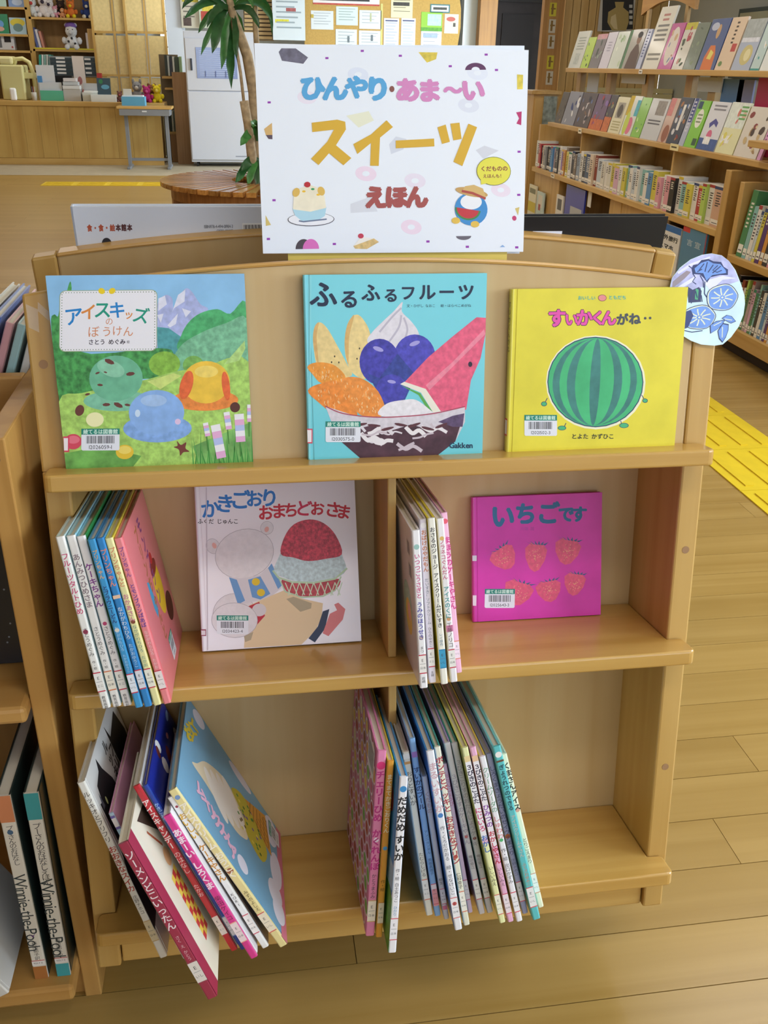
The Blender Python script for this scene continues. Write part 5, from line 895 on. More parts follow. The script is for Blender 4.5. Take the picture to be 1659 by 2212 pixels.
IT = [
 (288, 328, .255, '#4a3826', [('d', 1, 6, ('#8a6a30', '#2a2018', '#6a4a28'))], 'dark brown patterned book at the far end of the middle ledge'),
 (330, 408, .265, '#8a8a98', [('d', 2, 12, ('#c8c8d4', '#4a3a44', '#b03a38', '#2a3a7a', '#e8e8ea'))], 'grey photo magazine of actors on the middle ledge'),
 (412, 500, .265, '#4a3436', [('d', 3, 12, ('#d8d8dc', '#7a5a48', '#2a2430', '#5a6a9a', '#b8a8a8'))], 'dark maroon photo magazine on the middle ledge'),
 (502, 580, .265, '#6a4a6c', [('r', 0, 0, 1, .3, '#c86a34'), ('d', 4, 9, ('#8a6ab0', '#d8d0d8', '#a83a48', '#3a2a3a'))], 'purple and orange magazine on the middle ledge'),
 (582, 625, .265, '#3a2c30', [('r', 0, 0, 1, .4, '#c8703c'), ('d', 5, 6, ('#a85a30', '#6a4a4a', '#8a8a60'))], 'dark magazine with orange lower half on the middle ledge'),
 (627, 700, .255, '#e2dcb8', [('r', .2, .42, .8, .85, '#a8a294'), ('e', .5, .62, .2, .18, '#5a5248'), ('t', .15, .3, .85, 4, '#b8b080')], 'cream book with an old portrait photo on the middle ledge'),
 (702, 772, .270, '#dfe2dc', [('r', 0, .5, .35, 1, '#d0b428'), ('e', .6, .25, .25, .22, '#e07a98'), ('e', .3, .3, .2, .3, '#c8d858'), ('r', .7, .5, 1, .9, '#58b8c8')], 'white book with yellow and pink fruit shapes on the middle ledge'),
 (774, 830, .265, '#8cc848', [('d', 7, 6, ('#d8e8b0', '#5a9a38', '#4a8ab0'))], 'grass green book on the middle ledge'),
 (833, 943, .265, '#cdd0d4', [('r', .4, .6, .9, .95, '#9a9490'), ('t', .15, .45, .85, 2, '#6a6a70')], 'white book with a small statue photo on the middle ledge'),
 (946, 1000, .275, '#cfb0a0', [('r', 0, .6, .6, 1, '#d88a8a'), ('e', .6, .2, .35, .2, '#9a6048')], 'pinkish-tan book with red lettering on the middle ledge'),
 (1002, 1078, .285, '#33384a', [('d', 9, 16, ('#5a7ab0', '#b0784a', '#7a8a58', '#d8d8dc', '#8a3a38')), ('r', .42, .3, .62, .85, '#e4e4e2')], 'dark collage book with a white title strip on the middle ledge'),
 (1080, 1112, .285, '#b4bcd0', [('r', .2, .5, .9, 1, '#3a4888'), ('t', .3, .9, .7, 9, '#d8d8e8')], 'narrow blue-white book edge on the middle ledge'),
 (1114, 1186, .275, '#84cc3a', [('e', .5, .62, .28, .2, '#eef0e6'), ('r', .05, .82, .4, .98, '#2f4a68'), ('r', .6, .05, .95, .2, '#3a5a3a'), ('t', .3, .68, .7, 3, '#8a9a78')], 'bright green garden book on the middle ledge'),
 (1192, 1308, .275, '#dcdfe8', [('r', 0, 0, 1, .24, '#3f5a98'), ('p', [(.25, .55), (.5, .66), (.7, .58), (.68, .48), (.5, .55), (.32, .45)], '#4a4a98'), ('e', .45, .3, .14, .12, '#d86a90'), ('r', .25, .12, .6, .28, '#eef0f2'), ('t', .2, .9, .85, 2, '#8a8a94')], 'white and blue book with a purple-haired drawing on the middle ledge'),
 (1312, 1428, .280, '#e4e4b4', [('r', 0, .5, 1, 1, '#dfe8e0'), ('r', .1, .2, .55, .35, '#f0f2ea'), ('d', 4, 7, ('#d8b8a0', '#6a98c8', '#e0d868', '#d07a70')), ('t', .6, .9, .95, 4, '#6aa860')], 'pale yellow book with small people drawings on the middle ledge'),
 (1432, 1578, .265, '#dcd6cc', [('d', 12, 15, ('#a8885a', '#8a3a38', '#5a4a38', '#c8b080', '#4a3a30', '#d8c8a0'))], 'off-white book scattered with food drawings on the middle ledge'),
 (1582, 1606, .285, '#d89ac8', [('t', .3, .95, .7, 10, '#7a3a7a')], 'thin pink book at the near end of the middle ledge')]
for a0, a1, h, c, pr, la in IT: ledge_item('magazine', gx(a0), gx(a1), zB, 2.37, h * .91, c, pr, la, GB)
# spine-out books, standing on the shelf below and on the near unit
def ysolve(px_, z, X):
    r = 400.
    for _ in range(14):
        p = at(px_, r, X=X); r += (p.z - z) * 420
    return p.y
def spine_book(y0, y1, z, X, h, col, label, group, marks, seed, lean=0, D=.15, cat='book'):
    w = max(.007, abs(y0 - y1) - .0015); b = MB().box((0, -w, 0), (D, 0, h), M(col, .45, coat=.2)).box((.004, -w + .0012, h), (D - .002, -.0012, h + .0006), M('#e6e0d2')).build('book'); yb = max(y0, y1)
    b.matrix_world = Matrix.Translation((X, yb, z + .0005)) @ Matrix.Rotation(math.radians(lean), 4, 'Y'); tag(b, label, cat, group)
    q = random.Random(seed); a = Art(.00006); t0 = q.uniform(.80, .92)
    for i in range(q.randint(4, 9)): a.rect(w * .25, h * (t0 - .028), w * q.uniform(.6, .8), h * t0, M(marks)); t0 -= q.uniform(.05, .07)
    a.rect(w * .05, h * .06, w * .95, h * .19, M('#f0eee8')); a.rect(w * .2, h * .09, w * .8, h * .11, M('#6a6a6a'))
    if q.random() < .4: a.rect(0, h * .93, w, h, M(q.choice(('#3a4a78', '#a83a3a', '#3a8a6a', '#d8c040'))))
    a.build('spine_print', b, 'wallx', -.0001); return b
CN = {'#dcdad0': 'off-white', '#e8e6e2': 'white', '#26283a': 'navy', '#d8cc50': 'yellow', '#9a9a98': 'grey', '#1e1c20': 'black', '#5a90c4': 'blue', '#b8a4a8': 'mauve', '#3c3a3c': 'charcoal', '#8a6ab8': 'violet', '#d89a4a': 'orange', '#7a6a5a': 'brown', '#94a4b8': 'slate-blue', '#44587a': 'steel-blue', '#e0cdb4': 'beige', '#8a3a2c': 'rust', '#c8d4e0': 'ice-blue', '#d8b0cc': 'lilac', '#8cc0c0': 'pale teal', '#e0a0b0': 'pink', '#b8d868': 'lime', '#d8b098': 'peach', '#b83a3c': 'red', '#4a8a5a': 'green', '#5a3a78': 'purple', '#2a5a50': 'dark green'}
W_, O_, K_ = '#e8e6e2', '#dcdad0', '#1e1c20'
seq = [O_, '#b83a3c', '#26283a', '#e0cdb4', '#9a9a98', K_, '#5a90c4', '#b8a4a8', '#3c3a3c', W_, '#8a6ab8', '#d89a4a', '#7a6a5a', '#d8cc50', W_, '#3c3a3c', '#7a6a5a', '#94a4b8', W_, '#26283a', '#44587a', '#e0cdb4', '#8a3a2c', '#c8d4e0', O_, W_, O_, '#d8cc50', '#d8b0cc', W_, '#d8cc50', '#8cc0c0', W_, '#c8d4e0', W_, '#8cc0c0', W_, '#5a90c4', '#d8cc50', '#e0a0b0', W_, '#e0a0b0', K_, W_, '#8cc0c0', '#d8cc50', W_, '#b83a3c', '#b8d868', W_, '#d8b098']
px = 1153.0; nE = 1548.0; n = len(seq); ys = [ysolve(1153, zC, 2.325)]; yE2 = ysolve(nE, zC, 2.325); ws = [rng.uniform(.75, 1.3) * (1.6 if i in (0, 5, 20, 23, n - 1) else 1) for i in range(n)]; kk = (ys[0] - yE2) / sum(ws); yc = ys[0]; cnt = {}
ORD = ['first', 'second', 'third', 'fourth', 'fifth', 'sixth', 'seventh', 'eighth', 'ninth', 'tenth', 'eleventh', 'twelfth', 'thirteenth', 'fourteenth', 'fifteenth']
for i, c in enumerate(seq):
    y2 = yc - ws[i] * kk; nm = CN[c]; k = cnt[nm] = cnt.get(nm, 0) + 1
    spine_book(yc, y2, zC, 2.325 + rng.uniform(-.01, .012), rng.uniform(.175, .21), c, f'{ORD[k - 1]} {nm} spine from the far end of the row below the middle ledge' if seq.count(c) > 1 else f'{nm} spine in the row below the middle ledge', 'spine-out books under the middle ledge', '#4a4444' if c not in (K_, '#26283a', '#3c3a3c', '#44587a', '#8a3a2c', '#b83a3c', '#7a6a5a') else '#e0dcd0', i); yc = y2
# face-out books below, peeping over the black book
def low_item(px0, px1, ptop, h, X, col, prints, label):
    pt = at((px0 + px1) / 2, ptop, X=X); ya, yb = at(px0, ptop, X=X).y, at(px1, ptop, X=X).y; w = abs(ya - yb); z0 = pt.z - h
    b = MB().box((0, -w, 0), (.012, 0, h), M(col, .4, coat=.3)).build('magazine'); b.location = (X, ya, z0); tag(b, label, 'book', 'face-out books low on the right bookshelf'); a = Art(.00006)
    for r in prints: a.rect(r[0] * w, r[1] * h, r[2] * w, r[3] * h, M(r[4]))
    if a.f: a.build('cover_print', b, 'wallx', -.0001)
    part('rest', b, ((.012, -w * .8, 0), (.03, -w * .2, h * .4), swz)); return b
zL = .1355
def hh(px_, py_, X): return at(px_, py_, X=X).z - zL
low_item(1144, 1160, 400, hh(1152, 400, 2.315), 2.315, '#e0dcc4', [(.1, .75, .9, .9, '#8a8a70'), (0, .2, 1, .5, '#d8c850')], 'cream leaflet with yellow band low on the right bookshelf')
low_item(1161, 1176, 415, hh(1168, 415, 2.305), 2.305, '#bcd4d4', [(.2, .5, .8, .9, '#e4e0d4'), (.3, .4, .6, .6, '#b05a58')], 'pale blue leaflet low on the right bookshelf')
low_item(1203, 1218, 422, hh(1210, 422, 2.315), 2.315, '#e4e2dc', [(.2, .6, .8, .9, '#6a6a6a')], 'white leaflet beside the royal blue book')
low_item(1224, 1266, 405, hh(1245, 405, 2.320), 2.32, '#2a3cae', [(.3, 0, .9, .62, '#b8bcc0')], 'royal blue book with a grey shape low on the right bookshelf')
p = at(1275, 415, X=2.332); part('shelf_card', sh, ((2.332 - 2.4, p.y - .035 - 3.6, zC - .15), (2.335 - 2.4, p.y + .035 - 3.6, zC - .036), M('#e8e8e4')))
b = low_item(1426, 1474, 487, hh(1450, 487, 2.308), 2.308, '#e6e8ea', [(0, .90, 1, 1, '#2f6cb4')], 'white travel phone guide with a blue top band by the near unit')
a = Art(.00006); wq = abs(at(1426, 487, X=2.308).y - at(1474, 487, X=2.308).y); hq = hh(1450, 487, 2.308); a.text('海外旅行', wq * .48, hq * .80, wq * .105, M('#1e2a3a'), .03, align='c', sx=2.1); a.text('スマホ', wq * .42, hq * .66, wq * .11, M('#1e2a3a'), .03, align='c', sx=2.1); a.build('title', b, 'wallx', -.0006)
b = low_item(1476, 1530, 497, hh(1500, 497, 2.306), 2.306, '#4a88b4', [(0, .93, .3, 1, '#c83a3a'), (.96, 0, 1, 1, '#a03a48')], 'blue book with pale lettering by the near unit')
a = Art(.00006); wq = abs(at(1476, 497, X=2.306).y - at(1530, 497, X=2.306).y); hq = hh(1500, 497, 2.306); a.text('言 宣', wq * .52, hq * .80, wq * .13, M('#c8dce8'), .01, align='c', sx=2.1); a.build('title', b, 'wallx', -.0006)
# near unit
nu = empty('low_wall_bookcase', (2.25, 2.0, 0), label='nearer low wooden bookcase at the right edge with two rows of books', cat='bookshelf')
def npart(name, a, b, m=sw): return part(name, nu, ((a[0] - 2.25, a[1] - 2.0, a[2]), (b[0] - 2.25, b[1] - 2.0, b[2]), m), bevel=.003)
zD = .478; zE = .1465
npart('shelf', (2.25, 1.9, zD - .035), (2.6, 3.40, zD)); npart('shelf', (2.25, 1.9, zE - .075), (2.6, 3.40, zE)); npart('end_panel', (2.27, 3.40, .05), (2.6, 3.44, .82), swz); npart('back_panel', (2.58, 1.9, .07), (2.6, 3.4, 1.0), sb); npart('top_board', (2.27, 1.9, .98), (2.6, 3.44, 1.01)); npart('kick_board', (2.31, 1.9, 0), (2.33, 3.4, .07), M('#3a3026', .7))  # dark kick board colour paints in the shadow of the toe gap
rowD = ['#4a8a5a', '#8cc0c0', W_, '#c8d4e0', '#d8cc50', '#5a3a78', '#d89a4a', '#3c3a3c', '#e0a0b0', W_, '#b83a3c', O_, '#5a90c4', '#d8cc50', '#2a5a50', W_]
y = 3.36; cnt = {}
for i, c in enumerate(rowD):
    w = (.052 if i == 0 else rng.uniform(.022, .042)); nm = CN[c]; k = cnt[nm] = cnt.get(nm, 0) + 1
    spine_book(y, y - w, zD, 2.27, .315 if i == 0 else rng.uniform(.23, .30), c, f'{ORD[k - 1]} tall {nm} book from the far end of the nearer unit, upper row' if rowD.count(c) > 1 else f'tall {nm} book in the upper row of the nearer unit', 'upper row of the nearer unit', '#e8e4dc' if c in ('#5a3a78', '#3c3a3c', '#4a8a5a', '#b83a3c', '#2a5a50') else '#4a4444', 100 + i, 6); y -= w + .002
rowE = ['#e0a0b0', W_, K_, O_, '#8a3a2c', W_, '#b8d868', '#4a8a5a', '#b8a4a8', '#d8b0cc', '#4a8a5a', '#8cc0c0', '#3c3a3c', W_, '#5a90c4', '#c8d4e0', '#5a3a78', '#d89a4a', W_, '#5a90c4', '#b83a3c', O_, '#2a5a50', W_, '#44587a', '#d8cc50']
y = 3.37; cnt = {}
for i, c in enumerate(rowE):
    w = rng.uniform(.016, .028); nm = CN[c]; k = cnt[nm] = cnt.get(nm, 0) + 1
    spine_book(y, y - w, zE, 2.27, rng.uniform(.19, .245), c, f'{ORD[k - 1]} {nm} spine from the far end of the nearer unit, lower row' if rowE.count(c) > 1 else f'{nm} spine in the lower row of the nearer unit', 'lower row of the nearer unit', '#e8e4dc' if c in ('#5a3a78', K_, '#3c3a3c', '#44587a', '#2a5a50', '#8a3a2c') else '#4a4444', 200 + i, 4); y -= w + .0015
# ================================================================ far side of the room
def PB(name, parent, x0, y0, x1, y1, Y, depth, m, bevel=0, org=(0, 0, 0)):
    """box whose front face lies on the plane y = Y and covers the given photo rectangle; org = the parent's position"""
    a, b = at(x0, y1, Y=Y), at(x1, y0, Y=Y); c, d = at(x0, y0, Y=Y), at(x1, y1, Y=Y)
    xl, xr = (a.x + c.x) / 2, (b.x + d.x) / 2; zb, zt = (a.z + d.z) / 2, (b.z + c.z) / 2
    o = MB().box((xl - org[0], Y - org[1], max(zb, .0005) - org[2]), (xr - org[0], Y + depth - org[1], zt - org[2]), M(m) if isinstance(m, str) else m).build(name, parent, bevel=bevel); return o
def P1(name, x0, y0, x1, y1, Y, depth, m, label, cat, group=None, bevel=0, base=None):
    """single-mesh thing given by its photo rectangle, standing at height base when given"""
    a, b = at((x0 + x1) / 2, y1, Y=Y), at((x0 + x1) / 2, y0, Y=Y); w = (at(x1, (y0 + y1) / 2, Y=Y).x - at(x0, (y0 + y1) / 2, Y=Y).x); z0 = a.z if base is None else base
    o = MB().box((-w / 2, 0, 0), (w / 2, depth, b.z - z0), M(m) if isinstance(m, str) else m).build(name, bevel=bevel); o.location = ((a.x + b.x) / 2, Y, z0); tag(o, label, cat, group); return o, w, b.z - z0
cw = W('#cba860', '#b8924c', 'z', .45, .25); cwx = W('#cfa862', '#bf9650', 'x', .4, .4)
# counter
YC = 12.75; zc = .79; xr = at(350, 250, Y=YC).x
ct = empty('service_counter', (-2.6, YC, 0), label='long wooden service counter along the far left wall', cat='counter')
def cp(name, a, b, m): return part(name, ct, ((a[0] + 2.6, a[1] - YC, a[2]), (b[0] + 2.6, b[1] - YC, b[2]), m), bevel=.003)
cp('worktop', (-4.6, YC - .03, zc - .055), (xr + .04, YC + .62, zc), cwx)
n = 17
for i in range(n): x0 = -4.58 + (xr - .02 + 4.58) * i / n; x1 = -4.58 + (xr - .02 + 4.58) * (i + 1) / n; cp('front_board', (x0 + .0007, YC, .085), (x1 - .0007, YC + .03, zc - .055), cw)
cp('base_board', (-4.58, YC - .012, 0), (xr - .02, YC + .03, .083), cwx); cp('carcass', (-4.58, YC + .03, 0), (xr - .03, YC + .58, zc - .06), W('#9a7a44', '#8a6a38', 'z'))
# grey-legged desk
gm = M('#8d9196', .4, metal=.3); dk = empty('school_desk', (-1.4, 12.2, 0), label='small school desk with grey metal legs before the counter', cat='desk')
xl, xR = at(250, 225, Y=12.2).x, at(370, 225, Y=12.2).x
part('desktop', dk, ((xl + 1.4, 0, .735), (xR + 1.4, .45, .765), cwx), bevel=.004); part('drawer_tray', dk, ((xl + 1.43, .01, .655), (xR + 1.37, .42, .735), gm), bevel=.004)
for s_ in (0, 1):
    x = (xl + .09 if s_ == 0 else xR - .09) + 1.4; part('leg', dk, ((x - .022, .18, .03), (x + .022, .25, .66), gm)); part('foot', dk, ((x - .022, -.03, 0), (x + .022, .44, .032), gm), bevel=.006)
part('crossbar', dk, ((xl + 1.5, .20, .09), (xR + 1.3, .23, .125), gm)); part('latch', dk, (((xl + xR) / 2 + 1.37, .004, .70), ((xl + xR) / 2 + 1.43, .01, .715), M('#e0e2e4')))
# white book cabinet
wc = M('#d6dae4', .35, coat=.2); cb = empty('white_cabinet', (-.3, 12.6, 0), label='tall white cabinet with a barred glass window in its upper door', cat='cabinet'); xl, xR = at(404, 200, Y=12.6).x, at(556, 200, Y=12.6).x
def kb(name, a, b, m, bevel=.006): return part(name, cb, ((a[0] + .3, a[1], a[2]), (b[0] + .3, b[1], b[2]), m), bevel=bevel)
zt = at(404, 66, Y=12.6).z; zd = at(410, 196, Y=12.6).z; zb_ = .06; zdt = at(410, 82, Y=12.6).z
kb('body', (xl, .02, zb_), (xR, .60, zt), wc); lo = kb('lower_door', (xl + .012, 0, zb_ + .03), (xR - .012, .02, zd - .006), wc); up_ = kb('upper_door', (xl + .012, 0, zd + .006), (xR - .012, .02, zdt), wc)
a0, a1, b0, b1 = at(424, 136, Y=12.6).x, at(512, 136, Y=12.6).x, at(470, 170, Y=12.6).z, at(470, 103, Y=12.6).z
part('window_glass', up_, ((a0 + .3, -.004, b0), (a1 + .3, .0, b1), M('#8c9cc8', .08, coat=1)), bevel=.004)
for r in range(13): z = b0 + (b1 - b0) * (.10 + .065 * r); part('rack_bar', up_, ((a0 + .34, -.006, z), (a1 + .26, -.004, z + .006), M('#c6d4f2', .3)))
for k in (.2, .45, .7): part('rack_post', up_, ((a0 + .3 + (a1 - a0) * k, -.0075, b0 + .02), (a0 + .3 + (a1 - a0) * k + .012, -.006, b0 + .09), M('#5a6aa0')))
hx = at(413, 140, Y=12.6).x; part('handle', up_, ((hx + .29, -.02, at(413, 152, Y=12.6).z), (hx + .315, 0, at(413, 126, Y=12.6).z), M('#3a404c')), bevel=.004)
part('maker_print', lo, ((xR - .33 + .3, -.001, .13), (xR - .06 + .3, 0, .145), M('#9aa0ac')))
for x in (xl + .08, xR - .08):
    for y in (.08, .5): o = MB(); o.T = Matrix.Translation((x + .3, y, .03)) @ Matrix.Rotation(math.pi / 2, 4, 'Y'); o.lathe([(.03, -.012), (.03, .012)], M('#2a2a2e'), 12); o.build('caster', cb)
# shelf of binders and brown board between counter and cabinet
bs = empty('binder_shelf', (-1.0, 13.2, 0), label='narrow shelf of files beside the white cabinet', cat='shelf')
def bp(name, x0, y0, x1, y1, Y, d, m): return PB(name, bs, x0, y0, x1, y1, Y, d, m, org=(-1.0, 13.2, 0))
bp('shelf_board', 350, 165, 392, 170, 13.2, .3, cwx); bp('shelf_board', 356, 190, 392, 194, 13.2, .3, cwx); bp('shelf_board', 362, 285, 392, 290, 13.2, .3, cwx); bp('lower_box', 370, 290, 392, 350, 13.2, .3, W('#a87c48', '#966a38', 'z')); bp('back', 352, 118, 392, 350, 13.52, .02, '#6a5a40')
for i, (x0, x1, c, nm) in enumerate(((356, 361, '#2f3a36', 'black-green'), (362, 366, '#b8c0c0', 'grey'), (367, 372, '#3a3f4a', 'dark'), (373, 377, '#d8dcd8', 'white'), (378, 386, '#4a5a50', 'olive'))): P1('file_binder', x0, 119 + i, x1, 164, 13.25, .22, c, f'{nm} upright file on the narrow shelf beside the white cabinet', 'binder', 'files on the narrow shelf', base=at(370, 165, Y=13.25).z + .006)
P1('file_binder', 387, 122, 392, 164, 13.22, .2, '#a8cca0', 'pale green folder on the narrow shelf by the white cabinet', 'folder', base=at(370, 165, Y=13.25).z + .006)
for i, (x0, x1, c, nm) in enumerate(((366, 370, '#3a4a44', 'dark'), (371, 375, '#c8d0c8', 'pale'), (376, 381, '#6a7a70', 'grey-green'))): P1('file_binder', x0, 240, x1, 284, 13.25, .22, c, f'{nm} file on the lower board of the narrow shelf', 'binder', 'files on the narrow shelf', base=at(370, 285, Y=13.25).z + .006)
P1('wood_board', 378, 156, 412, 350, 12.95, .03, W('#a9835a', '#967048', 'z', .5), 'plain brown wooden board leaning beside the white cabinet', 'board', base=.001)
# back shelf unit behind the counter
Yb = 14.2; bu = empty('back_bookshelf', (-2.8, Yb, 0), label='wooden shelf unit with soft toys behind the service counter', cat='bookshelf'); og = (-2.8, Yb, 0)
bk = W('#b08a50', '#9a7640', 'z', .5, .3)
PB('back_panel', bu, -60, -60, 225, 215, Yb + .36, .02, bk, org=og)
for x0, y0, x1, y1 in ((54, -40, 64, 125), (64, 110, 76, 215), (203, -40, 214, 100), (210, 95, 228, 215)): pass
for (xa, ya, xb, yb, w) in ((56, -40, 78, 200, .07), (205, -40, 226, 200, .09), (-60, -40, -38, 200, .07)):
    p, q = at(xa, ya, Y=Yb), at(xb, yb, Y=Yb); x = (p.x + q.x) / 2; part('upright', bu, ((x - w / 2 + 2.8, 0, 0), (x + w / 2 + 2.8, .36, p.z), cw))
SH = {}
for key, x0, x1, y in (('a', -60, 58, 14), ('b', -60, 62, 73), ('c', -60, 68, 108), ('d', 62, 207, 38), ('e', 72, 216, 107), ('f', 78, 222, 168), ('g', -60, 78, 150)):
    o = PB('shelf_board', bu, x0, y, x1, y + 5, Yb, .35, cwx, org=og); SH[key] = at((x0 + x1) / 2, y, Y=Yb).z
PB('shelf_trim', bu, 75, 104, 212, 107, Yb - .005, .004, '#d8c830', org=og)
# soft toys
def toy(name, x, ybot, hpx, Y, z, c1, c2, label, group=None, ears=1, hat=None, spots=None):
    p = at(x, ybot, Y=Y); h = hpx * (Y + 1) / FPX * 1.02; t = empty(name, (p.x, Y, z), label=label, cat='soft toy', group=group); m1, m2 = M(c1, .9, .1, 60), M(c2, .9, .1, 60)
    MB().ball((0, 0, h * .27), h * .27, m1, 12, (1, .9, 1)).build('body', t, True); hd = MB().ball((0, -.02 * h, h * .68), h * .24, m1, 12).build('head', t, True)
    MB().ball((0, -h * .24, h * .63), h * .09, m2, 8).build('muzzle', hd, True)
    for s_ in (-1, 1):
        MB().ball((s_ * h * .30, -h * .08, h * .33), h * .11, m1, 8, (1, 1, 1.3)).build('arm', t, True); MB().ball((s_ * h * .18, -h * .24, h * .09), h * .12, m2 if ears == 2 else m1, 8).build('foot', t, True)
        if ears: MB().ball((s_ * h * .17, 0, h * .90), h * (.09 if ears == 1 else .07), m1, 8, (1, 1, 1 if ears == 1 else 2.2)).build('ear', hd, True)
        MB().ball((s_ * h * .09, -h * .22, h * .73), h * .025, M('#141414', .3), 6).build('eye', hd, True)
    if hat: MB().ball((0, .02 * h, h * .88), h * .22, M(hat, .8), 10, (1.2, 1, .6)).build('hat', t, True)
    if spots:
        for dx, dz in ((-.12, .3), (.14, .22), (.02, .42)): MB().ball((dx * h, -h * .23, h * dz), h * .05, M(spots), 6).build('spot', t, True)
    return t
GT = 'soft toys on the back shelf'
for a_ in ((72, 34, 34, '#d4dadc', '#b8403c', 'white teddy bear with a red bib on the back shelf', 1), (97, 36, 38, '#e4dede', '#3a3444', 'white soft toy with a dark dress on the back shelf', 1), (109, 35, 32, '#dcd8d8', '#443a4a', 'second white soft toy beside the pink one on the back shelf', 1), (133, 30, 30, '#3a2c26', '#5a4234', 'dark brown soft toy at the back of the toy shelf', 1), (120, 36, 20, '#d898a8', '#e8c0c8', 'small pink soft toy on the back shelf', 1), (136, 35, 17, '#e0a070', '#f0d0a8', 'small round orange soft toy on the back shelf', 0), (155, 37, 30, '#d8742c', '#e8d020', 'orange soft toy with yellow paws on the back shelf', 2), (190, 38, 30, '#2f4488', '#e4dcc4', 'navy soft toy with cream feet at the end of the back shelf', 2)):
    x, yb_, hp, c1, c2, la, er = a_; toy('soft_toy', x, yb_, hp, Yb + (.20 if hp == 30 and c1 == '#3a2c26' else .10), SH['d'] + .001, c1, c2, la, GT, er)
toy('toy_dog', 158, 104, 44, Yb + .10, SH['e'] + .001, '#e2e2e2', '#d8d8da', 'white spotted toy dog with a purple hat on the second back shelf', None, 1, '#7a5aa8', '#1c1c20')
def flatbook(x0, y0, x1, y1, Y, z, col, label, group, prints=(), lean=-6):
    p = at((x0 + x1) / 2, y1, Y=Y); w = at(x1, y1, Y=Y).x - at(x0, y1, Y=Y).x; h = at((x0 + x1) / 2, y0, Y=Y).z - z; o = MB().box((-w / 2, 0, 0), (w / 2, .02, h), M(col, .4)).build('picture_book')
    o.matrix_world = Matrix.Translation((p.x, Y, z + .001)) @ Matrix.Rotation(math.radians(lean), 4, 'X'); tag(o, label, 'book', group); a = Art(.0002)
    for r in prints: a.ell(r[0] * w, r[1] * h, r[2] * w, r[3] * h, M(r[4])) if len(r) == 5 else a.rect(r[0] * w, r[1] * h, r[2] * w, r[3] * h, M(r[4]))
    if a.f: a.build('cover_print', o, 'sheet', 0)
GFB = 'picture books on the back shelf'
flatbook(-12, 30, 20, 70, Yb + .05, SH['b'], '#2f8a60', 'green picture book on the back shelf at the photo edge', GFB, [(-.1, .5, .3, .2, '#6aa0d8'), (-.1, .25, .3, .12, '#d8a898')])
flatbook(23, 38, 58, 72, Yb + .05, SH['b'], '#a8c8d8', 'yellow and blue picture book on the back shelf', GFB, [(0, .7, .45, .25, '#d8c840'), (0, .4, .3, .25, '#6a8a88')])
flatbook(-14, -20, 14, 13, Yb + .05, SH['a'], '#b8d8c8', 'pale green picture book on the top left back shelf', GFB); flatbook(19, -20, 56, 13, Yb + .05, SH['a'], '#7a98c8', 'blue picture book on the top left back shelf', GFB, [(0, .3, .3, .2, '#b8c8e0')])
for i, (x, c, nm) in enumerate(((70, '#d8e0e0', 'pale'), (77, '#5a6aa8', 'indigo'), (83, '#d8d4dc', 'white'), (90, '#c88a7a', 'brick-pink'), (186, '#e0d8dc', 'cream'))): 
    o, w_, h_ = P1('picture_book', x, 55 + i * 4, x + 5, 104, Yb + .06, .2, c, f'{nm} slim book standing on the second back shelf', 'book', 'slim books on the second back shelf', base=SH['e'] + .002); o.rotation_euler = (0, math.radians(-9 if i < 4 else 0), 0)
P1('wooden_box', 190, 62, 204, 105, Yb + .04, .2, W('#cfa868', '#c09858', 'z'), 'plain wooden box on the second back shelf', 'box', base=SH['e'] + .001)
rd = empty('radio', (at(12, 106, Y=Yb + .04).x, Yb + .04, SH['c'] + .001), label='white radio with a dark screen on the left back shelf', cat='radio')
part('case', rd, ((-.16, 0, 0), (.13, .15, .21), M('#d0d2d4', .4)), bevel=.01); part('screen', rd, ((0, -.003, .10), (.09, 0, .18), M('#26282c', .2))); part('knob', rd, ((.09, -.008, .03), (.11, 0, .05), M('#b84a4a'))); part('speaker_grille', rd, ((-.14, -.003, .03), (-.04, 0, .17), M('#6a6c70')))
# drawer sets, monitor and sheets behind the counter
for x0, x1, la, nd in ((110, 156, 'grey drawer set with white labels behind the counter', 5), (176, 206, 'second grey drawer set behind the hanging strip', 4)):
    Y = 13.86; p0, p1 = at(x0, 166, Y=Y), at(x1, 122, Y=Y); dr = empty('drawer_set', ((p0.x + p1.x) / 2, Y, SH['f'] if 0 else p0.z), label=la, cat='drawers'); w = (p1.x - p0.x) / 2; h = p1.z - p0.z
    part('case', dr, ((-w, .01, 0), (w, .3, h), M('#8a9498', .4)))
    for i in range(nd): z = .02 + (h - .03) * i / nd; d_ = part('drawer', dr, ((-w + .015, 0, z), (w - .015, .012, z + (h - .03) / nd - .008), M('#34444e', .4))); part('label_slip', d_, ((-w * .4, -.002, z + .02), (w * .35, 0, z + .045), M('#e6e8ea')))
    st_ = MB().box((-w, .02, -p0.z + .79), (w, .3, 0), cw).build('stand', dr)
for i, (x, c, nm) in enumerate(((82, '#2f9a8a', 'teal-topped'), (87, '#d0d8d8', 'pale'), (92, '#8ab8b0', 'sea-green'), (97, '#c8d0cc', 'grey'), (102, '#4a9a90', 'green'))):
    o, w_, h_ = P1('file_binder', x, 118, x + 6, 142, 13.9, .2, c, f'{nm} file leaning beside the grey drawers behind the counter', 'binder', 'files beside the grey drawers', base=SH['f'] + .12); o.rotation_euler = (0, math.radians(7), 0)
part('file_rack', bu, ((at(78, 142, Y=13.9).x + 2.8, -.32, SH['f']), (at(108, 142, Y=13.9).x + 2.8, -.08, SH['f'] + .12), cwx))
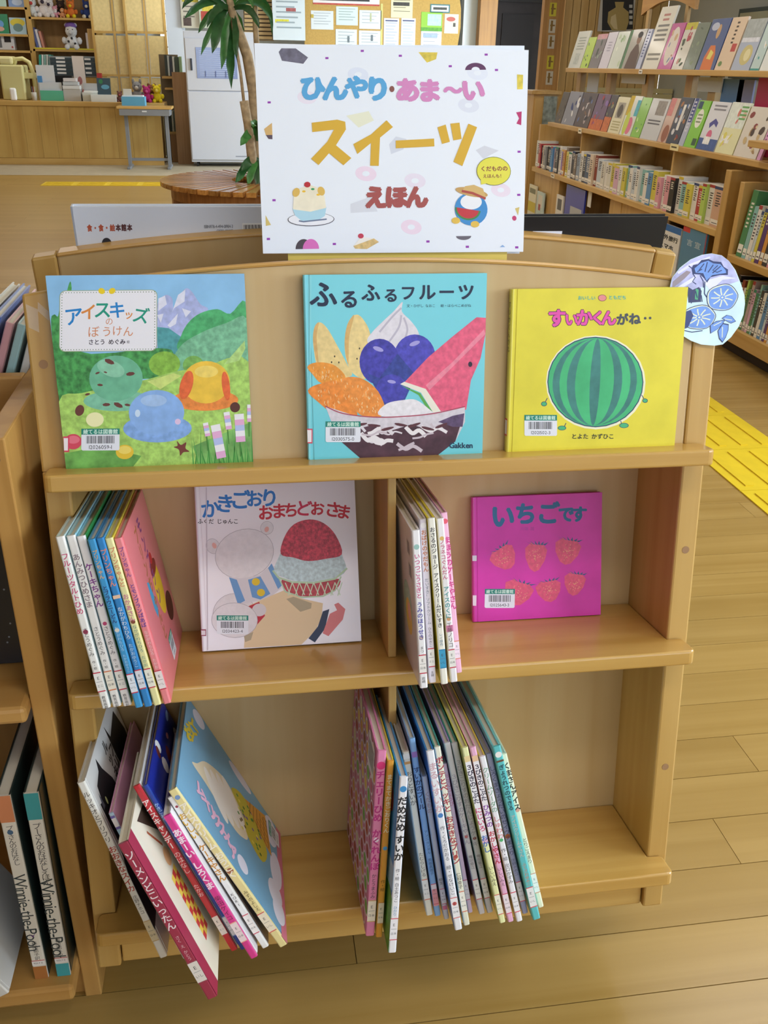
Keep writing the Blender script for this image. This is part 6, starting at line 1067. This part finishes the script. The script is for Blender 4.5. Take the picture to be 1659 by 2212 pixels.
# things on the counter (z = zc)
Yk = 12.95; zk = zc + .0006
o, w, h = P1('cream_machine', 1, 140, 52, 207, Yk, .38, M('#cfc88c', .5), 'cream coloured machine with curved handle at the left end of the counter', 'machine', base=zk, bevel=.02)
hb = MB(); hb.tube([(w * .1, .1, h * .98), (w * .2, .1, h * 1.16), (w * .5, .1, h * 1.18), (w * .75, .1, h * 1.08), (w * .86, .1, h * .8), (w * .88, .1, h * .5), (w * .88, .1, 0)], .028, M('#d4cc90', .5), 8); hb.build('handle', o, True); part('side_tray', o, ((w / 2, .05, h * .62), (w * .86, .3, h * .78), M('#cfc88c', .5))); MB().box((-w / 2, .02, h), (w * .1, .35, h + .10), M('#d8cf98', .5)).build('lid', o, bevel=.03)
o, w, h = P1('white_dispenser', 20, 190, 34, 208, Yk - .1, .06, M('#f0f2f2', .4), 'small rounded white dispenser on the counter', 'dispenser', base=zk, bevel=.02)
cu = empty('pen_cup', (at(74, 208, Y=Yk).x, Yk, zk), label='grey pen cup on the counter by the cream machine', cat='cup'); MB().lathe([(.032, 0), (.036, .10), (.033, .10), (.030, .01)], M('#b8b4a8'), 12).build('cup', cu, True); 
for i in range(3): MB().tube([(.01 * (i - 1), 0, .02), (.02 * (i - 1), .005, .17)], .004, M(('#6a6a78', '#a84a48', '#d8d8d8')[i]), 6).build('pen', cu)
ls = empty('leaflet_stand', (at(106, 210, Y=Yk).x, Yk, zk), label='tiered leaflet stand with white and mint sheets on the counter', cat='stand')
for i, (x0, y0, x1, y1, c, nm) in enumerate(((80, 141, 114, 180, '#d4d8dc', 'back_sheet'), (86, 178, 132, 198, '#ccd2d8', 'middle_sheet'), (89, 196, 136, 212, '#58b494', 'front_sheet'))):
    a_, b_ = at(x0, y1, Y=Yk), at(x1, y0, Y=Yk); part(nm, ls, ((a_.x - ls.location.x, .04 - .03 * i, 0), (b_.x - ls.location.x, .05 - .03 * i, b_.z - zk), M(c, .5)))
part('blue_mark', ls, ((-.12, .008, .22), (-.06, .0095, .30), M('#4a8cc8')))
P1('monitor', 119, 163, 158, 202, 13.15, .05, M('#141518', .3), 'black monitor back on the counter', 'monitor', base=zk + .09, bevel=.01)
part('monitor_stand', bpy.data.objects['monitor'], ((-.03, .0, -.09), (.03, .05, 0), M('#141518')), ((-.1, -.05, -.09), (.1, .12, -.08), M('#141518')))
o, w, h = P1('leaflet_tray', 137, 192, 174, 212, Yk, .2, '#b8b8b4', 'grey leaflet tray with stacked papers on the counter', 'tray', base=zk); 
for i in range(3): part('paper_stack', o, ((-w / 2 + .01 * i, -.01, h + .045 * i), (w / 2 - .02 * i, .18 - .02 * i, h + .045 * i + .04), M(('#d8dcdc', '#c0c8cc', '#d4d0d0')[i])))
o, w, h = P1('paper_tray', 178, 200, 214, 210, Yk, .24, '#c8ccc4', 'low white paper tray on the counter', 'tray', base=zk); part('back_rest', o, ((-w / 2, .18, h), (w / 2 - .02, .2, h + .11), M('#c8c8c8'))); part('sheets', o, ((-w / 2 + .02, 0, h), (w / 2 - .01, .16, h + .02), M('#e4e8e4')))
o, w, h = P1('hanging_strip', 158, 121, 183, 182, 13.3, .01, '#d8ccc4', 'tall pale strip poster standing behind the counter trays', 'poster', base=zk); a = Art(.0002); a.ell(.0, h * .45, .03, .05, M('#a86a68')); a.ell(.05, h * .15, .05, .06, M('#c05a58')); a.ell(-.02, h * .25, .03, .04, M('#b88078')); a.build('strip_print', o, 'sheet', 0)
flatbook(211, 168, 240, 205, Yk - .02, zk, '#2a4450', 'dark teal book on a stand on the counter', None, [(.1, .62, .3, .1, '#5a98b0'), (-.2, .85, .15, .1, '#2f7a48')], -10)
P1('red_box', 209, 158, 219, 168, 13.3, .08, '#b83a38', 'small red box behind the dark teal book', 'box', base=zk + .2); part('box_stand', bpy.data.objects['red_box'], ((-.03, .01, -.2), (.03, .07, 0), M('#8a8478')))
o, w, h = P1('leaflet_pile', 196, 205, 250, 211, Yk - .12, .2, '#d8dcd8', 'flat pile of white leaflets on the counter', 'leaflets', base=zk)
GP = 'soft toys at the right end of the counter'
toy('soft_toy', 258, 199, 19, Yk, zk, '#6a4038', '#a8504a', 'small brown soft toy on the counter', GP); toy('soft_toy', 297, 200, 38, Yk + .12, zk, '#8a8a8c', '#c8c4bc', 'grey rabbit soft toy on the counter', GP, 2); toy('soft_toy', 328, 196, 32, Yk + .22, zk, '#7a5030', '#a87a50', 'brown bear behind the bright toys on the counter', GP); toy('soft_toy', 318, 210, 30, Yk - .05, zk, '#a8206a', '#c04a88', 'magenta soft toy on the counter', GP); toy('soft_toy', 340, 208, 32, Yk, zk, '#e0cc20', '#f0e070', 'yellow soft toy at the counter end', GP)
o, w, h = P1('blue_tray', 262, 209, 312, 216, 12.4, .25, '#5aa0c0', 'blue paper tray on the school desk', 'tray', base=.7655); part('paper', o, ((-w / 2 + .01, .02, h), (w / 2 - .02, .22, h + .015), M('#d8dcdc'))); part('card', o, ((-w / 2 + .02, .1, h), (-.02, .11, h + .09), M('#c8c4b8')))
# woven screens, window strip and wall pieces
wv_ = stripes('#d8b870', '#b8944c', 'z', 40, .6)
for x0, y0, x1, y1, Y, la in ((211, -30, 286, 182, 13.75, 'left pale woven screen behind the counter'), (284, -30, 352, 212, 13.72, 'right pale woven screen behind the counter')):
    a_, b_ = at(x0, y1, Y=Y), at(x1, y0, Y=Y); s_ = empty('woven_screen', ((a_.x + b_.x) / 2, Y, 0), label=la, cat='screen', group='woven screens'); w = (b_.x - a_.x) / 2; top = b_.z
    for i in range(4):
        for j in range(2): part('panel', s_, ((-w + .025 + j * w, 0, .05 + (top - .1) * i / 4), (-.02 + j * w, .012, .02 + (top - .1) * (i + 1) / 4), M('#dcc68a', .6, .08, 26)))
    for x in (-w, -.012, w - .03): part('stile', s_, ((x, -.01, 0), (x + .03, .02, top), cw))
    for i in range(5): z = (top - .04) * i / 4; part('rail', s_, ((-w, -.008, z), (w, .018, z + .03), cw))
wn = empty('window_4', (at(356, 60, Y=15.4).x, 15.4, 0), kind='structure')
for i, (y0, y1) in enumerate(((-30, 28), (31, 66), (69, 100), (103, 140))): PB('pane', wn, 347, y0, 370, y1, 15.4, .01, M('#f4f4ec', .2, emit=.9), org=(wn.location.x, 15.4, 0))
PB('frame', wn, 345, -40, 372, 150, 15.42, .03, '#4a4238', org=(wn.location.x, 15.4, 0))
o = PB('trim_1', None, 366, -60, 403, 330, 14.6, .3, M('#dfe4ea', .7)); o['kind'] = 'structure'
def sheet(x0, y0, x1, y1, Y, c, label, prints=(), group=None, cat='paper'):
    a_, b_ = at(x0, y1, Y=Y), at(x1, y0, Y=Y); w = b_.x - a_.x; h = b_.z - a_.z; o = MB().box((0, 0, 0), (w, .004, h), M(c, .6)).build('notice_sheet'); o.location = (a_.x, Y - .005, a_.z); tag(o, label, cat, group); a = Art(.0004)
    for r in prints:
        if r[0] == 'l':
            for i in range(r[1]): a.rect(w * .12, h * (.86 - .72 * i / r[1]), w * (.88 - .1 * (i % 3)), h * (.86 - .72 * i / r[1]) + h * .03, M(r[2]))
        elif r[0] == 'r': a.rect(r[1] * w, r[2] * h, r[3] * w, r[4] * h, M(r[5], .6, .15, 30))
        elif r[0] == 'e': a.ell(r[1] * w, r[2] * h, r[3] * w, r[4] * h, M(r[5]))
    if a.f: a.build('sheet_print', o, 'sheet', 0)
    return o
GW = 'papers on the far wall'
sheet(393, -30, 430, 60, 14.55, '#d4cdb8', 'beige poster on the white pillar behind the plant', [('l', 6, '#7a7468'), ('r', .1, .05, .5, .25, '#5a4a44'), ('r', .1, .62, .9, .75, '#d0c040')], GW); sheet(432, -30, 462, 60, 14.5, '#c8d0b8', 'greenish poster behind the plant leaves', [('r', .1, .1, .6, .4, '#b84a40'), ('r', .2, .4, .9, .6, '#d8c84a')], GW)
lv = empty('louvre_panel', (at(560, 40, Y=14.6).x, 14.6, 0), label='wooden louvre panel on the far wall above the white cabinet', cat='louvre')
for i in range(11): PB('slat', lv, 528, -12 + i * 9, 588, -6 + i * 9, 14.6, .03, '#b89a68', org=(lv.location.x, 14.6, 0))
PB('backing', lv, 526, -20, 590, 88, 14.64, .01, '#7a6444', org=(lv.location.x, 14.6, 0))
sheet(590, -20, 658, 86, 14.45, '#d4dcde', 'glossy white schedule sheet left of the notice board', [('r', .1, .82, .5, .9, '#d8d040'), ('r', .08, .35, .5, .42, '#d8d040'), ('r', .42, .55, .72, .65, '#a85a58'), ('l', 7, '#98a4a8')], GW)
# notice board with curved end
Yn = 14.5; pts = [at(x, y, Y=Yn) for x, y in ((658, 250), (940, 250), (968, 180), (985, 120), (995, 60), (996, 20), (990, -30), (658, -30))]
nb = MB().prism([(p.x, p.z) for p in pts], Yn, Yn + .03, M('#bd9850', .8, .08, 40), 'xzy').build('notice_board'); tag(nb, 'tan cork notice board with a curved right end on the far wall', 'notice board')
NB = [((676, -12, 820, 9), '#e4dcd8', [('r', 0, 0, 1, .14, '#b84a40'), ('r', .1, .35, .85, .65, '#3a3a3a')], 'white heading strip with red edge on the notice board'), ((672, 24, 720, 63), '#d8dcdc', [('l', 5, '#a0a8ac'), ('r', 0, .6, .12, .8, '#c0a848')], 'calendar sheet at the left of the notice board'), ((726, 15, 773, 54), '#d0dcd8', [('l', 5, '#8a9c98')], 'mint edged sheet beside the calendar on the notice board'), ((776, 23, 824, 62), '#d8dcdc', [('l', 4, '#a4acb0'), ('r', .48, .4, .55, .85, '#b0b48a')], 'calendar sheet near the yellow strip, upper'), ((725, 64, 771, 110), '#d8dcdc', [('l', 5, '#a4acb0'), ('r', .55, .4, .65, .7, '#6a7478')], 'calendar sheet low in the middle of the notice board'), ((775, 67, 822, 110), '#d8dcdc', [('l', 5, '#a4acb0'), ('r', .55, .5, .65, .8, '#6a7478')], 'calendar sheet near the yellow strip, lower'), ((821, 8, 827, 110), '#d0c87a', [], 'narrow yellow paper strip on the notice board'), ((844, -4, 892, 38), '#d8d0ac', [('l', 4, '#7a7258'), ('r', .1, .6, .85, .78, '#3a3630')], 'cream sheet with bold heading on the notice board'), ((828, 40, 862, 120), '#d8d8e0', [('l', 9, '#b8bcc8'), ('r', .1, .92, .9, .95, '#3a4068')], 'left of two list sheets on the notice board'), ((865, 40, 898, 120), '#d8d8e0', [('l', 9, '#b8bcc8'), ('r', .1, .92, .9, .95, '#3a4068')], 'right of two list sheets on the notice board'), ((929, 10, 972, 27), '#3f7478', [('r', .06, .14, .94, .86, '#e0e0d8'), ('r', .15, .35, .85, .65, '#44443c')], 'small framed label above the green sheet'), ((909, 27, 956, 67), '#8cbc3a', [('r', .3, .3, .95, .9, '#b0d0cc'), ('r', 0, 0, 1, .2, '#5a9a30')], 'green photo sheet on the notice board'), ((908, 68, 954, 120), '#d4d8dc', [('r', .1, .75, .8, .92, '#98acd0'), ('l', 5, '#a8a8b0')], 'white sheet with a blue heading below the green one'), ((959, 31, 991, 72), '#d8d0b8', [('e', 0.45, .74, .32, .12, '#b85a4c'), ('r', .62, .35, .8, .55, '#4a443c')], 'cream sheet with a red oval at the board end')]
for (x0, y0, x1, y1), c, pr, la in NB: sheet(x0, y0, x1, y1, Yn, c, la, pr, 'papers on the notice board')
# dark doorway, its frame and the far pillars
dw = empty('door_1', (at(1110, 90, Y=14.4).x, 14.4, 0), kind='structure'); og2 = (dw.location.x, 14.4, 0)
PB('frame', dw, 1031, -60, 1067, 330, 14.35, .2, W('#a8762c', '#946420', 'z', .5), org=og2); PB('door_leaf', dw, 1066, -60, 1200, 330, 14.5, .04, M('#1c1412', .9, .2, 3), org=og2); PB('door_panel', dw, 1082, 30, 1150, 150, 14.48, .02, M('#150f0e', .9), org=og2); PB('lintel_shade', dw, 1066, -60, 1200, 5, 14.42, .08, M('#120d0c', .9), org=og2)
o = PB('trim_2', None, 996, -60, 1034, 330, 14.62, .2, M('#dde0e0', .7)); o['kind'] = 'structure'
ps = PB('letter_post', None, 1170, -30, 1213, 198, 8.2, .08, W('#c0904a', '#a87838', 'z', .5)); tag(ps, 'wooden post with a strip of yellow letter stickers by the right bookshelf', 'post')
for i, (y, c) in enumerate(((20, '#d8cc30'), (56, '#cfc9b8'), (90, '#cdc6b4'), (134, '#d8cc30'), (168, '#cfc8b6'))):
    a_, b_ = at(1186 - i * 2, y + 15, Y=8.2), at(1203 - i * 2, y - 14, Y=8.2); q = MB().box((a_.x, 8.196, a_.z), (b_.x, 8.2, b_.z), M(c, .5)).build('sticker', ps); a = Art(.0003); cx, cz = (a_.x + b_.x) / 2, (a_.z + b_.z) / 2; a.rect(cx - .015, cz - .04, cx + .005, cz + .045, M('#8a6a28')); a.rect(cx - .02, cz + .0, cx + .025, cz + .012, M('#8a6a28')); a.build('letter', q, 'sheet', 8.196)
ww = empty('wall_wood', (3.3, 8.3, 0), kind='structure'); xa, xb = at(1212, 100, Y=8.3).x, 3.9
nb_ = 13
for i in range(nb_): x0 = xa + (xb - xa) * i / nb_; part('board', ww, ((x0 - 3.3 + .003, 0, 0), (x0 - 3.3 + (xb - xa) / nb_ - .003, .03, 2.6), W('#e0be7c', '#d2aa64', 'z', .5, .4, rand=.05)))
part('backing', ww, ((xa - 3.3, .03, 0), (xb - 3.3, .05, 3.1), M('#6a4f28')))
vp_ = PB('vase_poster', None, 1296, -40, 1371, 69, 8.27, .006, M('#d8d4cc', .5)); tag(vp_, 'dark poster of a pale clay jar on the wooden wall', 'poster'); a = Art(.0005)
def V8(*pp): return [(lambda p: (p.x, p.z))(at(x, y, Y=8.27)) for x, y in pp]
a.poly(V8((1300, 66), (1367, 63), (1370, -38), (1303, -38)), M('#2e2c2c')); a.poly(V8((1322, 66), (1352, 66), (1358, 48), (1358, 26), (1346, 16), (1348, 4), (1328, 4), (1330, 16), (1314, 26), (1312, 48)), M('#c4ac6a')); a.poly(V8((1326, 62), (1334, 64), (1330, 30), (1320, 36), (1318, 50)), M('#ead8a4'))
for y in (10, 22, 34, 46): a.poly(V8((1359, y), (1366, y), (1366, y + 7), (1359, y + 7)), M('#d8d8d4'))
a.build('poster_print', vp_, 'sheet', 8.27)
# side cabinet, window rail and small things beyond the right bookshelf
sc_ = empty('side_cabinet', (2.62, 7.3, 0), label='light wooden side cabinet at the far end of the right bookshelf', cat='cabinet'); x0, x1 = at(1150, 260, Y=7.3).x, at(1204, 260, Y=7.3).x; zt = at(1180, 196, Y=7.3).z
part('body', sc_, ((x0 - 2.62, .02, .02), (x1 - 2.62, .42, zt - .03), swz)); part('top', sc_, ((x0 - 2.64, 0, zt - .03), (x1 - 2.60, .44, zt), sw), bevel=.004); part('door', sc_, ((x0 - 2.61, 0, .05), (x1 - 2.63, .018, zt - .06), swz), bevel=.004)
pc = P1('glass_picture', 1172, 208, 1200, 298, 7.27, .012, M('#8a948c', .15, .5, 20, coat=1), 'grey photo panel hung on the side cabinet', 'picture')
rl = empty('window_rail', (3.3, 7.9, 0), label='pale wooden rail seen between the two magazine ledges', cat='rail')
for y in (191, 203): p, q = at(1255, y, Y=7.9), at(1560, y + 14, Y=7.9); part('rail', rl, ((p.x - 3.3, 0, p.z - .03), (3.88 - 3.3, .04, p.z + .01), M('#d8c890', .5)))
part('rail_post', rl, ((-.35, .01, 0), (-.31, .035, at(1255, 191, Y=7.9).z), M('#c8b070'))); part('rail_post', rl, ((.45, .01, 0), (.49, .035, at(1255, 191, Y=7.9).z), M('#c8b070')))
for x0, y0, x1, y1, c, la in ((1344, 160, 1392, 182, '#d0d4d4', 'small white slip hanging under the upper ledge, left'), (1510, 166, 1556, 200, '#ccd2d0', 'white note hanging under the upper ledge, right'), (1271, 158, 1290, 200, '#c4c8cc', 'narrow grey slip hanging under the upper ledge')):
    p, q = at(x0, y0, X=2.49), at(x1, y1, X=2.49); o = MB().box((0, q.y, q.z), (.003, p.y, p.z), M(c, .5)).build('hanging_note'); o.location = (2.49, 0, 0); tag(o, la, 'note', 'notes under the upper ledge')
for x0, y0, x1, y1, c, la, dd in ((1563, 170, 1600, 222, '#5a86b8', 'blue leaflet behind the middle ledge', '#c8b8c8'), (1598, 172, 1622, 222, '#8a90b8', 'periwinkle leaflet behind the middle ledge', '#b8b49a'), (1640, 168, 1675, 234, '#c8285c', 'crimson folder behind the middle ledge at the photo edge', None)):
    p, q = at(x0, y0, X=2.50), at(x1, y1, X=2.50); z0 = zB + .001; o = MB().box((0, q.y, z0), (.01, p.y, p.z), M(c, .4)).build('leaflet'); o.location = (2.50, 0, 0); tag(o, la, 'leaflet', 'leaflets behind the middle ledge')
    if dd: part('lower_band', o, ((-.001, q.y + .004, z0 + .002), (0, p.y - .004, z0 + (p.z - z0) * .55), M(dd, .5)))
hd = empty('arched_sign', (2.62, 5.2, 0), label='arched wooden shelf sign with a green dot above the upper ledge', cat='sign'); p, q = at(1396, 8, X=2.62), at(1500, 8, X=2.62); ym = (p.y + q.y) / 2; hw = abs(p.y - q.y) / 2; zb0 = p.z - .02
mb = MB(); prof = [(-hw * 1.15, .09)] + [(hw * 1.15 * math.sin(t), .0 + .06 * (1 - math.cos(t * 1.1))) for t in [-.0 + 0]] 
pr = [(y_, .10) for y_ in (hw * 1.1, -hw * 1.1)] + [(-hw * 1.1 + 2.2 * hw * i / 10, -.05 + .07 * math.sin(math.pi * i / 10)) for i in range(11)]
mb.prism([(y_ + ym - 5.2, z_ + zb0) for y_, z_ in pr], -.012, .012, W('#c8964a', '#b5823a', 'y', .4), 'yzx'); mb.build('board', hd)
for s_ in (-1, 1): part('support', hd, ((-.01, ym - 5.2 + s_ * hw * .8 - .02, zA), (.01, ym - 5.2 + s_ * hw * .8 + .02, zb0 + .02), swz))
part('green_dot', hd, ((-.014, ym - 5.2 + hw * .5, zb0 + .04), (-.012, ym - 5.2 + hw * .8, zb0 + .075), M('#3a9a48')))
sp('sign_shelf', (2.56, 4.6, zA - .03), (2.66, 5.8, zA))
fr = empty('framed_picture', (3.88, 4.4, 0), label='thin dark picture frame on the grey right wall', cat='picture'); p, q = at(1601, 20, X=3.88), at(1720, 60, X=3.88); o = MB().box((-.015, q.y - 4.4, p.z - .5), (0, p.y - 4.4, p.z), M('#3a4a48', .4)).build('frame', fr); MB().box((-.018, q.y - 4.4 + .03, p.z - .47), (-.015, p.y - 4.4 - .03, p.z - .03), M('#b4b8a0', .15, coat=1)).build('picture', fr)
# ================================================================ round bench and the dracaena in its middle
bn = empty('round_bench', (.06, 7.1, 0), label='round slatted wooden bench around the tall plant', cat='bench'); NS = 54; zS = .425
def wedge(r0, r1, half, z0, z1, m):
    g = .026; a0 = half - g / r0 / 2; a1 = half - g / r1 / 2
    P = [(r0 * math.cos(-a0), r0 * math.sin(-a0)), (r1 * math.cos(-a1), r1 * math.sin(-a1)), (r1 * math.cos(a1), r1 * math.sin(a1)), (r0 * math.cos(a0), r0 * math.sin(a0))]; return MB().prism(P, z0, z1, m).mesh('slat')
bm_ = W('#c08a48', '#9a6630', 'x', .25, .8, coat=.4, rand=.30); me = wedge(.30, .88, math.pi / NS, zS - .035, zS, bm_)  # random slat tones stand in for their differing reflections
for i in range(NS):
    o = bpy.data.objects.new('slat', me); COL.objects.link(o); o.parent = bn; o.rotation_euler = (0, 0, 2 * math.pi * i / NS)
ring = MB()
for r, w in ((.80, .03), (.40, .03)):
    n = 40; vs_ = []; fs = []
    for k in range(n):
        t = 2 * math.pi * k / n
        for rr_, z in ((r - w, zS - .13), (r, zS - .13), (r, zS - .036), (r - w, zS - .036)): vs_.append((rr_ * math.cos(t), rr_ * math.sin(t), z))
    for k in range(n):
        for j in range(4): fs.append((k * 4 + j, ((k + 1) % n) * 4 + j, ((k + 1) % n) * 4 + (j + 1) % 4, k * 4 + (j + 1) % 4))
    MB().add(vs_, fs, W('#a87440', '#8a5a2c', 'z', .4)).build('apron_ring', bn)
lm = MB().box((-.035, -.05, 0), (.035, .05, zS - .036), W('#b07c44', '#94642e', 'z', .4)).mesh('leg')
for r, n in ((.76, 10), (.37, 6)):
    for k in range(n): o = bpy.data.objects.new('leg', lm); COL.objects.link(o); o.parent = bn; t = 2 * math.pi * (k + .3) / n; o.location = (r * math.cos(t), r * math.sin(t), 0); o.rotation_euler = (0, 0, t)
pl = empty('dracaena_plant', (.06, 7.1, 0), label='tall dracaena with drooping green leaves growing through the round bench', cat='plant')
def LP(x, y, dy=0): p = at(x, y, Y=7.1 + dy); return (p.x - .06, p.y - 7.1, p.z)
MB().lathe([(.24, 0), (.27, .36), (.25, .36), (.24, .30), (.0, .30)], M('#7a5a40', .7), 24).build('pot', pl, True)
bk_ = M('#b09a78', .85, .25, 25, bump=.6)
MB().tube([LP(562, 430), LP(556, 330), LP(548, 200), LP(534, 120), LP(515, 66), LP(500, 20), LP(490, -40)], [.050, .048, .044, .042, .038, .030, .022], bk_, 10).build('trunk', pl, True)
MB().tube([LP(548, 430, -.1), LP(544, 340, -.1), LP(536, 270, -.1), LP(527, 218, -.1)], [.042, .040, .036, .036], bk_, 10).build('trunk', pl, True); MB().tube([LP(527, 222, -.1), LP(520, 160, -.08), LP(508, 90, -.05), LP(500, 40, 0)], .012, bk_, 8).build('trunk', pl, True)
MB().tube([LP(575, 430, .1), LP(566, 330, .1), LP(560, 180, .1), LP(552, 60, .1), LP(550, -40, .1)], [.03, .028, .026, .022, .02], bk_, 10).build('trunk', pl, True)
lg = [M('#2f6a34', .35, .25, 20), M('#3f7f3a', .35, .25, 20), M('#27562c', .35, .2, 20)]
def leaf(p0, p1, p2, p3, w, m):
    P = [Vector(p) for p in (p0, p1, p2, p3)]; n = 9; vs_ = []; fs = []
    for i in range(n):
        t = i / (n - 1); c = P[0] * (1 - t) ** 3 + P[1] * 3 * t * (1 - t) ** 2 + P[2] * 3 * t * t * (1 - t) + P[3] * t ** 3; d = (P[1] - P[0]) * (1 - t) ** 2 + (P[2] - P[1]) * 2 * t * (1 - t) + (P[3] - P[2]) * t * t
        s_ = Vector((d.z, 0, -d.x)); s_ = s_.normalized() if s_.length > 1e-6 else Vector((1, 0, 0)); s_ = (s_ + Vector((0, .35, 0))).normalized(); k = w * (math.sin(math.pi * min(1, t * .94 + .06)) ** .6) * (1 + .12 * math.sin(i * 2.4))
        vs_ += [tuple(c - s_ * k), tuple(c + Vector((0, .012, 0))), tuple(c + s_ * k)]
    for i in range(n - 1): fs += [(i * 3, i * 3 + 1, i * 3 + 4, i * 3 + 3), (i * 3 + 1, i * 3 + 2, i * 3 + 5, i * 3 + 4)]
    MB().add(vs_, fs, m).build('leaf', pl, True)
LV = [((495, 20), (450, -20), (420, 20), (398, 40), 9), ((495, 22), (455, 10), (440, 50), (428, 72), 8), ((490, 24), (468, 20), (470, 80), (458, 116), 13), ((496, 25), (500, 60), (495, 120), (500, 193), 12), ((500, 22), (520, 40), (515, 60), (528, 82), 9), ((500, 20), (540, 0), (555, 40), (560, 62), 8), ((500, 18), (545, -20), (580, 10), (590, 52), 9), ((492, 20), (470, 30), (445, 80), (434, 120), 8), ((488, 15), (440, -30), (405, -10), (393, 20), 8), ((505, 15), (560, -30), (590, 0), (588, 80), 7), ((498, 25), (480, 60), (488, 110), (478, 150), 10), ((502, 25), (515, 70), (505, 90), (512, 130), 8), ((494, 10), (470, -40), (450, -20), (440, 10), 9), ((500, 12), (520, -40), (540, -20), (548, 20), 9), ((497, 20), (476, 0), (455, 30), (447, 60), 9)]
for i, (a_, b_, c_, d_, w) in enumerate(LV):
    dy = .18 * math.sin(i * 2.2) - .1; leaf(LP(*a_), LP(*b_, dy * .5), LP(*c_, dy), LP(*d_, dy), w / FPX * 8.1 / 2 * 1.6, lg[i % 3])
for i, (a_, d_) in enumerate((((556, 300), (546, 275)), ((556, 305), (572, 280)), ((552, 345), (508, 395)), ((556, 345), (535, 400)), ((560, 345), (556, 402)), ((566, 345), (590, 398)), ((550, 290), (519, 315)), ((553, 350), (520, 370)))):
    p, q = LP(*a_, -.1), LP(*d_, -.25); leaf(p, (p[0] * .7 + q[0] * .3, p[1], max(p[2], q[2]) + .04), (p[0] * .3 + q[0] * .7, q[1], q[2] + .05), q, .035, lg[(i + 1) % 3])
